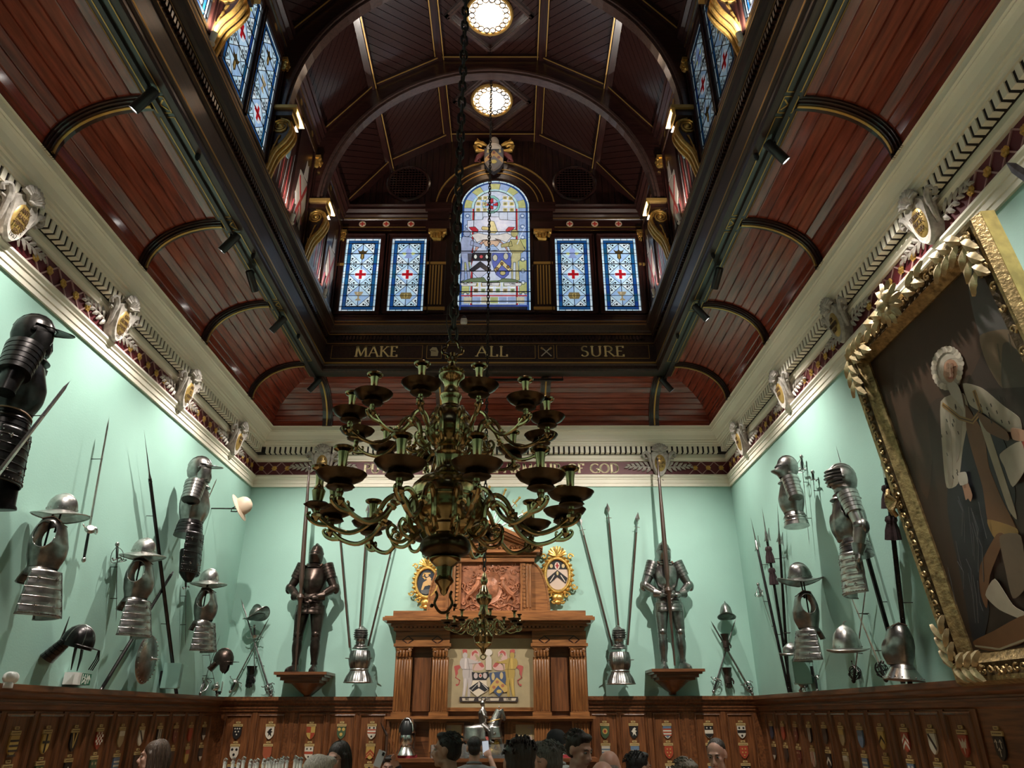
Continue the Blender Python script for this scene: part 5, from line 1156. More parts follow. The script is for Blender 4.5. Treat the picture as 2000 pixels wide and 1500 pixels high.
def knight(t, m, s=.97):
    Z = lambda x, y, z: (x*s, y*s, z*s)
    for sx in (-1, 1):
        leg_plates(t, m, Z(sx*.105, .0, .88), Z(sx*.125, -.02, .49), Z(sx*.13, .02, .1), Z(sx*.17, -.2, 0), s)
        arm_plates(t, m, Z(sx*.19, 0, 1.385), Z(sx*.315, -.02, 1.13), Z(sx*.15, -.18, .985), s, Z(sx*.01, -.25, .95))
        tasset(t, m, sx*.085, -.105, .93*s, sx*.45, .17, .2, .17, s, 3, .02, False)
    ob('fauld', MB().limb(Z(0, 0, 1.05), Z(0, 0, .86), lames(0, 1, .15*s, .18*s, 4, g=.03), 28, 1, .8), m, t, 25)
    cuirass(t, m, s, 1.03*s, .03, False); helm_close(t, m, 1.45*s, 'sparrow', s)
def pikeman(w, p, face, n, m, s=.75, ts=1.0):
    t = wall_root('pikeman_cuirass', n, 'cuirass', w, p, face, 'pikeman cuirasses with tassets')
    cuirass(t, m, s, 0, .035)
    sd = -1 if w == 'L' else 1
    tasset(t, m, sd*.10, -.07, -.02, sd*.75, .27, .40, .37*ts, s*1.02, 5, .05); tasset(t, m, -sd*.10, -.07, -.02, -sd*.75, .27, .40, .37*ts, s, 5, .05)
    tasset(t, m, 0, .10, -.03, pi, .2, .2, .08, s, 1, .03, False, 'back_flange')
    ob('mount', MB().tube([(0, .02, .1*s), (0, .02, .60*s)], .008, 6), IRON, t); ob('mount', MB().tube([(0, .02, .15*s), (-sd*-.0, .02, .15*s), (-sd*.25, .02, .15*s)], .008, 6), IRON, t)
    return t
# ================================================================ LEFT WALL
O = .24
t = wall_root('half_armour', 'black half armour with peaked helmet at the far left of the left wall', 'armour', 'L', lwp(18, 812, .3), 28, 'half armours on the walls')
half_suit(t, BLACKS, 1.1, 'open', (), True, False, th=.34)
pauldrons(t, BLACKS, 1.12)
ob('cuisse', MB().limb((.06, -.06, -.34), (.1, -.1, -.66), [(0, .1), (.1, .105), (.9, .09), (.95, .1), (1, .1)], 18), BLACKS, t)
ob('belt', MB().tube([(.175*cos(a)*.95, .145*sin(a)*.95, -.02-.03*cos(a)) for a in [2*pi*i/24 for i in range(24)]], .016, 4, True, flat=.3), mat('tan_leather', (.3, .2, .13), .6), t)
put_sword('L', (-70, 1010), (137, 744), 'broad sword slanting up across the black half armour at far left', 'cross', .55, .5, None, blade=.05)
for i, (hb, cu, nm) in enumerate((((120, 1000), (80, 1112), 'large brimmed helmet with ridged dome above the nearest cuirass on the left wall'), ((280, 1081), (263, 1170), 'brimmed helmet above the cuirass beside the round shield'), ((408, 1136), (396, 1213), 'brimmed helmet above the farthest cuirass on the left wall'))):
    h = wall_root('brimmed_helmet', nm, 'helmet', 'L', lwp(*hb, O), 14, 'pikeman helmets on the left wall', 0)
    helm_morion(h, STEEL, .88, .012, .10, .03, .0, .17)
    ob('mount', MB().tube([(0, 0, 0), (0, .01, -.17)], .008, 6), IRON, h)
    pikeman('L', lwp(*cu, O), (18, 12, 8)[i], ('steel cuirass with tassets nearest the viewer on the left wall', 'steel cuirass with tassets above the round shield', 'steel cuirass with tassets farthest along the left wall')[i], STEELD, (.9, .88, .86)[i])
put_sword('L', (163, 1096), (213, 816), 'long two-handed sword with shell guard pointing up on the left wall', 'shell', .1, group=None, blade=.04, grip=.26, cross=.2)
put_pole('L', (346, 1366), (281, 838), 'long dark pike standing upright beside the farther half armour', 'awl', .07, .1, nm='pike', cat='pike', r=.02, hl=.55, sm=BLACKS, m=STEELD)
put_pole('L', (196, 1350), (337, 1118), 'dark pole slanting behind the middle cuirass on the left wall', 'awl', .05, .05, nm='pole', cat='pole', r=.018, hl=.04, sm=BLACKS, m=BLACKS)
put_sword('L', (229, 1061), (227, 1215), 'rapier with ring hilt hanging point down beside the middle cuirass', 'swept', .06, blade=.014, m=STEELD)
put_sword('L', (363, 1122), (362, 1262), 'slim sword hanging point down below the farther half armour', 'cross', .06, blade=.014, m=STEELD)
t = wall_root('half_armour', 'dark steel half armour with peaked helmet high on the left wall near the corner', 'armour', 'L', lwp(372, 1022, .28), 16, 'half armours on the walls')
half_suit(t, BLACKS, 1.05, 'open', ('l',), True, False, helm_m=STEELD, th=.42)
pauldrons(t, STEELD, 1.02, False)
ob('cuisse', MB().limb((-.07, -.05, -.3), (-.06, -.1, -.66), [(0, .09), (.1, .1), (.7, .1), (.85, .07), (1, .03)], 18), BLACKS, t)
for ch_ in t.children:
    if ch_.name.startswith(('pauldron', 'upper_cannon', 'couter', 'cuirass')) and ch_.data and ch_.data.materials: ch_.data.materials[0] = STEELD
put_sword('L', (378, 1040), (424, 934), 'bright blade slanting behind the farther half armour', 'cross', .16, blade=.035, m=STEELB)
# round shield
sp = lwp(287, 1287, .10); t = wall_root('round_shield', 'round steel shield with studded rim and central spike', 'shield', 'L', sp, 2, None, 0)
ob('disc', MB().lathe([(0, .05), (.085, .045), (.2, .018), (.24, .0), (.245, -.006), (.235, -.008), (0, .036)], 40, Rm(pi/2, 'X')), STEELD, t)
ob('spike', MB().lathe([(.03, .04), (.012, .06), (0, .14)], 10, Rm(pi/2, 'X')), STEELD, t)
rv = MB()
for k in range(28): a = 2*pi*k/28; rv.ell((.227*cos(a), -.013, .227*sin(a)), .007, 6, 4)
ob('rivets', rv, STEELB, t, kind='stuff')
# lobster tailed helmet
t = wall_root('barred_helmet', 'black pot helmet with lames, face bars and tall spike behind it', 'helmet', 'L', lwp(150, 1258, .22), 15, None, 12)
ob('skull', MB().lathe([(1, -.03), (1.02, .02), (.95, .07), (.72, .12), (.38, .15), (0, .158)], 24, Sm(.105, .13, 1), wob=lambda a, k: 1+.02*cos(a*6)), BLACKS, t)
for k in range(6): a = pi/6+pi/3*k; ob('rib', MB().tube([(.108*cos(a)*cos(b), .133*sin(a)*cos(b), .155*sin(b)+.003) for b in [pi/2*i/8 for i in range(9)]], .005, 5), STEELD, t)
vs, fs = grid(lambda u, v: Vector((.105*cos(pi+pi*u), -.13*abs(sin(pi*u))-.07*v*abs(sin(pi*u)), .0-.01*v)), 16, 3, None, False); shell('peak', vs, fs, BLACKS, t)
ob('neck_guard', MB().limb((0, .09, 0), (0, .17, -.16), lames(0, 1, .085, .11, 5), 16, 1.1, .5), BLACKS, t, 25)
for k in (-1, 0, 1): ob('face_bar', MB().tube([(k*.02, -.19, -.01), (k*.055, -.205, -.08), (k*.06, -.19, -.17)], .005, 5), BLACKS, t)
for sx in (-1, 1): ob('cheek_piece', MB().tube([(sx*.1, -.03, -.02), (sx*.105, -.05, -.1), (sx*.09, -.07, -.2)], [.03, .026, .01], 6, flat=.4), BLACKS, t)
ob('mount_spike', MB().tube([(.12, .2, -.12), (.1, .16, .02), (.1, .18, .2)], [.006, .012, .002], 6), IRON, t)
# ornate helmet near the corner
t = wall_root('peaked_helmet', 'small dark embossed helmet with peak near the left corner', 'helmet', 'L', lwp(436, 1292, .2), 12)
ob('skull', MB().lathe([(1, -.04), (1.02, .02), (.93, .08), (.7, .12), (.35, .145), (0, .15)], 24, Sm(.095, .12, 1), wob=lambda a, k: 1+.03*cos(a*8+k)), BROWNS, t)
ob('comb', MB().tube([(0, -.12*cos(b), .15*sin(b)+.01) for b in [pi*i/10 for i in range(11)]], .009, 5), BROWNS, t)
vs, fs = grid(lambda u, v: Vector((.095*cos(pi+pi*u)*(1-.1*v), -.12*abs(sin(pi*u))-.08*v*abs(sin(pi*u)), .0-.005*v)), 16, 3, None, False); shell('peak', vs, fs, BROWNS, t)
for sx in (-1, 1): ob('cheek_piece', MB().prism([(-.06, 0), (.05, 0), (.03, -.08), (-.01, -.12), (-.05, -.07)], -.004, .004, Tm(sx*.09, -.02, -.03) @ Rm(pi/2, 'Z')), BROWNS, t)
ob('neck_plate', MB().limb((0, .08, -.02), (0, .15, -.1), lames(0, 1, .09, .1, 3), 14, 1, .4), BROWNS, t)
# tan helmet on a bracket
p = lwp(470, 990, .38); t = wall_root('brimmed_helmet', 'tan painted helmet with brim tilted on a wall bracket near the corner', 'helmet', 'L', p, 0, None, 62)
TANM = mat('tan_paint', (.52, .4, .3), .5)
ob('dome', MB().lathe([(1, 0), (1, .03), (.93, .08), (.7, .12), (.36, .145), (0, .15)], 24, Sm(.1, .12, 1)), TANM, t); ob('brim', MB().lathe([(.1, .005), (.15, -.012), (.17, -.02), (.168, -.026), (.1, -.004)], 32, Sm(1, 1.15, 1)), TANM, t)
ob('chin_strap', MB().tube([(.09, 0, 0), (.08, .0, -.09), (0, .0, -.13), (-.08, 0, -.09), (-.09, 0, 0)], .008, 5), BLACKP, t)
ob('mount', MB().tube([(0, 0, -.05), t.matrix_world.inverted() @ Vector((-W, p.y, p.z-.02))], .009, 6), IRON, t)
# crossed swords by the corner
put_sword('L', (391, 1356), (430, 1240), 'rapier with cup hilt leaning right below the embossed helmet', 'swept', .05, blade=.016, m=STEELD, group=None)
put_sword('L', (424, 1358), (402, 1245), 'rapier with cup hilt leaning left below the embossed helmet', 'cup', .09, blade=.016, m=STEELD, hm=STEEL)
# fittings
t = wall_root('exit_sign', 'green and white emergency exit sign low on the left wall', 'sign', 'L', lwp(150, 1326, .05), 0)
ob('box', MB().box((-.14, -.05, -.05), (.14, .04, .05)), WHITEP, t, 0)
m = MB(); art(m, [((.02, .16, .09), [(-.02, -.048), (.138, -.048), (.138, .048), (-.02, .048)]), ((.8, .85, .8), [(.092, -.035), (.106, -.035), (.106, .005), (.13, -.012), (.13, .005), (.099, .04), (.068, .005), (.068, -.012), (.092, .005)]), ((.8, .85, .8), ('o', .035, .03, .008, .01)), ((.8, .85, .8), ('l', .012, [(.03, .018), (.03, -.008), (.05, -.02), (.05, -.038)])), ((.8, .85, .8), ('l', .009, [(.03, -.005), (.012, -.03)])), ((.8, .85, .8), ('l', .009, [(.008, .012), (.03, .014), (.052, .0)])), ((.8, .85, .8), ('l', .006, [(-.008, .04), (-.008, -.04)])), ((.8, .85, .8), ('l', .006, [(.062, .04), (.062, -.04)]))], -.05); ob('pictogram', m, PRINT, t, 0)
t = wall_root('security_camera', 'small white dome camera on the panelling rail at far left', 'camera', 'L', lwp(18, 1323, .12), 25)
ob('body', MB().ell((0, 0, 0), (.05, .045, .042), 16, 12), WHITEP, t); ob('hood', MB().lathe([(.045, -.06), (.044, .0), (.03, .03)], 16, Tm(.03, -.01, 0) @ Rm(-pi/2, 'Y')), WHITEP, t); ob('lens', MB().lathe([(0, 0), (.025, 0)], 12, Tm(.085, -.01, 0) @ Rm(pi/2, 'Y')), BLACKP, t); ob('base', MB().lathe([(.04, -.075), (.04, -.045), (.03, -.03)], 14), WHITEP, t)
t = wall_root('loudspeaker', 'teal painted loudspeaker box on the left wall beside the pike', 'loudspeaker', 'L', lwp(333, 1320, .1), 15, 'teal loudspeakers')
def speaker_box(t):
    ob('cabinet', MB().prism([(-.11, -.13), (.11, -.13), (.095, .13), (-.095, .13)], -.1, .07), TEALP, t, 0); ob('front_grille', MB().prism([(-.1, -.12), (.1, -.12), (.087, .12), (-.087, .12)], -.106, -.1), mat('teal_grille', (.17, .31, .27), .7, 0, .1, 60, .3) if 'teal_grille' not in MATS else MATS['teal_grille'], t, 0)
    ob('badge', MB().box((-.012, -.109, -.115), (.012, -.105, -.095)), STEEL, t, 0); ob('bracket', MB().box((-.02, .07, -.05), (.02, .12, .05)), BLACKP, t, 0)
speaker_box(t)
t = wall_root('notice_card', 'small white notice card beside the crossed rapiers near the left corner', 'card', 'L', lwp(433, 1342, .12), 30)
ob('card', MB().box((-.05, -.004, -.07), (.05, 0, .07)), WHITEP, t, 0); ob('stand', MB().box((-.01, 0, -.09), (.01, .05, -.05)), BLACKP, t, 0)
m = MB(); art(m, [((.5, .35, .3), ('l', .006, [(-.03, .045), (.03, .045)])), ((.6, .45, .4), ('l', .003, [(-.035, .025), (.035, .025)])), ((.6, .45, .4), ('l', .003, [(-.035, .01), (.035, .01)])), ((.45, .4, .38), [(-.015, -.05), (.02, -.05), (.02, -.015), (-.015, -.015)])], -.004); ob('print', m, PRINT, t, 0)
# ================================================================ END WALL
def crossed(w, a1, b1, a2, b2, l1, l2, h1, h2, grp):
    put_sword(w, a1, b1, l1, h1, .05, group=grp, blade=.022); put_sword(w, a2, b2, l2, h2, .085, group=grp, blade=.022)
put_sword('B', (449, 1352), (526, 1206), 'sword with domed guard leaning right by the left corner of the end wall', 'cup', .05, blade=.02, m=STEELD, hm=STEEL, cross=.2)
put_sword('B', (530, 1360), (470, 1168), 'sword with basket hilt leaning left by the left corner of the end wall', 'basket', .09, blade=.026, m=STEELD)
put_sword('B', (497, 1222), (497, 1312), 'short dagger with domed guard pointing down between the crossed swords, left', 'cup', .13, blade=.016, m=STEELD, hm=STEEL, cross=.22)
t = wall_root('morion_helmet', 'combed morion helmet above the crossed swords in the left corner', 'helmet', 'B', bwp(501, 1204, .2), 60, None, -20); helm_morion(t, STEELD, .85, .055, .09, 0, .07, .15)
def gauntlet(t, m, s=1.0):
    ob('cuff', MB().lathe([(.075, .11), (.07, .1), (.05, .03), (.045, 0)], 18, Sm(s, s*.75, s)), m, t)
    ob('hand_plates', MB().limb((0, 0, .02*s), (0, -.01*s, -.1*s), lames(0, 1, .05*s, .052*s, 4), 14, 1, .6), m, t, 25)
    for k in range(4): ob('finger', MB().tube([((k-1.5)*.022*s, -.01*s, -.09*s), ((k-1.5)*.024*s, -.025*s, -.13*s), ((k-1.5)*.022*s, -.02*s, -.17*s+.01*abs(k-1.5)*s)], [.013*s, .012*s, .009*s], 6), m, t)
    ob('thumb', MB().tube([(.05*s, -.01*s, -.03*s), (.07*s, -.025*s, -.08*s), (.06*s, -.03*s, -.11*s)], [.014*s, .013*s, .01*s], 6), m, t)
t = wall_root('gauntlet', 'dark gauntlet hanging between the crossed sword hilts at left', 'gauntlet', 'B', bwp(490, 1318, .07), 0, 'gauntlets on the end wall'); gauntlet(t, BLACKS, 1.0)
# knights on shelves
def shelf(x0, x1, ytop, lab):
    a, b = bwp(x0, ytop, .5), bwp(x1, ytop, .5); cx = (a.x+b.x)/2; hw = (b.x-a.x)/2; z = a.z
    t = thing('wall_bracket', lab, 'shelf', (cx, B, z), 0, 'wooden shelves under the knights')
    ob('shelf_board', MB().box((-hw, -.5, -.035), (hw, 0, 0)), OAKX, t, 0)
    ob('moulding', MB().box((-hw+.03, -.47, -.06), (hw-.03, 0, -.035)).box((-hw+.07, -.43, -.10), (hw-.07, 0, -.06)).box((-hw+.11, -.38, -.13), (hw-.11, 0, -.10)), OAKX, t, 0)
    rings = [[(cos(q)*w_, -d*abs(sin(q)) if sin(q) < 0 else 0, zz) for q in [pi+pi*i/12 for i in range(13)]]+[(0, 0, zz)] for w_, d, zz in ((hw-.12, .36, -.13), (hw-.17, .3, -.17), (hw-.24, .2, -.23), (hw-.3, .12, -.27), (.05, .06, -.3))]
    ob('corbel', MB().loft(rings, caps=True), OAKX, t)
    return t, cx, z
t, cx, z = shelf(535, 638, 1312, 'dark carved wooden shelf under the brown knight')
k1 = thing('suit_of_armour', 'dark brown full suit of armour holding an upright lance on the left shelf', 'suit of armour', (cx-.03, B-.24, z+.005), 0, 'full suits of armour'); knight(k1, BROWNS, .965)
t, cx2, z2 = shelf(1273, 1377, 1306, 'dark carved wooden shelf under the bright knight')
k2 = thing('suit_of_armour', 'bright steel full suit of armour holding an upright lance on the right shelf', 'suit of armour', (cx2-.0, B-.24, z2+.005), 0, 'full suits of armour'); knight(k2, STEELD, .965)
def lance(kn, lab, tip, m, foot):
    a = onY(*foot, B-.49); b = onY(*tip, B-.49); L = (b-a).length
    t = root_at('lance', lab, 'lance', along('B', a, b), 'lances held by the knights')
    z = L*.36
    ob('shaft', MB().lathe([(.012, 0), (.018, z*.5), (.03, z-.12), (.055, z-.07), (.05, z-.05), (.024, z-.02), (.022, z+.06), (.03, z+.1), (.036, z+.2), (.03, L*.7), (.014, L-.05), (.012, L)], 12), m, t)
    ob('tip', MB().lathe([(.014, L-.02), (.02, L), (.012, L+.03), (0, L+.04)], 8), IRON, t)
lance(k1, 'tall dark tilting lance held by the brown knight', (604, 915), SHAFT, (577, 1310)); lance(k2, 'tall dark tilting lance held by the bright knight', (1284, 897), SHAFT, (1318, 1300))
# fans of spears with demi suits
for sd, pts, cen, hel, nmz in (('left', [((683, 1265), (660, 1003)), ((703, 1225), (719, 985)), ((719, 1262), (778, 1018))], (702, 1302), (704, 1262), 'left'), ('right', [((1196, 1262), (1130, 1006)), ((1208, 1222), (1186, 982)), ((1226, 1260), (1246, 1000))], (1211, 1305), (1209, 1262), 'right')):
    for i, (a, b) in enumerate(pts): put_pole('B', a, b, '%s spear of the fan above the demi armour %s of the overmantel' % (('leftmost', 'middle', 'rightmost')[i], sd), 'spear', .05+.02*i, None, 'spears fanned on the end wall', r=.014, hl=.26, m=STEELB, sm=SHAFT)
    t = wall_root('demi_armour', 'ribbed steel breastplate with flared skirt %s of the overmantel' % sd, 'armour', 'B', bwp(*cen, .22), 0, 'demi armours beside the overmantel')
    b = MB(); rings = []
    for z, rx, ry in ((-.2, .16, .12), (-.19, .19, .15), (-.12, .165, .13), (-.06, .125, .1), (-.03, .12, .1), (.02, .14, .125), (.08, .15, .145), (.14, .145, .13), (.19, .135, .115), (.2, .13, .11)): rings.append([((rx*(1+.012*cos(a*24)))*cos(a), (ry*(1+.012*cos(a*24)))*sin(a), z) for a in [2*pi*i/96 for i in range(96)]])
    ob('mount', MB().tube([(0, 0, -.1), (0, .22, -.1)], .012, 6), IRON, t)
    ob('skirt', MB().loft(rings[:5]), STEELD, t); ob('breastplate', MB().loft(rings[4:], caps=True), STEELD, t)
    ob('waist_band', MB().lathe([(.122, -.055), (.13, -.045), (.13, -.035), (.122, -.025)], 32, None, 1, .84), STEEL, t); ob('skirt_edge', MB().tube([(.192*cos(a), .152*sin(a), -.195) for a in [2*pi*i/32 for i in range(32)]], .007, 5, True), STEEL, t)
    for k in range(3): ob('lame', MB().tube([(.13*cos(a)+.0, .112*sin(a), .15+.02*k) for a in [pi+pi*i/12 for i in range(13)]], .004, 5), STEEL, t)
    for sx in (-1, 1): ob('lance_rest', MB().tube([(sx*.13, -.06, .1), (sx*.18, -.09, .1)], [.01, .006], 6), STEEL, t)
    h = wall_root('close_helmet', 'closed steel helmet above the ribbed breastplate %s of the overmantel' % sd, 'helmet', 'B', bwp(*hel, .22), -8 if sd == 'left' else 20, 'closed helmets beside the overmantel'); helm_close(h, STEELD, 0, 'bellows', .82)
# right corner of the end wall
put_sword('B', (1393, 1352), (1437, 1208), 'sword with swept hilt leaning right by the right corner of the end wall', 'swept', .05, blade=.024, m=STEELD)
put_sword('B', (1470, 1356), (1388, 1212), 'sword with basket hilt leaning left by the right corner of the end wall', 'basket', .09, blade=.03, m=STEELD)
t = wall_root('cabasset_helmet', 'pointed steel cabasset helmet above the crossed swords in the right corner', 'helmet', 'B', bwp(1419, 1203, .15), -15, None, -12); helm_cabasset(t, STEELD, .85, .22)
t = wall_root('gauntlet', 'brown gauntlet hanging between the crossed sword hilts at right', 'gauntlet', 'B', bwp(1421, 1320, .07), 0, 'gauntlets on the end wall'); gauntlet(t, BROWNS, .95)
t = wall_root('gauntlet', 'brown gauntlet over the crossing of the swords at right', 'gauntlet', 'B', bwp(1417, 1252, .14), 0, 'gauntlets on the end wall'); gauntlet(t, BROWNS, .85)
# ================================================================ RIGHT WALL
t = wall_root('demi_armour', 'steel demi armour with beaked helmet high on the right wall near the corner', 'armour', 'R', rwp(1552, 1003, .28), -16, 'half armours on the walls')
half_suit(t, STEELD, .86, 'sparrow', (), False, False)
ob('pauldron', MB().limb((.12, 0, .36), (.19, .02, .12), lames(0, 1, .09, .075, 6), 18), STEEL, t, 25); ob('skirt', MB().limb((0, 0, 0), (0, 0, -.14), [(0, .12), (.2, .125), (1, .165)], 28, 1, .8), STEEL, t)
for z in (-.05, -.09): ob('lame', MB().tube([(.15*cos(a), .12*sin(a), z) for a in [2*pi*i/28 for i in range(28)]], .004, 5, True), STEELB, t)
t = wall_root('half_armour', 'fluted steel half armour with visored helmet and gauntlets on the right wall', 'armour', 'R', rwp(1668, 1058, .3), -14, 'half armours on the walls')
half_suit(t, STEELD, .95, 'bellows', ('l', 'r'), True, False, .014, th=.36)
for c_ in t.children:
    if c_.name.startswith(('tasset', 'lower_cannon', 'pauldron', 'upper_cannon')): c_.data.materials[0] = STEEL
h = wall_root('morion_helmet', 'broad-brimmed morion helmet above the cuirass on the right wall', 'helmet', 'R', rwp(1563, 1131, O), -12); helm_morion(h, STEELD, .95, .02, .105, .02, .035, .17)
ob('mount', MB().tube([(0, 0, 0), (0, .01, -.2)], .008, 6), IRON, h)
pikeman('R', rwp(1581, 1228, O), -10, 'steel cuirass with tassets on the right wall below the broad-brimmed helmet', STEELD, .84, .92)
h = wall_root('cabasset_helmet', 'small domed helmet on the right wall in front of the halberd shafts', 'helmet', 'R', rwp(1548, 1276, .25), 0); helm_cabasset(h, STEELD, .78, .15, False)
h = wall_root('cabasset_helmet', 'almond-shaped steel helmet with pointed brim beside the crossed swords on the right wall', 'helmet', 'R', rwp(1656, 1268, .2), -14); helm_cabasset(h, STEEL, 1.0, .22)
t = wall_root('breastplate', 'fluted steel breastplate standing low beside the portrait frame', 'breastplate', 'R', rwp(1762, 1300, .2), -12, None, -6)
cuirass(t, STEELD, .72, 0, .05, False, flute=.012)
ob('skirt', MB().limb((0, 0, -.02), (0, 0, -.11), [(0, .11), (.3, .13), (1, .18)], 28, 1, .85), STEELB, t)
rv = MB()
for k in range(18): a = 2*pi*k/18; rv.ell((.17*cos(a), .145*sin(a), -.095), .006, 6, 4)
ob('rivets', rv, STEEL, t, kind='stuff')
put_sword('R', (1667, 1332), (1692, 1140), 'basket-hilted sword leaning right in the crossed pair on the right wall', 'basket', .05, blade=.03, m=STEELD, hm=BLACKS)
put_sword('R', (1731, 1330), (1655, 1148), 'basket-hilted sword leaning left in the crossed pair on the right wall', 'basket', .1, blade=.034, m=STEEL, hm=BLACKS)
put_sword('R', (1565, 890), (1581, 1066), 'rapier with ring hilt hanging point down behind the beaked helmet armour', 'swept', .05, blade=.014, m=STEELD)
put_sword('R', (1587, 920), (1592, 975), 'small dagger with cross hilt behind the beaked helmet armour', 'cross', .05, blade=.02, m=STEELD, cross=.14, grip=.06)
put_sword('R', (1480, 1140), (1521, 1262), 'slender rapier hanging point down beside the halberds', 'swept', .05, blade=.014, m=STEELD)
put_sword('R', (1563, 1350), (1600, 1240), 'small rapier with cup hilt leaning behind the loudspeaker on the right wall', 'cup', .05, blade=.012, m=STEELD)
put_sword('R', (1597, 1352), (1578, 1245), 'small rapier with curved guard below the cuirass on the right wall', 'cross', .05, blade=.012, m=STEELD)
HB = 'halberds on the right wall'
put_pole('R', (1541, 1352), (1466, 1010), 'halberd nearest the corner on the right wall', 'halberd', .06, .1, HB, 'halberd', 'halberd', r=.017, hl=.36, m=STEELD, studs=True, sm=BLACKS)
put_pole('R', (1545, 1352), (1488, 990), 'halberd with dark tassels, second from the corner on the right wall', 'halberd', .09, .14, HB, 'halberd', 'halberd', r=.017, hl=.34, m=STEELD, tassel=2, studs=True, sm=BLACKS)
put_pole('R', (1541, 1350), (1518, 982), 'halberd with crescent blade, third from the corner on the right wall', 'halberd', .05, .06, HB, 'halberd', 'halberd', r=.017, hl=.4, m=STEELD, sm=BLACKS)
put_pole('R', (1778, 1342), (1718, 815), 'tall partisan with two dark tassels beside the portrait frame', 'partisan', .08, .14, None, 'partisan', 'partisan', r=.02, hl=.42, m=STEEL, tassel=2, studs=True, sm=BLACKS)
put_pole('R', (1764, 1335), (1632, 868), 'long black pole with blade tip behind the fluted half armour', 'awl', .06, .06, None, 'pike', 'pike', r=.02, hl=.35, m=STEEL, sm=BLACKS)
t = wall_root('loudspeaker', 'teal painted loudspeaker box on the right wall below the cuirass', 'loudspeaker', 'R', rwp(1568, 1311, .1), -15, 'teal loudspeakers'); speaker_box(t)
put_sword('R', (2260, 520), (1964, 317), 'broad grey blade pointing up into the frieze at the right edge', 'cross', .2, .2, blade=.09, m=STEELD)
p = onY(906, 628, 9.16); t = thing('security_camera', 'small white camera with black lens on the lantern beam', 'camera', tuple(p))
ob('body', MB().lathe([(.035, -.05), (.05, -.03), (.05, .03), (.04, .05), (0, .055)], 18), WHITEP, t); ob('lens', MB().ell((0, -.02, .05), (.034, .034, .034), 14, 10), BLACKP, t); ob('arm', MB().tube([(0, 0, -.02), (0, .02, -.04), (0, .04, -.02)], .012, 6), WHITEP, t)
# ================================================================ OVERMANTEL
om = thing('overmantel', 'carved oak overmantel with pilasters, pediment and painted arms on the end wall', 'overmantel', (0, B, 0))
OY = lambda out: B-out
def pbox(nm, x0, y0, x1, y1, out, m, par=om, back=0, smooth=0):
    a, b = onY(x0, y1, OY(out)), onY(x1, y0, OY(out)); 
    return ob(nm, MB().box((a.x, -out, a.z), (b.x, -back, b.z)), m, par, smooth)
def fbox(mb, x0, y0, x1, y1, out, back=0):
    a, b = onY(x0, y1, OY(out)), onY(x1, y0, OY(out)); return mb.box((a.x, -out, a.z), (b.x, -back, b.z))
OC = onY(955, 1300, B-.3).x
# lower stage
zs = lambda y, o: onY(955, y, B-o).z
XL, XR = onY(763, 1390, B-.25).x, onY(1152, 1390, B-.25).x; cx = (XL+XR)/2; hw = (XR-XL)/2
Zm = zs(1399, .4); Zc = zs(1231, .35); Zt = zs(1205, .4)
ob('lower_case', MB().box((XL, -.2, .0), (XR, 0, Zm-.04)), OAKX, om, 0)
ob('mantel_shelf', MB().box((XL-.06, -.36, Zm-.03), (XR+.06, 0, Zm)).box((XL-.03, -.32, Zm-.06), (XR+.03, 0, Zm-.03)), HONX, om, 0)
ob('back_panel', MB().box((XL, -.12, Zm), (XR, 0, Zc)), OAKX, om, 0)
Zk = zs(1480, .45)
ob('display_shelf', MB().box((XL-.04, -.6, Zk-.04), (XR+.04, -.2, Zk)).box((XL-.02, -.56, Zk-.09), (XR+.02, -.2, Zk-.04)), OAKX, om, 0)
ob('chest', MB().box((XL+.05, -.5, 0), (XR-.05, -.2, Zk-.09)), OAKX, om, 0)
PW = .22; PX = [XL+.13, XL+.62, XR-.62, XR-.13]; Zcap0, Zcap1 = zs(1283, .26), zs(1262, .26)
ACM = MB().box((-.14, -.11, .12), (.14, .02, .15)).lathe([(.115, 0), (.125, .02), (.115, .03), (.125, .09), (.15, .12)], 4, Rm(pi/4, 'Z'), 1.1, .9)
for k in range(5): ACM.ell((-.1+.05*k, -.10, .05), (.022, .02, .05), 6, 5)
for sx in (-1, 1): ACM.tube([(sx*(.09+.03*cos(t)*(1-t/12)), -.115, .085+.03*sin(t)*(1-t/12)) for t in [i*.7 for i in range(14)]], .008, 5)
ACM = ACM.mesh('capital', HONX); recalc(ACM)
for x in PX:
    p = ob('pilaster', MB().box((x-PW/2, -.24, Zm), (x+PW/2, -.1, Zcap0)), HONZ, om, 0)
    for k in range(6): ob('reed', MB().limb((x-PW/2+.02+.036*k, -.243, Zm+.06), (x-PW/2+.02+.036*k, -.243, Zcap0-.03), [(0, .004), (.02, .013), (.98, .013), (1, .004)], 8), HONZ, p)
    ob('plinth', MB().box((x-PW/2-.015, -.27, Zm), (x+PW/2+.015, -.1, Zm+.05)), HONX, p, 0)
    o = ob('capital', ACM, parent=p, loc=(x, -.17, Zcap0)); o.scale = (.85, .95, (Zcap1-Zcap0)/.15)
    q = ob('lower_pilaster', MB().box((x-PW/2, -.26, Zk), (x+PW/2, -.1, Zm-.06)), HONZ, om, 0)
    for k in range(6): ob('reed', MB().limb((x-PW/2+.02+.036*k, -.263, Zk+.05), (x-PW/2+.02+.036*k, -.263, Zm-.08), [(0, .004), (.02, .012), (.98, .012), (1, .004)], 8), HONZ, q)
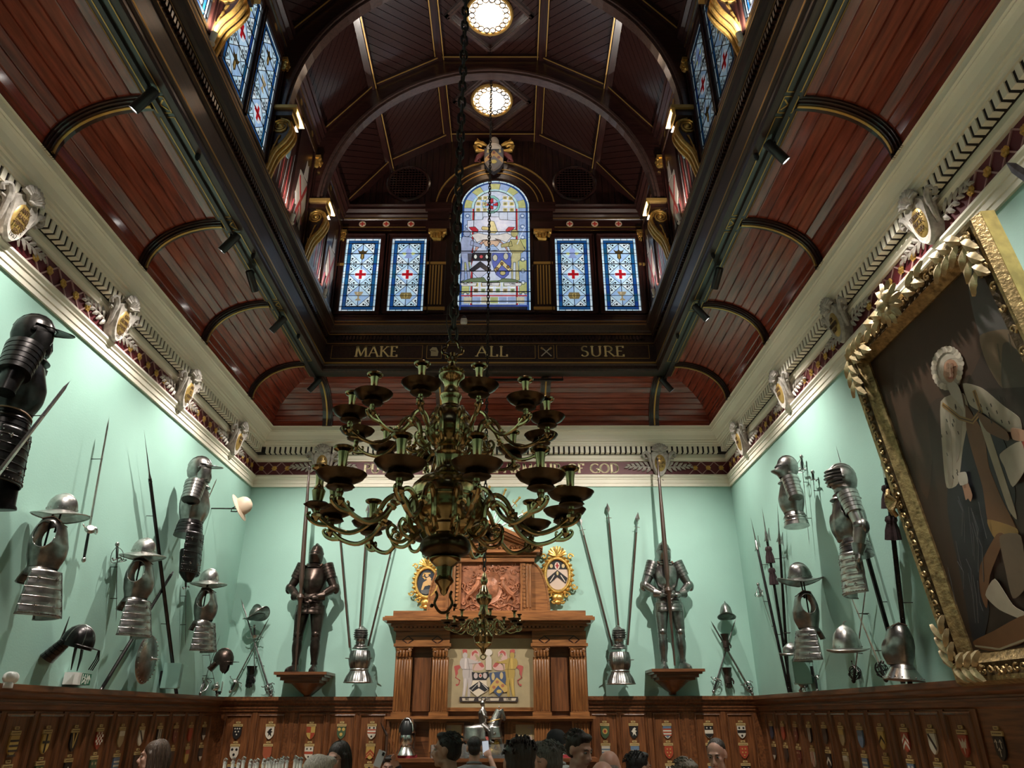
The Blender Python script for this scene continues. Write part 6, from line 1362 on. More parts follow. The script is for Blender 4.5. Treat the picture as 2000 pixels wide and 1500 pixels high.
for a, b in ((0, 1), (2, 3)):
    xa, xb = PX[a]-PW/2-.01, PX[b]+PW/2+.01
    ob('niche', MB().box((PX[a]+PW/2+.02, -.16, Zm+.06), (PX[b]-PW/2-.02, -.1, Zcap0+.0)), OAKZ, om, 0)
    z0, z1 = Zcap1+.005, Zc-.0
    blk = ob('frieze_block', MB().box((xa, -.27, z0), (xb, -.05, z1)), HONX, om, 0)
    mid = (xa+xb)/2; zz = (z0+z1)/2-.02; m = MB()
    for sx in (-1, 1): line2(m, [(mid+sx*.2, zz-.05), (mid+sx*.27, zz), (mid+sx*.2, zz+.05), (mid+sx*.13, zz)], .012, -.275, -.265, None, None, True)
    line2(m, [(mid-.2, zz+.05), (mid+.2, zz+.05)], .01, -.275, -.265); line2(m, [(mid-.2, zz-.05), (mid+.2, zz-.05)], .01, -.275, -.265); ob('inlay', m, MATS['dark_mahogany_x'], blk, 0)
    ob('necking', MB().box((xa-.02, -.29, z0-.01), (xb+.02, -.05, z0+.03)), HONX, blk, 0)
# cornice
XC0, XC1 = onY(747, 1212, B-.5).x, onY(1162, 1212, B-.5).x
def band(nm, o0, z0, z1, ins, m=HONX): return ob(nm, MB().box((XC0+ins, -o0, z0), (XC1-ins, 0, z1)), m, om, 0)
H = Zt-Zc
band('cornice', .33, Zc, Zc+H*.22, .13); band('cornice', .37, Zc+H*.3, Zc+H*.5, .1); band('cornice', .44, Zc+H*.5, Zc+H*.68, .05); band('cornice', .5, Zc+H*.68, Zc+H*.95, .0); band('cornice', .46, Zc+H*.95, Zt+.01, .02)
dmm = MB().box((-.018, -.36, 0), (.018, -.3, H*.12)).mesh('dentil', HONX, 0)
for k in range(int((XC1-XC0-.3)/.055)): ob('dentil', dmm, parent=om, loc=(XC0+.15+.055*k, 0, Zc+H*.2))
Za = zs(1193, .28)
ob('attic', MB().box((onY(768, 1200, B-.3).x, -.3, Zt), (onY(1144, 1200, B-.3).x, 0, Za)), HONX, om, 0)
# main painting
def framed(nm, x0, y0, x1, y1, out, fw, mf, par=om):
    a, b = onY(x0, y1, OY(out)), onY(x1, y0, OY(out)); m = MB(); X0, X1, Z0, Z1 = a.x, b.x, a.z, b.z
    for (c, d) in (((X0-fw, Z0-fw), (X0, Z1+fw)), ((X1, Z0-fw), (X1+fw, Z1+fw)), ((X0, Z1), (X1, Z1+fw)), ((X0, Z0-fw), (X1, Z0))): m.box((c[0], -out-.03, c[1]), (d[0], -out+.03, d[1]))
    ob(nm, m, mf, par, 0); return X0, X1, Z0, Z1
X0, X1, Z0, Z1 = framed('panel_frame', 853, 1247, 1055, 1382, .14, .045, HONX)
pa = tag(ob('arms_painting', MB((.42, .33, .19)).box((X0, -.02, Z0), (X1, 0, Z1)), CANVAS, None, 0, (0, B-.14, 0)), 'painted coat of arms with two armoured supporters on tan ground in the overmantel', 'painting')
def af(u, v): p = onY(840+u/5.522, 1240+v/5.522, B-.165); return (p.x, p.z)
SG, GO, RD, PK, BK, NV = (.42, .36, .34), (.36, .24, .06), (.36, .07, .06), (.5, .32, .28), (.012, .012, .015), (.05, .07, .13)
sh = []
for sx in (1, -1):
    mx = (lambda u: u) if sx > 0 else (lambda u: 1264-u)
    Q = lambda c, pts: sh.append((c, soft([(mx(u), v) for u, v in pts], 1)))
    Q(PK, [(430, 250), (450, 180), (490, 160), (530, 190), (525, 240), (500, 200), (480, 220), (500, 260), (450, 290)]); Q(RD, [(450, 190), (490, 165), (520, 200), (480, 195), (455, 230)])
    Q(PK, [(470, 380), (500, 310), (560, 300), (590, 340), (560, 380)]); Q(RD, [(520, 310), (560, 300), (585, 340), (555, 350)]); Q(PK, [(440, 340), (470, 280), (520, 270), (500, 300), (470, 330), (460, 380)])
    Q(RD, [(260, 340), (310, 325), (330, 350), (300, 380), (300, 420), (275, 440), (270, 400)]); sh.append((RD, ('l', .012, [(mx(285), 430), (mx(275), 460), (mx(320), 490), (mx(310), 530), (mx(285), 545)]))); sh.append((RD, ('o', mx(290), 540, 14, 12)))
    C = SG if sx > 0 else GO
    Q(RD, [(350, 160), (395, 160), (400, 190), (375, 230), (360, 215)]); sh.append((C, ('o', mx(378), 220, 26, 32)))
    Q(C, [(345, 250), (420, 250), (455, 300), (450, 370), (350, 370), (325, 330), (320, 290)]); Q(C, [(355, 370), (455, 370), (460, 470), (360, 470)]); Q(C, [(360, 460), (405, 470), (395, 560), (375, 660), (345, 670), (358, 560)]); Q(C, [(410, 470), (458, 460), (445, 560), (430, 660), (445, 680), (405, 668), (408, 560)])
    Q(tuple(c*1.35 for c in C), [(375, 260), (395, 260), (390, 360), (372, 360)]); Q(tuple(c*1.35 for c in C), [(372, 480), (385, 480), (372, 640), (360, 640)])
    sh.append((tuple(c*.5 for c in C), ('l', .006, [(mx(405), 255), (mx(425), 370), (mx(420), 460)]))); sh.append((tuple(c*.5 for c in C), ('l', .005, [(mx(350), 370), (mx(455), 372)])))
    Q(C, [(420, 260), (520, 290), (540, 280), (545, 300), (430, 310)])
    sh.append(((.35, .3, .26), ('l', .004, [(mx(350), 260), (mx(330), 120)])))
sh += [((.5, .42, .36), [(600, 380), (600, 260), (632, 200), (664, 260), (664, 380)]), ((.55, .48, .42), ('o', 632, 190, 40, 36)),
       (BK, [(450, 400), (540, 410), (630, 395), (632, 490), (460, 490)]), ((.62, .52, .4), [(460, 490), (632, 490), (620, 600), (510, 670), (430, 600)]), (BK, [(420, 575), (532, 497), (640, 580), (590, 615), (525, 575), (460, 615)]), ((.45, .36, .34), ('o', 493, 440, 22, 32)), ((.45, .36, .34), ('o', 592, 440, 22, 32)), ((.6, .5, .42), ('o', 543, 440, 17, 22)), (RD, ('o', 543, 440, 11, 14)), ((.6, .55, .5), ('l', .006, [(450, 590), (510, 530)])), ((.6, .55, .5), ('l', .006, [(565, 530), (625, 590)])), ((.5, .42, .36), ('o', 527, 535, 13, 30)),
       (NV, [(640, 410), (720, 400), (810, 395), (820, 480), (800, 600), (745, 670), (690, 620), (640, 500)]), ((.48, .31, .09), [(640, 560), (720, 460), (835, 560), (835, 610), (800, 620), (735, 545), (680, 610), (640, 640)]), ((.48, .36, .18), ('o', 680, 450, 18, 40)), ((.48, .36, .18), ('o', 770, 440, 18, 38)), ((.33, .12, .06), ('o', 725, 508, 18, 18)), ((.33, .12, .06), ('o', 688, 565, 18, 18)), ((.33, .12, .06), ('o', 783, 548, 18, 18)), ((.5, .36, .1), ('o', 745, 610, 28, 20)),
       ((.42, .33, .2), [(610, 480), (640, 450), (655, 520), (640, 570), (615, 540)]),
       ((.03, .02, .02), [(318, 668), (948, 668), (948, 722), (318, 722)]), ((.5, .42, .32), [(345, 682), (480, 682), (470, 712), (350, 712)]), ((.5, .42, .32), [(520, 682), (745, 682), (740, 712), (525, 712)]), ((.5, .42, .32), [(790, 682), (930, 682), (920, 712), (795, 712)])]
m = MB(); art(m, sh, -.02, af, .0003, None, .002); ob('arms', m, PRINT, pa, 0)
m = MB()
for s, u in (('WE', 415), ('ARE', 632), ('ONE', 850)): text(m, s, af(u, 0)[0], af(0, 706)[1], .028, -.04, None, .002, center=True)
ob('lettering', m, BLACKP, pa, 0)
# two small paintings
for i, (x0, x1, y0, y1) in enumerate(((848, 902, 1416, 1470), (1007, 1060, 1415, 1472))):
    a = framed('panel_frame', x0, y0, x1, y1, .2, .03, HONX)
    p = tag(ob('small_painting', MB((.46, .36, .2)).box((a[0], -.01, a[2]), (a[1], 0, a[3])), CANVAS, None, 0, (0, B-.205, 0)), 'small tan painting of crossed swords %s of the equestrian figure' % ('left', 'right')[i], 'painting', 'small paintings of crossed swords')
    mx_, mz = (a[0]+a[1])/2, (a[2]+a[3])/2; m = MB(); w = (a[1]-a[0])/2
    art(m, [((.3, .2, .1), ('l', .01, [(mx_-w*.75, mz+.02), (mx_+w*.7, mz-.2)])), ((.3, .2, .1), ('l', .01, [(mx_+w*.75, mz+.02), (mx_-w*.7, mz-.2)])), ((.34, .26, .22), ('l', .012, [(mx_-.02, mz+.13), (mx_+.03, mz+.14), (mx_+.03, mz+.07), (mx_, mz+.05), (mx_+.01, mz-.02)])), ((.36, .27, .24), ('o', mx_+.005, mz-.0, .035, .03))], -.01); ob('swords', m, PRINT, p, 0)
# central pilaster strips behind the statue
for x in (918, 985): pbox('strip', x, 1405, x+22, 1478, .22, HONZ)
for x in (914, 981): pbox('strip_capital', x, 1401, x+30, 1410, .26, HONX)
# upper stage: relief panel
rx0, rx1, rz0, rz1 = framed('relief_frame', 899, 1099, 1016, 1198, .14, .05, HONZ)
COPPER = mat('carved_relief', (.33, .125, .06), .42, .15, .45, 14, .5, bscale=30)
rel = ob('relief_panel', MB().box((rx0, -.13, rz0), (rx1, 0, rz1)), COPPER, om, 0)
rm = MB(); rcx, rcz = (rx0+rx1)/2, (rz0+rz1)/2; rw, rh = (rx1-rx0)/2, (rz1-rz0)/2
rr = random.Random(11)
for k in range(95):
    x, z = rcx+rr.uniform(-.95, .95)*rw, rcz+rr.uniform(-.95, .95)*rh
    if abs(x-rcx) < .28*rw and abs(z-rcz) < .55*rh: continue
    a0 = rr.uniform(0, 6.28); d = rr.choice((-1, 1)); r0 = rr.uniform(.03, .055)
    rm.tube([(x+r0*(1-i/9)*cos(a0+d*i*.75), -.135, z+r0*(1-i/9)*sin(a0+d*i*.75)) for i in range(8)], [.012, .014, .014, .012, .011, .009, .007, .005], 5)
for sx in (-1, 1):   # lion and unicorn rampant
    f = lambda u, v: (rcx+sx*u*rw, -.15, rcz+v*rh)
    rm.tube([f(.75, -.3), f(.62, -.2), f(.5, -.02), f(.42, .15), f(.42, .28)], [.035, .04, .045, .04, .03], 8); rm.ell(f(.4, .34), (.045, .03, .04), 8, 6)
    rm.tube([f(.5, .0), f(.36, -.02), f(.3, .08)], [.02, .016, .012], 6); rm.tube([f(.46, .12), f(.33, .18), f(.27, .14)], [.02, .016, .012], 6)
    rm.tube([f(.72, -.28), f(.6, -.42), f(.55, -.6)], [.03, .018, .012], 6); rm.tube([f(.74, -.3), f(.82, -.48), f(.76, -.62)], [.03, .018, .012], 6); rm.tube([f(.76, -.25), f(.9, -.1), f(.86, .1), f(.94, .2)], [.014, .012, .012, .018], 6)
    if sx > 0: rm.tube([f(.36, .4), f(.24, .62)], [.008, .003], 5)
rm.lathe([(.0, .03), (.1, .025), (.13, 0)], 20, Tm(rcx, -.13, rcz) @ Rm(pi/2, 'X'), 1, 1.3); rm.lathe([(.15, .012), (.165, .02), (.18, .0)], 20, Tm(rcx, -.13, rcz) @ Rm(pi/2, 'X'), 1, 1.3)
rm.tube([(rcx+rw*.85*t/6, -.14, rcz-rh*.72+.03*cos(t*1.5)) for t in range(-6, 7)], .02, 6, flat=.6)
for k in range(5): rm.ell((rcx-.08+.04*k, -.14, rcz+.26+.02*(k % 2)), (.02, .02, .03), 6, 5)
ob('carving', rm, COPPER, rel, kind='stuff')
for sx in (-1, 1):
    xa = rx0-.05 if sx < 0 else rx1+.05; bm = MB()
    for k in range(13): bm.box((xa-.02, -.18, rz0+.02+(rz1-rz0-.02)*k/13), (xa+.02, -.14, rz0+.02+(rz1-rz0-.02)*(k+.7)/13))
    ob('block_strip', bm, HONZ, om, 0)
    px_ = 1029 if sx > 0 else 879; a = onY(px_-9, 1193, B-.16); b = onY(px_+9, 1095, B-.16)
    p = ob('upper_pilaster', MB().box((a.x, -.16, Za), (b.x, 0, b.z)), HONZ, om, 0)
    for k in range(3): ob('reed', MB().limb((a.x+.025+.05*k*.9, -.163, Za+.05), (a.x+.025+.05*k*.9, -.163, b.z-.06), [(0, .004), (.02, .014), (.98, .014), (1, .004)], 8), HONZ, p)
    ob('pilaster_cap', MB().box((a.x-.02, -.19, b.z-.02), (b.x+.02, 0, b.z+.04)), HONX, p, 0)
    e = b.x if sx > 0 else a.x; tgt = onY(1073 if sx > 0 else 835, 1193, B-.1).x; h = b.z-Za
    pts = [(e, Za), (tgt, Za)]+[(tgt+(e-tgt)*(1-cos(t*pi/20)), Za+h*.97*sin(t*pi/20)) for t in range(1, 11)]
    ob('scroll_wing', MB().prism(pts, -.1, 0), HONX, om, 0); ob('wing_moulding', MB().tube([(x, -.1, z) for x, z in pts[1:]], .016, 6), HONX, om)
zb_, zp = zs(1097, .2), zs(1077, .2); xa, xb = onY(868, 1085, B-.2).x, onY(1041, 1085, B-.2).x
ob('architrave', MB().box((xa-.02, -.2, zb_), (xb+.02, 0, zb_+.07)).box((xa-.05, -.23, zb_+.07), (xb+.05, 0, zp-.03)).box((xa-.1, -.29, zp-.03), (xb+.1, 0, zp+.01)), HONX, om, 0)
ax = (xa+xb)/2; za_ = zs(1024, .25); ex = onY(1060, 1073, B-.28).x-ax
ob('tympanum', MB().prism([(ax-ex+.05, zp), (ax+ex-.05, zp), (ax, za_-.06)], -.12, 0), HONX, om, 0)
for sx in (-1, 1):
    d = Vector((ex, 0, -(za_-zp))).normalized(); n = Vector((-d.z, 0, d.x))
    for th, o, off in ((.05, .3, 0), (.035, .26, -.05), (.03, .2, -.085)):
        P = [(ax, za_+off), (ax+sx*ex, zp+.015+off*.5), (ax+sx*ex, zp+.015+th+off*.5), (ax, za_+th+off)]
        ob('raking_cornice', MB().prism(P, -o, 0), HONX, om, 0)
cv_ = MB(); cv_.ell((ax, -.15, zp+.09), (.055, .04, .065), 10, 8)
for sx in (-1, 1):
    for k, (u, r0) in enumerate(((.16, .07), (.32, .055), (.45, .04))): cv_.tube([(ax+sx*(u+r0*(1-i/14)*cos(i*.7)), -.14, zp+.06+r0*(1-i/14)*sin(i*.7)) for i in range(13)], .014, 6)
    cv_.tube([(ax+sx*.02, -.16, zp+.12), (ax+sx*.05, -.17, zp+.16), (ax+sx*.1, -.15, zp+.12)], .014, 6)
ob('pediment_carving', cv_, HONX, om, kind='stuff')
# ---- sword fan over the pediment
SWC = onY(955, 1040, B-.06)
for k in range(9):
    a = R(8+20.5*k); d = Vector((cos(a), 0, sin(a))); p = SWC+d*.70; q = SWC+d*.12
    t = root_at('sword', '%s sword of the half wheel of blades above the pediment' % ['lowest right', 'second right', 'third right', 'fourth right', 'topmost upright', 'fourth left', 'third left', 'second left', 'lowest left'][k], 'sword', along('B', p, q), 'swords fanned above the pediment')
    sword(t, .58, .022, STEELB, 'cross', .09, GOLDL, .10, GOLD)
# ---- gilded cartouches
def cartouche(cx, cy, w, h, lab, right):
    c = bwp(cx, cy, .1); s = h
    t = thing('gilded_cartouche', lab, 'cartouche', (c.x, B-.02, c.z), 0, 'gilded cartouches beside the relief')
    ob('backboard', MB().prism([(.23*cos(a), .3*sin(a)) for a in [2*pi*i/28 for i in range(28)]], -.05, 0, Sm(s, 1, s)), GOLD, t, 0)
    ob('oval_frame', MB().tube([(.185*s*cos(a), -.06, .245*s*sin(a)) for a in [2*pi*i/36 for i in range(36)]], .026*s, 8, True), GOLD, t)
    for sx in (-1, 1):
        m = MB()
        for k in range(9): a = -1.1+k*.27; m.ell((sx*.225*s*cos(a), -.05, .29*s*sin(a)), (.035*s, .03, .022*s), 8, 6, None)
        ob('rope_border', m, GOLD, t, kind='stuff')
        for (x, z, r0, dd) in ((.2, .27, .05, 1), (.245, -.17, .05, -1), (.13, -.3, .05, 1), (.06, -.385, .035, -1)): ob('scroll', MB().tube([(sx*(x+r0*(1-i/12)*cos(i*.65))*s, -.055, (z+dd*r0*(1-i/12)*sin(i*.65))*s) for i in range(11)], .015*s, 6), GOLD, t)
    shl = MB()
    for k in range(9): a = pi*(k+.5)/9; shl.tube([(0, -.06, .27*s), (.09*cos(a)*s, -.085, (.28+.08*sin(a))*s), (.14*cos(a)*s, -.07, (.29+.13*sin(a))*s)], [.008*s, .018*s, .02*s], 6)
    ob('shell', shl, GOLD, t); ob('lower_mask', MB().ell((0, -.05, -.33*s), (.09*s, .05, .06*s), 12, 8).ell((0, -.06, -.40*s), (.05*s, .04, .035*s), 10, 6), GOLD, t)
    m = MB(); O_ = lambda u, v: (u*s, v*s)
    if right: shp = [((.55, .42, .34), ('o', 0, 0, .168, .228)), ((.012, .012, .014), [(-.16, .08)]+[(.168*cos(a), .228*sin(a)) for a in [pi-.36-(pi-.72)*i/10 for i in range(11)]]+[(.16, .08)]), ((.6, .48, .4), ('o', 0, .135, .04, .055)), ((.3, .03, .03), ('o', 0, .135, .014, .045)), ((.3, .03, .03), ('o', 0, .135, .03, .012)), ((.5, .38, .2), ('o', -.09, .13, .024, .03)), ((.5, .38, .2), ('o', .09, .13, .024, .03)), ((.012, .012, .014), [(-.15, -.05), (0, .07), (.15, -.05), (.12, -.13), (0, -.03), (-.12, -.13)]), ((.6, .5, .42), ('l', .012, [(-.11, -.1), (-.05, -.01)])), ((.6, .5, .42), ('l', .012, [(.11, -.1), (.05, -.01)])), ((.5, .4, .2), ('o', 0, .02, .016, .03))]
    else: shp = [((.02, .025, .035), ('o', 0, 0, .168, .228)), ((.5, .3, .12), [(-.06, .0), (.03, .06), (.06, .0), (.03, -.05), (-.03, -.06), (-.06, -.13), (-.09, -.12)]), ((.52, .33, .16), [(-.02, .06), (.04, .1), (.08, .06), (.03, .03)]), ((.5, .3, .14), ('o', -.0, .12, .028, .03)), ((.5, .3, .1), ('l', .02, [(-.03, .06), (-.07, .1), (-.05, .15), (.05, .15)])), ((.5, .3, .14), ('o', .055, .0, .035, .05)), ((.09, .09, .09), [(-.1, -.13), (.1, -.1), (.08, -.17), (0, -.2), (-.08, -.18)])]
    art(m, shp, -.05, O_, .0015); ob('painted_oval', m, ENAM, t, 0)
cartouche(833, 1137, 56, .84, 'gilded oval cartouche with golden figure on black, left of the relief', False)
cartouche(1089, 1122, 60, .95, 'gilded oval cartouche with shell and black and white arms, right of the relief', True)
# ---- suspended track before the cove
t = thing('light_track', 'short black lighting bar hung before the end cove', 'light track')
a, b = onY(1000, 742, 9.5), onY(1100, 738, 9.5)
ob('rail', MB().box((-1.0, 9.48, a.z-.015), (b.x, 9.52, a.z+.015)), BLACKP, t, 0)
for x in (-.9, b.x-.01): ob('hanger', MB().tube([(x, 9.5, a.z), (x, 9.5, 6.42)], .005, 5), BLACKP, t)
# ================================================================ PORTRAIT ON THE RIGHT WALL
PO = Vector((3.55, 4.5175, 2.08)); PWD, PHT, PTL = 1.905, 2.66, atan2(.288, 2.645)
MP = Tm(*PO) @ Rm(-pi/2, 'Z') @ Rm(PTL, 'X')
por = thing('portrait_painting', 'large portrait of a standing figure in robes and white wig in carved gilt frame', 'painting'); por.matrix_world = MP
MPI = MP.inverted()
def pfp(px, py, d=-.03):   # pixel -> (u, v) on the canvas plane
    o = MPI @ CAM; r = MPI.to_3x3() @ ray(px, py); t = (d-o.y)/r.y; q = o+r*t; return (q.x, q.z)
hw = PWD/2; FWD = .2
ob('canvas', MB((.045, .024, .016)).box((-hw+.12, -.03, .12), (hw-.12, .0, PHT-.12)), CANVAS, por, 0)
def zc(x, y): return pfp(1600+x/1.5625, 400+y/1.5625)
lim = (-hw+.15, hw-.15, .15, PHT-.15)
ER, NV, BR, SKN, GLD = (.46, .4, .31), (.018, .02, .028), (.17, .075, .028), (.45, .25, .16), (.34, .2, .06)
shp = [((.07, .035, .02), [(180, 470), (480, 170), (500, 430), (440, 560), (360, 640), (330, 900), (250, 700)]), ((.05, .026, .016), [(330, 640), (400, 600), (440, 900), (470, 1250), (400, 1100)]),
       ((.12, .11, .105), [(455, 240), (470, 190), (505, 160), (560, 250), (600, 380), (560, 440), (500, 420), (470, 330)]), ((.22, .15, .09), [(490, 400), (560, 380), (625, 400), (625, 520), (560, 560), (510, 480)]), ((.1, .08, .06), [(560, 430), (580, 420), (600, 440), (640, 430), (640, 560), (560, 560)]), ((.13, .1, .07), ('l', .01, [(545, 425), (553, 480)])), ((.13, .1, .07), ('l', .01, [(578, 395), (588, 450)])), ((.04, .022, .015), [(455, 560), (560, 560), (640, 560), (640, 640), (560, 620), (480, 590)]),
       (NV, [(395, 850), (450, 690), (520, 640), (580, 760), (600, 900), (560, 1010), (500, 1100), (520, 1240), (495, 1350), (470, 1330), (430, 1120), (395, 950)]),
       (ER, [(372, 600), (440, 575), (458, 640), (440, 740), (425, 850), (390, 862), (378, 760)]), (ER, [(440, 545), (500, 560), (560, 610), (612, 650), (618, 690), (560, 690), (510, 640), (460, 610)]), ((.38, .33, .26), [(385, 640), (400, 640), (410, 840), (396, 850)]), ((.36, .31, .25), [(420, 620), (440, 640), (430, 760), (418, 780)]),
       (BR, [(448, 610), (470, 640), (505, 700), (520, 800), (560, 900), (605, 1000), (540, 1018), (515, 960), (500, 860), (470, 760), (452, 690)]), ((.4, .34, .25), [(490, 660), (510, 660), (590, 900), (605, 960), (580, 930), (545, 830)]), (GLD, [(515, 960), (600, 985), (606, 1010), (540, 1020)]),
       (GLD, ('l', .03, [(380, 610), (430, 650), (470, 662), (495, 630), (475, 570)])), ((.1, .05, .02), ('l', .008, [(380, 610), (430, 650), (470, 662), (495, 630), (475, 570)])),
       ((.5, .44, .36), [(350, 480), (365, 448), (395, 432), (428, 450), (440, 495), (432, 545), (410, 560), (378, 556), (358, 530)]), (SKN, ('o', 404, 507, 24, 36)), ((.5, .44, .36), [(372, 470), (404, 448), (425, 470), (410, 468), (385, 480), (380, 530), (370, 520)]), ((.12, .06, .04), ('l', .006, [(396, 496), (405, 494)])), ((.12, .06, .04), ('l', .006, [(412, 494), (420, 493)])), ((.36, .18, .12), ('l', .008, [(409, 500), (411, 516)])), ((.35, .1, .08), ('l', .008, [(402, 528), (414, 527)])), ((.5, .46, .4), [(398, 545), (425, 542), (440, 570), (450, 620), (430, 600), (410, 580)]),
       (SKN, [(443, 850), (460, 845), (475, 885), (470, 905), (462, 895), (455, 900), (448, 870)]), ((.55, .5, .42), [(430, 820), (455, 815), (462, 848), (438, 855)]), (SKN, [(595, 680), (640, 690), (640, 720), (600, 715)]), (BR, [(490, 630), (580, 690), (585, 720), (520, 690)]), ((.3, .04, .03), [(612, 740), (640, 720), (640, 800), (615, 780)]), ((.4, .35, .27), [(560, 760), (625, 720), (640, 800), (600, 860), (575, 800)]),
       (BR, [(500, 1100), (550, 1005), (575, 1012), (530, 1130), (520, 1230), (500, 1180)]), ((.17, .12, .08), [(560, 1010), (625, 1010), (640, 1160), (600, 1200), (575, 1100)]), (ER, [(516, 1190), (545, 1140), (600, 1220), (640, 1245), (640, 1268), (560, 1235)]), (BR, [(480, 1330), (540, 1300), (640, 1250), (640, 1330), (540, 1360), (490, 1350)]), ((.36, .3, .2), ('l', .012, [(485, 1345), (560, 1355), (640, 1325)]))]
rs = random.Random(3)
for k in range(26): a = 2*pi*k/26; q = .4+.16*(k % 3); wg = (396+42*cos(a), 498+58*sin(a)); shp.insert(23, ((q, q*.88, q*.72), ('o', wg[0], wg[1], 9, 10)))
for k in range(9): shp.insert(40, (((.34, .2, .13), (.55, .36, .26), (.4, .22, .15))[k % 3], ('o', 398+6*(k % 3), 490+14*(k//3), 5, 8)))
for k in range(16): x, y = rs.uniform(400, 510), rs.uniform(880, 1150); shp.append(((.1, .1, .11), ('l', .005, [(x, y), (x+rs.uniform(5, 20), y+rs.uniform(30, 70)), (x+rs.uniform(10, 25), y+rs.uniform(80, 150))])))
for k in range(26):
    x, y = rs.choice([(rs.uniform(382, 440), rs.uniform(600, 840)), (rs.uniform(470, 600), rs.uniform(580, 670))]); shp.append(((.06, .05, .04), ('l', .007, [(x, y), (x+3, y+8)])))
m = MB(); cl = []
for c, s in shp:   # keep every stroke inside the frame
    if s[0] == 'o': P = [zc(s[1]+s[3]*cos(2*pi*k/16), s[2]+s[4]*sin(2*pi*k/16)) for k in range(16)]
    elif s[0] == 'l': cl.append((c, ('l', s[1], [zc(*p) for p in s[2]]))); continue
    else: P = soft([zc(*p) for p in s])
    for a, b, d in ((1, 0, lim[1]), (-1, 0, -lim[0]), (0, 1, lim[3]), (0, -1, -lim[2])): P = clip(P, a, b, d) if P else P
    if len(P) > 2: cl.append((c, P))
art(m, cl, -.03, step=.0003, thick=.002); ob('painted_figure', m, CANVAS, por, 0)
# frame: four mitred runs of a stepped profile (inset, depth)
prof = [(0, .0), (0, .07), (.03, .125), (.06, .12), (.10, .10), (.14, .11), (.165, .075), (.185, .06), (.2, .045), (.2, .0)]
def frun(nm, mtl, pr):
    vs = []; fs = []
    for k, d in pr: vs += [(-hw+k, -d, k), (hw-k, -d, k), (hw-k, -d, PHT-k), (-hw+k, -d, PHT-k)]
    for q in range(len(pr)-1):
        for j in range(4): fs.append((4*q+j, 4*q+(j+1) % 4, 4*q+4+(j+1) % 4, 4*q+4+j))
    ob(nm, MB().add(vs, fs), mtl, por, 25)
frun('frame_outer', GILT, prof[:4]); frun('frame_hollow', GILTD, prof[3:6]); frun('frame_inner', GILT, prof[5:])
SIDEY = mat('pale_gilt_edge', (.45, .34, .12), .5, .4, .3, 14)
ob('frame_edge', MB().box((hw, -.07, 0), (hw+.004, .02, PHT)), SIDEY, por, 0)
# running scrollwork on the frame
scm = MB()
for i in range(10): scm.tube([(.03*(1-j/10)*cos(j*.75), -.012, .03*(1-j/10)*sin(j*.75)) for j in range(9)], .008, 5); break
scm = scm.mesh('scroll', GILT)
LEAFG = LEAF.copy(); LEAFG.materials.clear(); LEAFG.materials.append(PGILT)
def frame_scroll(u, v, a=0, s=1.0): o = ob('scroll', scm, parent=por); o.matrix_local = Tm(u, -.11, v) @ Rm(a, 'Y') @ Sm(s, s, s)
n = 34
for i in range(n):
    v = .12+(PHT-.24)*i/(n-1); frame_scroll(-hw+.09, v, i*1.1); 
    if i % 2 == 0: frame_scroll(hw-.09, v, i*1.1)
for i in range(26):
    u = -hw+.12+(PWD-.24)*i/25; frame_scroll(u, PHT-.09, i*1.3); frame_scroll(u, .09, i*1.3)
def gl(par, u, v, ang, L, w=1.0, y=-.15): o = ob('leaf', LEAFG, parent=par); o.matrix_local = Tm(u, y, v) @ Rm(-ang, 'Y') @ Sm(L/.09, 1.6, w)
for cu, cv_, sx, sz in ((-hw, PHT, 1, -1), (hw, PHT, -1, -1), (-hw, 0, 1, 1), (hw, 0, -1, 1)):
    c = ob('corner_ornament', MB().ell((cu+sx*.12, -.14, cv_+sz*.12), (.035, .03, .035), 10, 8).tube([(cu+sx*(.1+.3*t/8), -.14, cv_+sz*(.12+.03*sin(t*.8))) for t in range(9)], .012, 6).tube([(cu+sx*(.12+.03*sin(t*.8)), -.14, cv_+sz*(.1+.3*t/8)) for t in range(9)], .012, 6), GILT, por)
    for k in range(6):
        a = atan2(sz*1, sx*.08)+sx*sz*0
        gl(c, cu+sx*(.13+.045*k), cv_+sz*.12, atan2(sz*(1 if k % 2 else -1)*.8, sx), .15, 2.0); gl(c, cu+sx*.12, cv_+sz*(.13+.045*k), atan2(sz, sx*(1 if k % 2 else -1)*.8), .15, 2.0)
cr_ = ob('crest', MB().ell((-.05, -.2, PHT-.06), (.07, .06, .06), 12, 8).ell((.04, -.21, PHT-.03), (.06, .05, .05), 12, 8).ell((0, -.2, PHT-.13), (.05, .05, .045), 10, 8), PGILT, por)
for k in range(12): gl(cr_, .0, PHT-.07, 2*pi*k/12, .17, 2.2, -.19)
for sx in (-1, 1):
    ob('crest_scroll', MB().tube([(sx*(.3+.09*(1-i/13)*cos(i*.6)), -.17, PHT-.08+.09*(1-i/13)*sin(i*.6)) for i in range(12)], .02, 7), GILT, cr_)
    for k in range(4): gl(cr_, sx*(.16+.06*k), PHT-.08, (.5 if k % 2 else -.5) if sx > 0 else pi+(.5 if k % 2 else -.5), .14, 2.0, -.17)
for u, v in ((-hw+.08, PHT*.5), (hw-.08, PHT*.5)):
    s_ = MB()
    for k in range(7): a = pi/2+(k-3)*.42 if u < 0 else pi/2+(k-3)*.42; a = (pi if u < 0 else 0)+(k-3)*.4; s_.tube([(u, -.14, v), (u+.06*cos(a), -.18, v+.06*sin(a)), (u+.11*cos(a), -.15, v+.11*sin(a))], [.01, .02, .018], 6)
    ob('shell', s_, GILT, por)
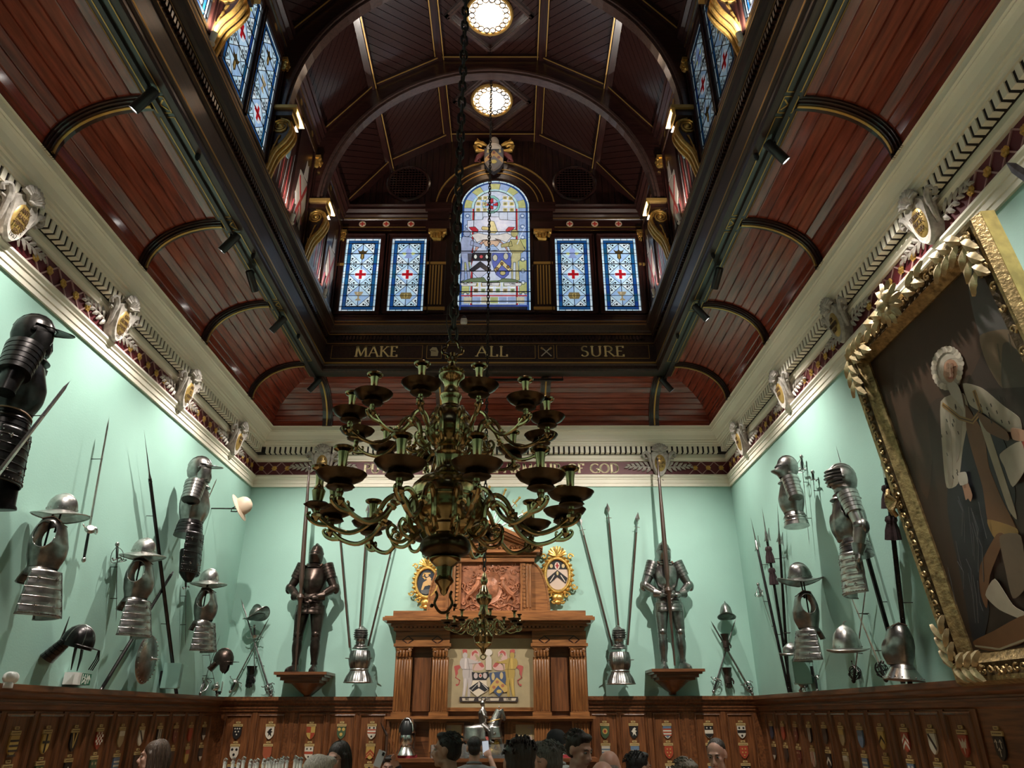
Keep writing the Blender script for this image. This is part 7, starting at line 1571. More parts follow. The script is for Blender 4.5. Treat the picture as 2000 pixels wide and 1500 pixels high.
# ================================================================ SHIELDS ON THE PANELLING
HS = [(-.055, .0), (.055, .0), (.055, -.085), (.042, -.115), (.02, -.138), (0, -.148), (-.02, -.138), (-.042, -.115), (-.055, -.085)]
WH, BL, RE, GO2, GR, BU, TN, DK = (.5, .45, .37), (.015, .014, .014), (.3, .05, .025), (.42, .28, .08), (.05, .08, .04), (.1, .15, .22), (.3, .22, .12), (.04, .03, .025)
def bars(c, n=3): return [(c, [(-.054, -.03-.035*k), (.054, -.03-.035*k), (.054, -.045-.035*k), (-.054, -.045-.035*k)]) for k in range(n)]
def chev(c, z=-.06, t=.028): return [(c, [(0, z+.03), (.053, z-.02), (.053, z-.02-t), (0, z+.03-t), (-.053, z-.02-t), (-.053, z-.02)])]
def dots(c, pts, r=.011): return [(c, ('o', x, z, r, r)) for x, z in pts]
def topb(c): return [(c, [(-.055, 0), (.055, 0), (.055, -.045), (-.055, -.045)])]
def bend(c): return [(c, [(-.055, -.005), (-.03, -.0), (.05, -.1), (.036, -.122)])]
def lion(c): return [(c, [(-.02, -.12), (-.012, -.08), (-.035, -.06), (-.02, -.05), (-.01, -.03), (.015, -.015), (.03, -.03), (.015, -.045), (.04, -.06), (.02, -.07), (.03, -.115), (.01, -.1), (-.0, -.09)])]
def pal(c): return [(c, [(-.03, 0), (-.012, 0), (-.012, -.14), (-.03, -.125)]), (c, [(.012, 0), (.03, 0), (.03, -.125), (.012, -.14)])]
T3 = [(-.028, -.03), (.028, -.03), (0, -.09)]
def quart(a, b): return [(a, [(-.055, 0), (0, 0), (0, -.07), (-.055, -.07)]), (b, [(0, 0), (.055, 0), (.055, -.07), (0, -.07)]), (a, [(0, -.07), (.055, -.07), (.05, -.1), (.02, -.138), (0, -.146)])]
DES = {'black shield with white drops': (BL, dots(WH, [(-.03, -.02), (0, -.02), (.03, -.02), (-.02, -.055), (.02, -.055), (0, -.09)], .009)), 'white shield with black lion': (WH, lion(BL)), 'red and gold quartered shield': (GO2, quart(RE, GO2)), 'green and gold patterned shield': (GR, dots(GO2, T3, .02)), 'white shield with red bars and black birds': (WH, bars(RE, 2)+dots(BL, [(-.028, -.015), (.028, -.015), (0, -.115)], .012)),
 'white shield with three black stars': (WH, dots(BL, T3, .016)), 'plain orange red shield': ((.27, .07, .035), []), 'white shield with red band and black marks': (WH, [(RE, [(-.055, -.055), (.055, -.055), (.055, -.085), (-.055, -.085)])]+dots(BL, [(-.025, -.025), (.025, -.025), (0, -.115)])), 'gold shield with red chevrons': (GO2, chev(RE)+chev(RE, -.1, .02)), 'dark green shield with scrolls': (GR, dots(TN, T3, .012)),
 'green shield with red and gold centre': (GR, dots(GO2, [(0, -.06)], .034)+dots(RE, [(0, -.06)], .018)), 'black shield with white lion': (BL, lion(WH)), 'red white and blue barred shield': (WH, topb(BU)+bars(RE, 3)+[(BU, [(-.03, -.11), (.03, -.11), (0, -.14)])]), 'white and black shield with crosses': (WH, topb(BL)+dots(WH, [(-.025, -.022), (.025, -.022)], .01)+[(BL, [(-.053, -.09), (.053, -.09), (.04, -.115), (0, -.146), (-.04, -.115)])]), 'white shield with black band and dots': (WH, [(BL, [(-.055, -.05), (.055, -.05), (.055, -.085), (-.055, -.085)])]+dots(BL, [(-.027, -.025), (.027, -.025), (0, -.115)], .013)),
 'white and blue chequered shield': (WH, bars(BU, 3)), 'blue and white shield with three dots': (WH, topb(BU)+dots(BL, [(-.025, -.07), (.025, -.07), (0, -.11)], .009)), 'red shield with gold ornament': (RE, dots(GO2, [(-.02, -.035), (.02, -.035), (-.02, -.075), (.02, -.075), (0, -.11)], .009)), 'white shield with black stripes': (WH, pal(BL)), 'black shield with pale bells': (BL, dots(WH, T3, .014)),
 'gold shield with dark lattice below': (GO2, bars(DK, 4)), 'gold shield with black cross': (GO2, [(BL, [(-.012, -.0), (.012, 0), (.012, -.14), (-.012, -.14)]), (BL, [(-.05, -.05), (.05, -.05), (.05, -.07), (-.05, -.07)])]), 'black shield with gold fork': (BL, [(GO2, [(-.04, 0), (-.02, 0), (.004, -.12), (-.004, -.12)]), (GO2, [(.04, 0), (.02, 0), (-.004, -.12), (.004, -.12)])]), 'red and white chequered shield': (RE, [(WH, [(-.055+.022*i, -.022*j), (-.033+.022*i, -.022*j), (-.033+.022*i, -.022*j-.022), (-.055+.022*i, -.022*j-.022)]) for i in range(5) for j in range(5) if (i+j) % 2]), 'white and brown shield': (TN, topb(WH)), 'white shield with black bend': (WH, bend(BL)), 'black shield with white pales': (BL, pal(WH)), 'dark red and brown shield': ((.12, .03, .02), dots(TN, T3, .01)), 'plain red shield': (RE, []), 'dark shield with white foot': (DK, [(WH, [(-.053, -.09), (.053, -.09), (0, -.146)])]),
 'black shield with white chevron': (BL, chev(WH)), 'blue and white shield': (BU, bars(WH, 3)), 'gold red and white shield': (GO2, topb(RE)), 'black shield with three white arrows': (BL, [(WH, ('l', .007, [(x, -.02-z), (x, -.07-z)])) for x, z in ((-.025, 0), (.025, 0), (0, .05))]+[(WH, ('l', .006, [(x-.013, -.035-z), (x, -.02-z), (x+.013, -.035-z)])) for x, z in ((-.025, 0), (.025, 0), (0, .05))]), 'red shield with white eagle': (RE, [(WH, [(-.045, -.02), (-.015, -.05), (0, -.02), (.015, -.05), (.045, -.02), (.03, -.09), (.01, -.08), (0, -.13), (-.01, -.08), (-.03, -.09)])]), 'red shield with white chevrons': (RE, chev(WH, -.04, .025)+chev(WH, -.09, .025)), 'gold shield with black chevron': (GO2, chev(BL)), 'grey blue shield': (BU, []), 'tan and gold shield': (TN, topb(GO2)), 'plain dark shield': (DK, []), 'white shield with red pales': (WH, pal(RE)), 'blue shield with white discs': (BU, dots(WH, T3, .017)), 'dark blue shield': ((.03, .04, .07), [])}
rows = {'L': (['gold shield with dark lattice below', 'gold shield with black cross', 'black shield with gold fork', 'red and white chequered shield', 'white and brown shield', 'white shield with black bend', 'black shield with white pales', 'dark red and brown shield', 'plain red shield', 'dark shield with white foot'][::-1], ['white and brown shield', 'green and gold patterned shield', 'black shield with white chevron', 'dark green shield with scrolls', 'blue and white shield', 'plain dark shield', 'dark red and brown shield', 'plain dark shield', 'gold red and white shield', 'dark shield with white foot'][::-1]),
 'R': (['dark blue shield', 'plain red shield', 'dark red and brown shield', 'black shield with white pales', 'plain dark shield', 'tan and gold shield', 'grey blue shield', 'gold shield with black chevron', 'red shield with white chevrons', 'white shield with black bend', 'red shield with white eagle', 'black shield with three white arrows'], ['dark shield with white foot', 'plain dark shield', 'dark red and brown shield', 'white shield with red pales', 'black shield with white chevron', 'white and brown shield', 'blue and white shield', 'gold shield with dark lattice below', 'blue shield with white discs', 'white and blue chequered shield', 'dark green shield with scrolls', 'plain dark shield'])}
BRW = (['black shield with white drops', 'white shield with black lion', 'red and gold quartered shield', 'green and gold patterned shield', 'white shield with red bars and black birds', 'green shield with red and gold centre', 'black shield with white lion', 'red white and blue barred shield', 'white and black shield with crosses', 'white shield with black band and dots'],
       ['white shield with three black stars', 'plain orange red shield', 'white shield with red band and black marks', 'dark green shield with scrolls', 'gold shield with red chevrons', 'white and blue chequered shield', 'blue and white shield with three dots', 'red shield with gold ornament', 'plain dark shield', 'red shield with gold ornament'],
       ['dark blue shield', 'tan and gold shield', 'plain red shield', 'grey blue shield', 'gold shield with black cross', 'dark green shield with scrolls', 'gold shield with dark lattice below', 'white shield with black stripes', 'blue and white shield', 'black shield with pale bells'])
ORD = ['first', 'second', 'third', 'fourth', 'fifth', 'sixth', 'seventh', 'eighth', 'ninth', 'tenth', 'eleventh', 'twelfth']
SHM = {}
def shield(w, s, row, des, lab):
    z = 1.757-.235*row; t = thing('heraldic_shield', lab, 'shield', group='small painted shields on the panelling'); t.matrix_world = wallM(w, s, z, .022)
    if des not in SHM:
        f, ch_ = DES[des]; m = MB(f); m.prism(HS, -.014, 0); m.v = list(m.v); b = MB(f); b.prism(HS, -.014, 0); art(b, [(c, q) for c, q in ch_], -.0145, step=.0006, thick=.001); SHM[des] = b.mesh('shield_face', ENAM, 0); recalc(SHM[des])
    ob('shield_face', SHM[des], parent=t); ob('name_plate', NPL, parent=t); ob('number_plate', QPL, parent=t)
PLT = (.42, .3, .13)
NPL = MB(PLT).box((-.062, -.012, .004), (.062, 0, .034)); art(NPL, [((.09, .05, .02), ('l', .006, [(-.05+.021*k, .019), (-.036+.021*k, .019)])) for k in range(5)], -.012, step=.0004, thick=.001); NPL = NPL.mesh('name_plate', ENAM, 0); recalc(NPL)
QPL = MB(PLT).box((-.028, -.01, .042), (.028, 0, .064)); art(QPL, [((.09, .05, .02), ('l', .007, [(-.014+.011*k, .053), (-.008+.011*k, .053)])) for k in range(3)], -.01, step=.0004, thick=.001); QPL = QPL.mesh('number_plate', ENAM, 0); recalc(QPL)
for w in 'LR':
    for rw_ in (0, 1):
        for i, des in enumerate(rows[w][rw_]): shield(w, 10.09-.425*i, rw_, des, '%s, %s from corner, %s row, %s panelling' % (des, ORD[i], ('upper', 'second')[rw_], 'left' if w == 'L' else 'right'))
BX = (-3.31, -2.88, -2.34, -1.94, -1.54, 1.53, 1.91, 2.35, 2.90, 3.33)
for rw_ in range(3):
    for i, des in enumerate(BRW[rw_]): shield('B', BX[i], rw_, des, '%s, %s from left, %s row, end wall %s' % (des, ORD[i % 5], ('upper', 'second', 'third')[rw_], 'left' if i < 5 else 'right'))
# ================================================================ EQUESTRIAN FIGURE AND THINGS ON THE OVERMANTEL SHELF
def fuse(name, mb, voxel, m, smooth=4, tri=False):
    me = mb.mesh(name, None, 0); o = bpy.data.objects.new(name, me); COL.objects.link(o)
    r = o.modifiers.new('r', 'REMESH'); r.mode = 'VOXEL'; r.voxel_size = voxel; r.use_smooth_shade = True
    s = o.modifiers.new('s', 'SMOOTH'); s.factor = .5; s.iterations = smooth
    dg = bpy.context.evaluated_depsgraph_get(); ev = o.evaluated_get(dg); out = bpy.data.meshes.new_from_object(ev); out.name = name
    bpy.data.objects.remove(o); bpy.data.meshes.remove(me); out.materials.clear(); out.materials.append(m)
    out.polygons.foreach_set('use_smooth', [True]*len(out.polygons)); return out
ZS = Zk   # top of the display shelf
# local frame: x right, z up, metres; horse about .62 m tall
st = thing('equestrian_figure', 'silver armoured rider on rearing horse above a golden dragon', 'statue', (onY(946, 1440, B-.42).x, B-.42, ZS))
k = 1.0
hb = MB()
hb.ell((-.06, 0, .29), (.17, .085, .095), 16, 10); hb.ell((.1, 0, .31), (.085, .08, .1), 14, 10); hb.limb((.11, 0, .32), (.20, 0, .53), [(0, .085), (.5, .062), (1, .045)], 14); hb.limb((.19, 0, .54), (.26, 0, .42), [(0, .05), (.4, .042), (.85, .028), (1, .02)], 12)
for sx in (-1, 1):
    hb.limb((-.17, sx*.045, .26), (-.2, sx*.05, .13), [(0, .045), (1, .026)], 10); hb.limb((-.2, sx*.05, .13), (-.17, sx*.05, .0), [(0, .026), (.8, .018), (1, .028)], 10)
    hb.limb((.13, sx*.045, .27), (.2, sx*.05, .2), [(0, .04), (1, .026)], 10); hb.limb((.2, sx*.05, .2), (.24, sx*.05, .08), [(0, .026), (.8, .018), (1, .026)], 10)
    hb.ell((.185, sx*.025, .575), (.012, .008, .022), 6, 5)
ob('horse', fuse('horse', hb, .008, STEELD), parent=st)
vs, fs = grid(lambda u, v: Vector((-.07+(.185+.02*v)*cos(2*pi*u), (.095+.025*v)*sin(2*pi*u), .36-.17*v)), 36, 6, lambda q, vs: vs[q[0]].x < .02); shell('crupper', vs, fs, STEEL, st, .004)
vs, fs = grid(lambda u, v: Vector((.1+(.1+.035*v)*cos(2*pi*u), (.09+.02*v)*sin(2*pi*u), .36-.15*v)), 32, 6, lambda q, vs: vs[q[0]].x > .05); shell('breast_bard', vs, fs, STEEL, st, .004)
for sx in (-1, 1): ob('bard_boss', MB().lathe([(0, .012), (.012, .01), (.018, 0)], 12, Tm(.13, sx*.105, .27) @ Rm(-sx*pi/2, 'X')), STEELB, st)
ob('rein_chain', MB().tube([(.12+.085*cos(a), .09*sin(a), .42+.02*cos(a)) for a in [2*pi*i/24 for i in range(24)]], .006, 5, True), GOLDL, st)
ob('crinet', MB().limb((.12, 0, .36), (.195, 0, .54), lames(0, 1, .08, .052, 6), 18, 1, .8), STEEL, st, 25)
rd = MB(); rd.limb((-.02, 0, .36), (-.03, 0, .56), [(0, .045), (.3, .05), (.75, .06), (1, .03)], 14, 1, .75); rd.ell((-.03, 0, .62), (.032, .032, .042), 12, 8)
for sx in (-1, 1):
    rd.limb((-.02, sx*.05, .37), (.06, sx*.1, .31), [(0, .04), (1, .028)], 10); rd.limb((.06, sx*.1, .31), (.08, sx*.11, .18), [(0, .028), (.85, .017), (1, .02)], 10); rd.limb((.07, sx*.11, .175), (.13, sx*.11, .17), [(0, .018), (1, .01)], 8)
rd.limb((-.03, -.06, .54), (-.0, -.1, .47), [(0, .026), (1, .018)], 8); rd.limb((0, -.1, .47), (.05, -.06, .45), [(0, .018), (1, .014)], 8); rd.limb((-.03, .06, .54), (-.02, .09, .63), [(0, .026), (1, .018)], 8); rd.limb((-.02, .09, .63), (.02, .06, .69), [(0, .018), (1, .012)], 8)
ob('rider', fuse('rider', rd, .007, STEELD), parent=st)
ob('plume', MB().tube([(-.035, 0, .655), (-.05, 0, .69), (-.08, 0, .68)], [.008, .014, .006], 6), STEELD, st)
ob('sword', MB().tube([(.02, .06, .69), (.1, .03, .7)], [.005, .002], 5), STEELB, st)
dr = MB(); dr.tube(bez([(-.02, 0, .05), (.06, -.03, .07), (.14, .02, .06), (.2, .0, .09), (.17, -.03, .15)], 5), [.05]*8+[.045]*6+[.035]*7, 10); dr.ell((.17, -.03, .17), (.04, .03, .025), 10, 8); dr.tube(bez([(-.02, 0, .05), (-.08, .02, .03), (-.1, -.02, .07), (-.06, -.03, .1)], 4), [.04, .035, .03, .03, .026, .024, .02, .018, .015, .012, .01, .006, .004], 8)
ob('dragon', fuse('dragon', dr, .007, GOLD, 2), parent=st)
ob('dragon_wing', MB().prism([(.1, .08), (.19, .21), (.13, .19), (.12, .16), (.09, .17), (.08, .12)], -.05, -.04), GOLD, st, 0); ob('saddle_cloth', MB().box((-.03, -.105, .19), (.06, .105, .24)), mat('red_white_cloth', (.45, .1, .08), .7, 0, .5, 20), st, 0)
ob('base', MB().box((-.24, -.16, 0), (.28, .16, .03)), BLACKP, st, 0)
# closed helmet on a bust at the left of the shelf
b = onY(792, 1478, B-.42); t = thing('display_helmet', 'polished steel helmet with black opening on red cushion at the left of the shelf', 'helmet', (b.x, B-.42, ZS), R(-20))
ob('cushion', MB().box((-.11, -.1, 0), (.11, .1, .03)), mat('red_velvet', (.25, .02, .03), .8), t, 0)
ob('collar', MB().lathe([(.13, .03), (.12, .06), (.08, .12), (.085, .14)], 24), STEELB, t); ob('bevor', MB().lathe([(.07, .13), (.095, .17), (.1, .22), (.09, .255)], 24, None, .9, 1.1), STEELB, t)
ob('face_opening', MB().lathe([(.082, .25), (.09, .3), (.088, .36), (.06, .42), (0, .43)], 22, None, .9, 1.05), BLACKP, t)
vs, fs = grid(lambda u, v: Vector((.1*cos(2*pi*u)*(1-.97*v*v)**.5 if v < 1 else 0, .125*sin(2*pi*u)*(1-.97*v*v)**.5+.015, .28+.18*v)), 32, 10, lambda q, vs: vs[q[0]].y > -.045 or vs[q[0]].z > .44); shell('skull', vs, fs, STEELB, t, .006)
ob('plume_plate', MB().box((.04, .1, .1), (.06, .13, .38)), STEEL, t, 0)
# acrylic boxes
ACR = mat('clear_acrylic', (.9, .95, .95), .05); ACR.node_tree.nodes['Principled BSDF'].inputs['Transmission Weight'].default_value = .93
for i, (x0, x1, y0, y1, lb) in enumerate(((840, 870, 1455, 1483, 'small clear acrylic box on the shelf beside the helmet'), (898, 1010, 1453, 1483, 'wide clear acrylic case around the base of the equestrian figure'))):
    a, b = onY(x0, y1, B-.5), onY(x1, y0, B-.5); t = thing('acrylic_case', lb, 'case', ((a.x+b.x)/2, B-.42, ZS)); w = (b.x-a.x)/2; h = b.z-ZS if b.z > ZS+.05 else .16; d = .09 if i == 0 else .17
    for nm, c, e in (('front_panel', (-w, -d, 0), (w, -d+.006, h)), ('rear_panel', (-w, d-.006, 0), (w, d, h)), ('side_panel', (-w, -d, 0), (-w+.006, d, h)), ('side_panel', (w-.006, -d, 0), (w, d, h))): ob(nm, MB().box(c, e), ACR, t, 0)
# small steel trophies on a red cushion, right
b = onY(1103, 1470, B-.42); t = thing('display_gauntlet', 'small bright steel piece on red cushion at the right of the shelf', 'armour', (b.x, B-.42, ZS))
ob('cushion', MB().box((-.12, -.09, 0), (.12, .09, .035)), MATS['red_velvet'], t, 0); ob('figure', MB().lathe([(.05, .035), (.04, .08), (.055, .13), (.03, .17), (.035, .2), (0, .23)], 14), STEELB, t)
# spear leaning by the left pilaster
a, b = onY(752, 1500, B-.3), onY(742, 1408, B-.3); t = root_at('spear', 'dark spear with slanting blade standing left of the overmantel', 'spear', along('B', Vector((a.x, B-.3, 0.0)), Vector((a.x, B-.3, 1.68)))); ob('shaft', MB().lathe([(.018, 0), (.016, 1.68)], 8), SHAFT, t); ob('blade', MB().add([(0, 0, 1.6), (.02, 0, 1.66), (-.11, 0, 1.83), (0, .02, 1.66), (0, -.02, 1.66)], [(0, 1, 4), (1, 2, 4), (2, 0, 4), (0, 3, 1), (1, 3, 2), (2, 3, 0)]), STEELD, t, 0)
# ================================================================ VISITORS
def skinm(n, c): return MATS.get(n) or mat(n, c, .5, 0, .12, 12)
def clothm(n, c): return MATS.get(n) or mat(n, c, .8, 0, .25, 18, .2)
def hairm(n, c): return MATS.get(n) or mat(n, c, .55, 0, .6, 30, .8, stretch=(6, 6, 1), bscale=14)
SK1, SK2, SK3 = skinm('skin_fair', (.52, .30, .23)), skinm('skin_tan', (.40, .23, .16)), skinm('skin_ruddy', (.55, .29, .22))
def plaid(n):
    m, nt, b = nodes(n); tc = nt.nodes.new('ShaderNodeTexCoord'); ck = nt.nodes.new('ShaderNodeTexChecker'); ck.inputs['Scale'].default_value = 42; nt.links.new(tc.outputs['Object'], ck.inputs['Vector'])
    ck.inputs['Color1'].default_value = (.12, .04, .05, 1); ck.inputs['Color2'].default_value = (.45, .4, .4, 1); nt.links.new(ck.outputs[0], b.inputs['Base Color']); b.inputs['Roughness'].default_value = .8; return m
def person(label, px, py, Y, rz, skin, hair, hcol, shirt, trous=None, head=(0, 0), style='short', glasses=False, hands=None, extra=None, scale=1.0, beard=False):
    """px, py: pixel of the crown; Y: distance; rz: facing (0 towards the camera); head: (nod, turn) degrees"""
    q = onY(px, py, Y); Ht = q.z; k = Ht/1.74*1.0
    t = thing('person', label, 'person', (q.x, Y, 0), R(rz), 'visitors in the foreground')
    V = lambda x, y, z: Vector((x*k, y*k, z*k))
    HC = V(0, -.02, 1.62); HM = Tm(*HC) @ Rm(R(head[1]), 'Z') @ Rm(R(head[0]), 'X') @ Sm(k*scale, k*scale, k*scale)
    b = MB()
    # trunk, legs
    for sx in (-1, 1):
        b.limb(V(sx*.09, 0, .92), V(sx*.1, -.01, .5), [(0, .09*k), (1, .058*k)], 10); b.limb(V(sx*.1, -.01, .5), V(sx*.1, .02, .08), [(0, .058*k), (.3, .06*k), (1, .04*k)], 10); b.limb(V(sx*.1, .05, .05), V(sx*.12, -.16, .04), [(0, .04*k), (1, .035*k)], 8)
    rings = [[V(rx*cos(a), ry*sin(a), z) for a in [2*pi*i/20 for i in range(20)]] for z, rx, ry in ((.86, .155, .11), (1.0, .14, .1), (1.12, .14, .1), (1.28, .17, .115), (1.38, .185, .11), (1.44, .15, .085), (1.48, .07, .06))]
    b.loft(rings, caps=True); b.limb(V(0, .02, 1.42), V(0, .0, 1.56), [(0, .065*k), (1, .055*k)], 12)
    arms = hands or {}
    A = {}
    for sx in (-1, 1):
        sh = V(sx*.185, .0, 1.40); el, wr = arms.get(sx, ((sx*.25, .02, 1.13), (sx*.23, -.08, .9))); el, wr = V(*el), V(*wr); A[sx] = (sh, el, wr)
        b.limb(sh, el, [(0, .055*k), (1, .04*k)], 10); b.limb(el, wr, [(0, .04*k), (1, .027*k)], 10)
        d = (wr-el).normalized(); pe = wr+d*.075*k; b.limb(wr, pe, [(0, .026*k), (.5, .036*k), (1, .034*k)], 8, 1, .6)
        side = d.cross(Vector((0, 1, 0))); side = side.normalized() if side.length > .1 else Vector((1, 0, 0))
        for f in range(4):
            r0 = pe-d*.01*k+side*((f-1.5)*.019*k); L = (.07, .08, .075, .06)[f]*k; b.tube([r0, r0+d*L*.5+Vector((0, -.008*k, 0)), r0+d*L*.85+Vector((0, -.03*k, -.0))], [.0095*k, .009*k, .0075*k], 6)
        b.tube([wr+d*.02*k+side*sx*.03*k, wr+d*.055*k+side*sx*.052*k, wr+d*.085*k+side*sx*.05*k], [.012*k, .011*k, .008*k], 6)
    b.ell((0, .012, .03), (.074, .094, .088), 18, 12, HM); b.ell((0, -.03, -.04), (.057, .062, .074), 16, 10, HM); b.ell((0, -.066, -.096), (.024, .02, .019), 10, 8, HM); b.ell((0, -.079, .027), (.048, .016, .012), 10, 6, HM)
    b.tube([HM @ Vector(p) for p in ((0, -.088, .018), (0, -.102, -.012), (0, -.116, -.034), (0, -.1, -.045))], [.008*k, .0095*k, .013*k, .011*k], 8)
    for sx in (-1, 1): b.ell((sx*.011, -.1, -.038), (.01, .011, .009), 8, 6, HM); b.ell((sx*.04, -.062, -.02), (.022, .02, .02), 8, 6, HM); b.ell((sx*.077, .012, -.004), (.010, .022, .034), 8, 8, HM); b.ell((sx*.04, -.03, -.075), (.02, .035, .022), 8, 6, HM)
    b.ell((0, -.089, -.062), (.021, .011, .0065), 10, 6, HM); b.ell((0, -.087, -.073), (.019, .011, .0075), 10, 6, HM)
    ob('body', fuse('body', b, .0085 if Y < 7 else .010, skin, 2), parent=t)
    for sx in (-1, 1):
        ob('eye', MB().ell((sx*.031, -.0815, .004), (.0145, .009, .0075), 10, 8, HM), mat('eye_white', (.33, .31, .29), .3) if 'eye_white' not in MATS else MATS['eye_white'], t); ob('iris', MB().ell((sx*.031, -.0885, .004), (.006, .003, .0062), 8, 6, HM), BLACKP, t)
        ob('eyebrow', MB().tube([HM @ Vector(p) for p in ((sx*.014, -.095, .022), (sx*.033, -.092, .028), (sx*.052, -.078, .022))], [.003*k, .0042*k, .0025*k], 5), hcol if hcol else skin, t)
    ob('lips', MB().tube([HM @ Vector(p) for p in ((-.022, -.091, -.067), (-.008, -.0995, -.0655), (.008, -.0995, -.0655), (.022, -.091, -.067))], [.002*k, .0045*k, .0045*k, .002*k], 6), skinm('lip', (.38, .13, .11)), t)
    # clothes
    c = MB(); rings = [[V(rx*1.1*cos(a), ry*1.18*sin(a), z) for a in [2*pi*i/20 for i in range(20)]] for z, rx, ry in ((.84, .165, .12), (1.0, .15, .108), (1.12, .15, .108), (1.28, .175, .12), (1.385, .19, .115), (1.45, .155, .092), (1.475, .085, .075))]
    c.loft(rings, caps=True)
    for sx in (-1, 1):
        sh, el, wr = A[sx]; c.limb(sh+(sh-el).normalized()*.03*k, el, [(0, .068*k), (1, .054*k)], 10)
        if style == 'long' or (extra and 'sleeve' in extra): c.limb(el, wr, [(0, .054*k), (1, .04*k)], 10)
    ob('top', fuse('top', c, .017, shirt, 4), parent=t)
    c = MB(); c.lathe([(.16*k, .82*k), (.165*k, .95*k), (.15*k, 1.0*k)], 18, None, 1, .75)
    for sx in (-1, 1): c.limb(V(sx*.09, 0, .9), V(sx*.1, -.01, .5), [(0, .105*k), (1, .078*k)], 10); c.limb(V(sx*.1, -.01, .52), V(sx*.1, .02, .07), [(0, .078*k), (1, .06*k)], 10)
    ob('trousers', fuse('trousers', c, .022, trous or clothm('dark_denim', (.03, .035, .05)), 3), parent=t)
    ob('collar', MB().tube([V(.072*cos(a), .062*sin(a)+.005, 1.485+.012*sin(a)) for a in [2*pi*i/20 for i in range(20)]], .011*k, 6, True), shirt, t)
    # hair
    if hair != 'bald':
        h = MB()
        if hair in ('short', 'crew'): g = 0 if hair == 'short' else -.006; h.ell((0, .024, .048), (.081+g, .096+g, .083+g), 18, 12, HM); h.ell((0, .055, .0), (.074+g, .064+g, .07+g), 14, 10, HM)
        if hair == 'short': h.ell((0, -.035, .098), (.062, .055, .03), 12, 8, HM)
        if hair == 'long':
            h.ell((0, .022, .046), (.084, .099, .085), 18, 12, HM); h.ell((0, .06, -.05), (.085, .055, .12), 14, 10, HM)
            h.limb(HM @ Vector((0, .05, -.05)), HM @ Vector((0, .075, -.33)), [(0, .09*k), (.5, .085*k), (1, .05*k)], 14, 1, .6)
            for sx in (-1, 1): h.limb(HM @ Vector((sx*.07, .0, .04)), HM @ Vector((sx*.085, .02, -.28)), [(0, .03*k), (.4, .034*k), (1, .02*k)], 10)
        if hair == 'fringe': h.ell((0, .05, -.012), (.083, .064, .05), 16, 10, HM)
        ob('hair', fuse('hair', h, .009, hcol, 2), parent=t)
        if hair == 'short' and hcol is not WHT:
            tf = MB(); rn = random.Random(int(px))
            for i in range(70):
                a = rn.uniform(0, 2*pi); e = rn.uniform(.05, 1.45); P0 = Vector((.081*cos(a)*cos(e), .024+.096*sin(a)*cos(e), .048+.083*sin(e)))
                if P0.y < -.045 and P0.z < .085: continue
                tf.tube([HM @ P0, HM @ (P0*1.02+Vector((.006*cos(a), .01, .004))), HM @ (P0+Vector((.012*cos(a), .03, -.006)))], [.007*k, .006*k, .002*k], 4)
            ob('hair_locks', tf, hcol, t, kind='stuff')
    if hair == 'long':
        tf = MB()
        for i in range(26):
            a = -.1+(pi+.2)*i/25; ca, sa = cos(a), sin(a); w = .008*sin(i*2.3)
            tf.tube([HM @ Vector(p) for p in bez([(.02*ca, .03+.03*sa, .133), (.075*ca, .024+.085*sa, .085), ((.09+w)*ca, .03+(.10+w)*sa, -.02), ((.092-w)*ca, .045+.085*sa, -.15), ((.085+w)*ca, .05+.075*sa, -.3)], 3)], [k*.004]+[k*.011]*10+[k*.008, k*.004], 5)
        ob('hair_locks', tf, hcol, t, kind='stuff')
    if beard: ob('beard', fuse('beard', MB().ell((0, -.045, -.085), (.05, .05, .045), 12, 8, HM).ell((0, -.09, -.05), (.028, .014, .008), 8, 6, HM), .008, hcol, 1), parent=t)
    if glasses:
        for sx in (-1, 1):
            ob('lens_rim', MB().tube([HM @ Vector((sx*.034+.022*cos(a), -.104, .002+.017*sin(a))) for a in [2*pi*i/14 for i in range(14)]], .0022*k, 5, True), BLACKP, t); ob('temple', MB().tube([HM @ Vector((sx*.056, -.102, .006)), HM @ Vector((sx*.08, -.04, .008)), HM @ Vector((sx*.082, .02, .004))], .002*k, 5), BLACKP, t)
        ob('bridge', MB().tube([HM @ Vector((-.012, -.105, .006)), HM @ Vector((.012, -.105, .006))], .0022*k, 5), BLACKP, t)
    return t, A, HM, k
BRN, DRK, GRY, WHT = hairm('hair_brown', (.07, .04, .025)), hairm('hair_black', (.012, .010, .010)), hairm('hair_grey', (.12, .11, .10)), hairm('hair_white', (.55, .5, .44))
G = clothm
person('woman in profile with long brown hair looking left near the left wall', 309, 1447, 6.7, -80, SK1, 'long', BRN, G('olive_top', (.06, .05, .04)), style='long')
person('white-haired man seen from behind near the row of candles', 622, 1477, 4.85, 125, SK3, 'short', WHT, G('grey_jacket', (.12, .12, .13)), style='long', head=(8, 0))
person('woman with dark-rimmed glasses and dark hair facing the viewer', 664, 1451, 6.7, -22, SK1, 'long', hairm('hair_dark_brown', (.022, .014, .011)), G('black_top', (.02, .02, .022)), glasses=True, head=(6, 0), style='long')
tp, A, HMp, kp = person('person facing the viewer holding up a pale phone and orange sticks', 762, 1478, 8.3, 0, SK1, 'short', hairm('hair_dark_brown', (0, 0, 0)), G('black_sleeves', (.012, .012, .013)), style='long', hands={-1: ((-.25, -.16, 1.38), (-.135, -.28, 1.60)), 1: ((.27, -.12, 1.36), (.12, -.2, 1.66))})
person('man in profile with black hair and green top looking left', 878, 1432, 6.2, -105, SK2, 'short', DRK, G('green_top', (.1, .17, .03)), head=(-4, 0))
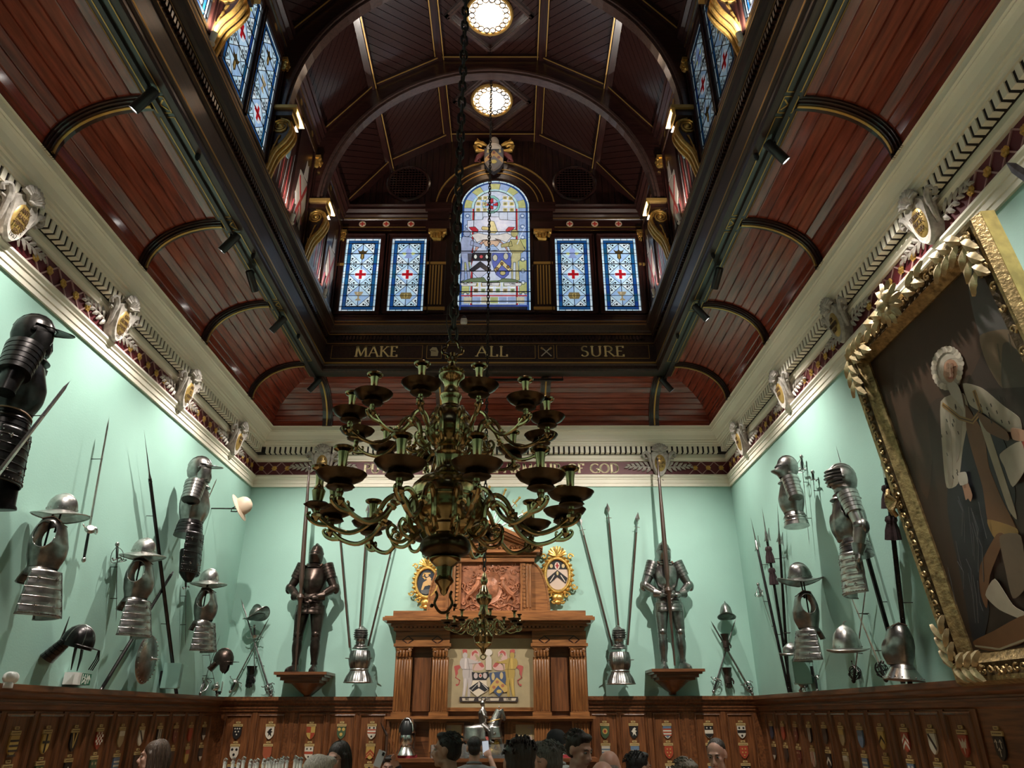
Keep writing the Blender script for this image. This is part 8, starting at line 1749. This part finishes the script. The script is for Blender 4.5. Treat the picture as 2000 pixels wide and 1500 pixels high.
tb, Ab, HMb, kb = person('young visitor in grey shirt seen from behind photographing the statue', 927, 1438, 8.3, 180, SK2, 'crew', DRK, G('grey_shirt', (.17, .18, .18)), hands={-1: ((-.30, -.2, 1.2), (-.16, -.34, 1.52)), 1: ((.28, -.12, 1.15), (.16, -.3, 1.3))})
person('nearest dark-haired visitor seen from behind in front of the statue', 1016, 1442, 4.15, 180, SK1, 'short', hairm('hair_deep_brown', (.025, .016, .012)), G('dark_jacket', (.025, .025, .03)), style='long')
person('bearded man with grey hair and glasses in profile looking left', 1070, 1449, 5.25, -112, SK3, 'short', GRY, G('blue_grey_shirt', (.1, .12, .14)), glasses=True, beard=True)
tc_, Ac, HMc, kc = person('visitor in dark baseball cap and white shirt seen from behind', 1086, 1428, 7.2, 175, SK2, 'crew', DRK, G('white_shirt', (.5, .52, .52)))
person('man in plaid shirt with brown hair looking down to the right', 1126, 1430, 6.1, 48, SK1, 'short', hairm('hair_deep_brown', (0, 0, 0)), plaid('plaid_cloth'), head=(14, 0), style='long')
person('bald man with grey fringe of hair looking away', 1188, 1466, 5.5, 160, SK3, 'fringe', hairm('hair_fringe', (.14, .1, .08)), G('brown_jacket', (.08, .06, .05)), head=(10, 0), style='long')
person('bald visitor lowest in front of the fringed bald man', 1176, 1486, 4.7, 175, SK3, 'bald', None, G('navy_jacket', (.03, .035, .06)), style='long')
person('visitor with smooth black hair turned away below the blue and white shield', 1243, 1470, 6.1, 120, SK2, 'short', DRK, G('dark_red_top', (.1, .03, .03)), style='long')
person('visitor with grey brown hair at the bottom edge right of centre', 1336, 1485, 5.4, 20, SK1, 'short', hairm('hair_ash', (.15, .12, .09)), G('teal_top', (.04, .08, .09)), head=(12, 0), style='long')
person('man with cropped dark hair and white shirt looking down to the left', 1398, 1443, 6.7, -32, SK1, 'crew', hairm('hair_crop', (.035, .024, .018)), G('white_collar_shirt', (.55, .53, .5)), head=(14, 0), style='long')
# beard, cap
ph = tag(ob('phone', MB().box((-.037, -.004, -.075), (.037, .004, .075)), mat('pale_phone', (.55, .58, .6), .3), None, 0), 'pale phone held up in front of the face', 'phone')
hp = tp.matrix_world @ A[-1][2]; ph.matrix_world = Tm(hp.x+.06, hp.y-.07, hp.z+.12) @ Rm(.35, 'Y')
c = ob('camera_bump', MB().box((.008, -.008, .035), (.03, -.004, .065)), BLACKP, ph, 0)
for i in range(3):
    hq = tp.matrix_world @ A[1][2]; s = ob('orange_stick', MB().tube([(0, 0, -.06), (0, 0, .16)], .0045, 6), mat('orange_plastic', (.5, .17, .07), .4) if i == 0 else MATS['orange_plastic'])
    s.matrix_world = Tm(hq.x-.02+.012*i, hq.y-.06, hq.z+.1) @ Rm((-.45, -.35, .3)[i], 'Y'); tag(s, '%s thin orange stick held beside the phone' % ('left', 'middle', 'right')[i], 'stick', 'thin orange sticks held up')
ph2 = tag(ob('phone', MB().box((-.037, -.004, -.075), (.037, .004, .075)), BLACKP, None, 0), 'phone with glowing screen raised before the statue', 'phone')
hb_ = tb.matrix_world @ Ab[-1][2]; ph2.matrix_world = Tm(hb_.x-.05, hb_.y+.03, hb_.z+.09) @ Rm(-.1, 'Y'); ob('screen', MB((.4, .4, .42)).box((-.034, -.0055, -.07), (.034, -.004, .07)), mat('phone_screen', (.3, .32, .36), .3, emit=(.5, .55, .62), es=.5), ph2, 0)
CAPM_ = clothm('dark_cap', (.02, .022, .027))
ob('cap', MB().lathe([(.09, .02), (.092, .05), (.08, .1), (.05, .13), (0, .14)], 22, HMc @ Tm(0, .012, .0), 1, 1.16), CAPM_, tc_); ob('cap_peak', MB().box((-.06, -.19, .03), (.06, -.08, .038), HMc), CAPM_, tc_, 0)
# row of slender white candles in clear wrappers
CND = mat('white_wax', (.9, .88, .84), .5); WRP = mat('clear_wrapper', (.9, .92, .92), .08); WRP.node_tree.nodes['Principled BSDF'].inputs['Transmission Weight'].default_value = .95
tab = thing('side_table', 'low table under the wrapped white candles at the bottom left', 'table', (-1.85, 5.4, 0))
ob('table_top', MB().box((-.75, -.3, 1.16), (.75, .3, 1.2)), OAKX, tab, 0)
for x in (-.68, .68):
    for y in (-.24, .24): ob('leg', MB().box((x-.03, y-.03, 0), (x+.03, y+.03, 1.16)), OAKZ, tab, 0)
for i, (x, y) in enumerate([(440, 1487), (456, 1485), (466, 1489), (476, 1484), (489, 1489), (497, 1490), (503, 1488), (515, 1488), (523, 1486), (529, 1485), (536, 1489), (542, 1488), (548, 1487), (553, 1483), (561, 1484), (577, 1482), (582, 1485), (588, 1485)]):
    p = onY(x, y, 5.4+.12*((i*7) % 3-1)); h = p.z-1.2
    t = thing('wrapped_candle', '%s wrapped white candle from the left in the row at the bottom' % (ORD+['thirteenth', 'fourteenth', 'fifteenth', 'sixteenth', 'seventeenth', 'eighteenth'])[i], 'candle', (p.x, p.y, 1.2), 0, 'wrapped white candles in a row')
    ob('candle', MB().lathe([(.012, 0), (.011, h-.01), (.004, h), (0, h)], 10), CND, t); ob('wrapper', MB().tube([(0, 0, h-.015), (0, 0, h+.006), (.006, 0, h+.016)], [.0135, .013, .012], 7), WRP, t)
# ================================================================ TRACK LIGHTS
LAMPS = [('L', 4.16, 1), ('L', 6.03, 1), ('L', 6.74, 0), ('L', 7.71, 1), ('L', 9.5, 1), ('R', 4.73, 1), ('R', 6.69, 0), ('R', 7.43, 1), ('R', 9.5, 1),
         ('L', 2.2, 1), ('L', .2, 1), ('L', -2.2, 1), ('R', 2.6, 1), ('R', .3, 1), ('R', -2.0, 1)]  # unseen lamps on the rest of the tracks, put in for ambient fill
def spot(pos, aim, w, ang, blend=.7, r=.03, col=None):
    l = bpy.data.lights.new('spot', 'SPOT'); l.energy = w; l.spot_size = R(ang); l.spot_blend = blend; l.shadow_soft_size = r; l.color = col or SPOT_COL
    o = bpy.data.objects.new('spot_light', l); COL.objects.link(o); o.location = pos
    o.rotation_euler = (Vector(aim)-Vector(pos)).to_track_quat('-Z', 'Y').to_euler(); return o
ordw = ['first', 'second', 'third', 'fourth', 'fifth', 'sixth', 'seventh', 'eighth', 'ninth']
def lamp_body(root, pos, d):
    q = Vector(d).to_track_quat('-Z', 'Y').to_matrix().to_4x4(); M = Tm(*pos) @ q
    ob('housing', MB().lathe([(.012, .13), (.036, .125), (.042, .115), (.042, -.115), (.038, -.115), (.036, -.1), (0, -.1)], 20, M), BLACKP, root)
    ob('lens', MB().lathe([(0, -.108), (.0365, -.108)], 20, M), LAMPM, root, 0)
    p = Vector(pos); ob('bracket', MB().tube([p+Vector((0, .0, .0)), p+Vector((0, 0, .07)), Vector((p.x, p.y, 6.382))], .009, 6), BLACKP, root)
cnt = {'L': 0, 'R': 0}
for sd, y, on in sorted(LAMPS, key=lambda q: -q[1]):
    sx = -1 if sd == 'L' else 1; cnt[sd] += 1
    t = thing('spotlight', '%s black track spotlight from the end wall on the %s beam' % (ordw[cnt[sd]-1], 'left' if sd == 'L' else 'right'), 'spotlight', (0, 0, 0), 0, 'track spotlights')
    d = Vector((sx*.62, .1, -.75)).normalized() if on else Vector((-.12*sx, .78, -.6)).normalized()
    pos = Vector((sx*2.575, y, 6.27)); lamp_body(t, pos, d)
    if on:
        l = spot(pos+d*.125, Vector((sx*3.5, y+.25 if y < 9 else y-.1, 2.3)), SPOT_W*(1 if y < 9 else .55), 92, 1.0)
    else: l = spot(pos+d*.125, Vector((sx*1.2, B, 2.9)), 680, 74, 1.0)
    l.parent = t
for sd, sx in (('L', -1), ('R', 1)):
    tr = thing('light_track', 'long black lighting track under the %s beam' % ('left' if sx < 0 else 'right'), 'light track')
    ob('rail', MB().box((sx*2.575-.018, F+1.4, 6.385), (sx*2.575+.018, 9.62, 6.415)), BLACKP, tr, 0)
    for y in (2.6, 4.9, 6.4, 8.2): ob('clip', MB().lathe([(.006, -.05), (.022, -.02), (.022, .02), (.01, .03)], 8, Tm(sx*2.47, y, 6.38)), BLACKP, tr)

# three small spotlights on the bar before the overmantel
for i, x in enumerate((-1.04, -.55, -.15)):
    t = thing('spotlight', '%s small black spotlight on the bar before the end cove' % ('left', 'middle', 'right')[i], 'spotlight', group='small spotlights on the bar'); pos = Vector((x, 9.5, 6.1)); d = (Vector((x*.8+.25, B-.2, 2.3))-pos).normalized()
    lamp_body(t, pos, d); l = spot(pos+d*.125, pos+d*3, 110, 70, 1.0); l.parent = t
# uplighters on the lantern ledge; all but the farthest pair added to brighten it
for i, (x, y) in enumerate([(-2.3, 8.55), (2.3, 8.55), (-2.3, 6.9), (2.3, 6.9), (-2.3, 4.4), (2.3, 4.4), (-2.3, 1.5), (2.3, 1.5)]):
    t = thing('uplighter', 'small pale uplighter on the lantern ledge, %s pair, %s side' % (('farthest', 'second', 'third', 'nearest')[i//2], ('left', 'right')[i % 2]), 'uplighter', group='small uplighters on the lantern ledge')
    d = Vector((-.25 if x > 0 else .25, -.2, 1)).normalized(); M = Tm(x, y, 7.26) @ d.to_track_quat('Z', 'Y').to_matrix().to_4x4()
    ob('housing', MB().lathe([(.018, -.04), (.026, -.03), (.028, .05), (.024, .05), (.022, .04), (0, .04)], 14, M), WHITEP, t); ob('lens', MB().lathe([(0, .044), (.022, .044)], 14, M), LAMPM, t, 0); ob('foot', MB().lathe([(.03, 7.182), (.03, 7.19), (.01, 7.195), (.01, 7.23)], 12, Tm(x, y, 0)), WHITEP, t)
    l = spot(Vector((x, y, 7.26))+d*.07, Vector((x, y, 7.26))+d*2, 90, 150, 1.0, .03, (1, .9, .8)); l.parent = t
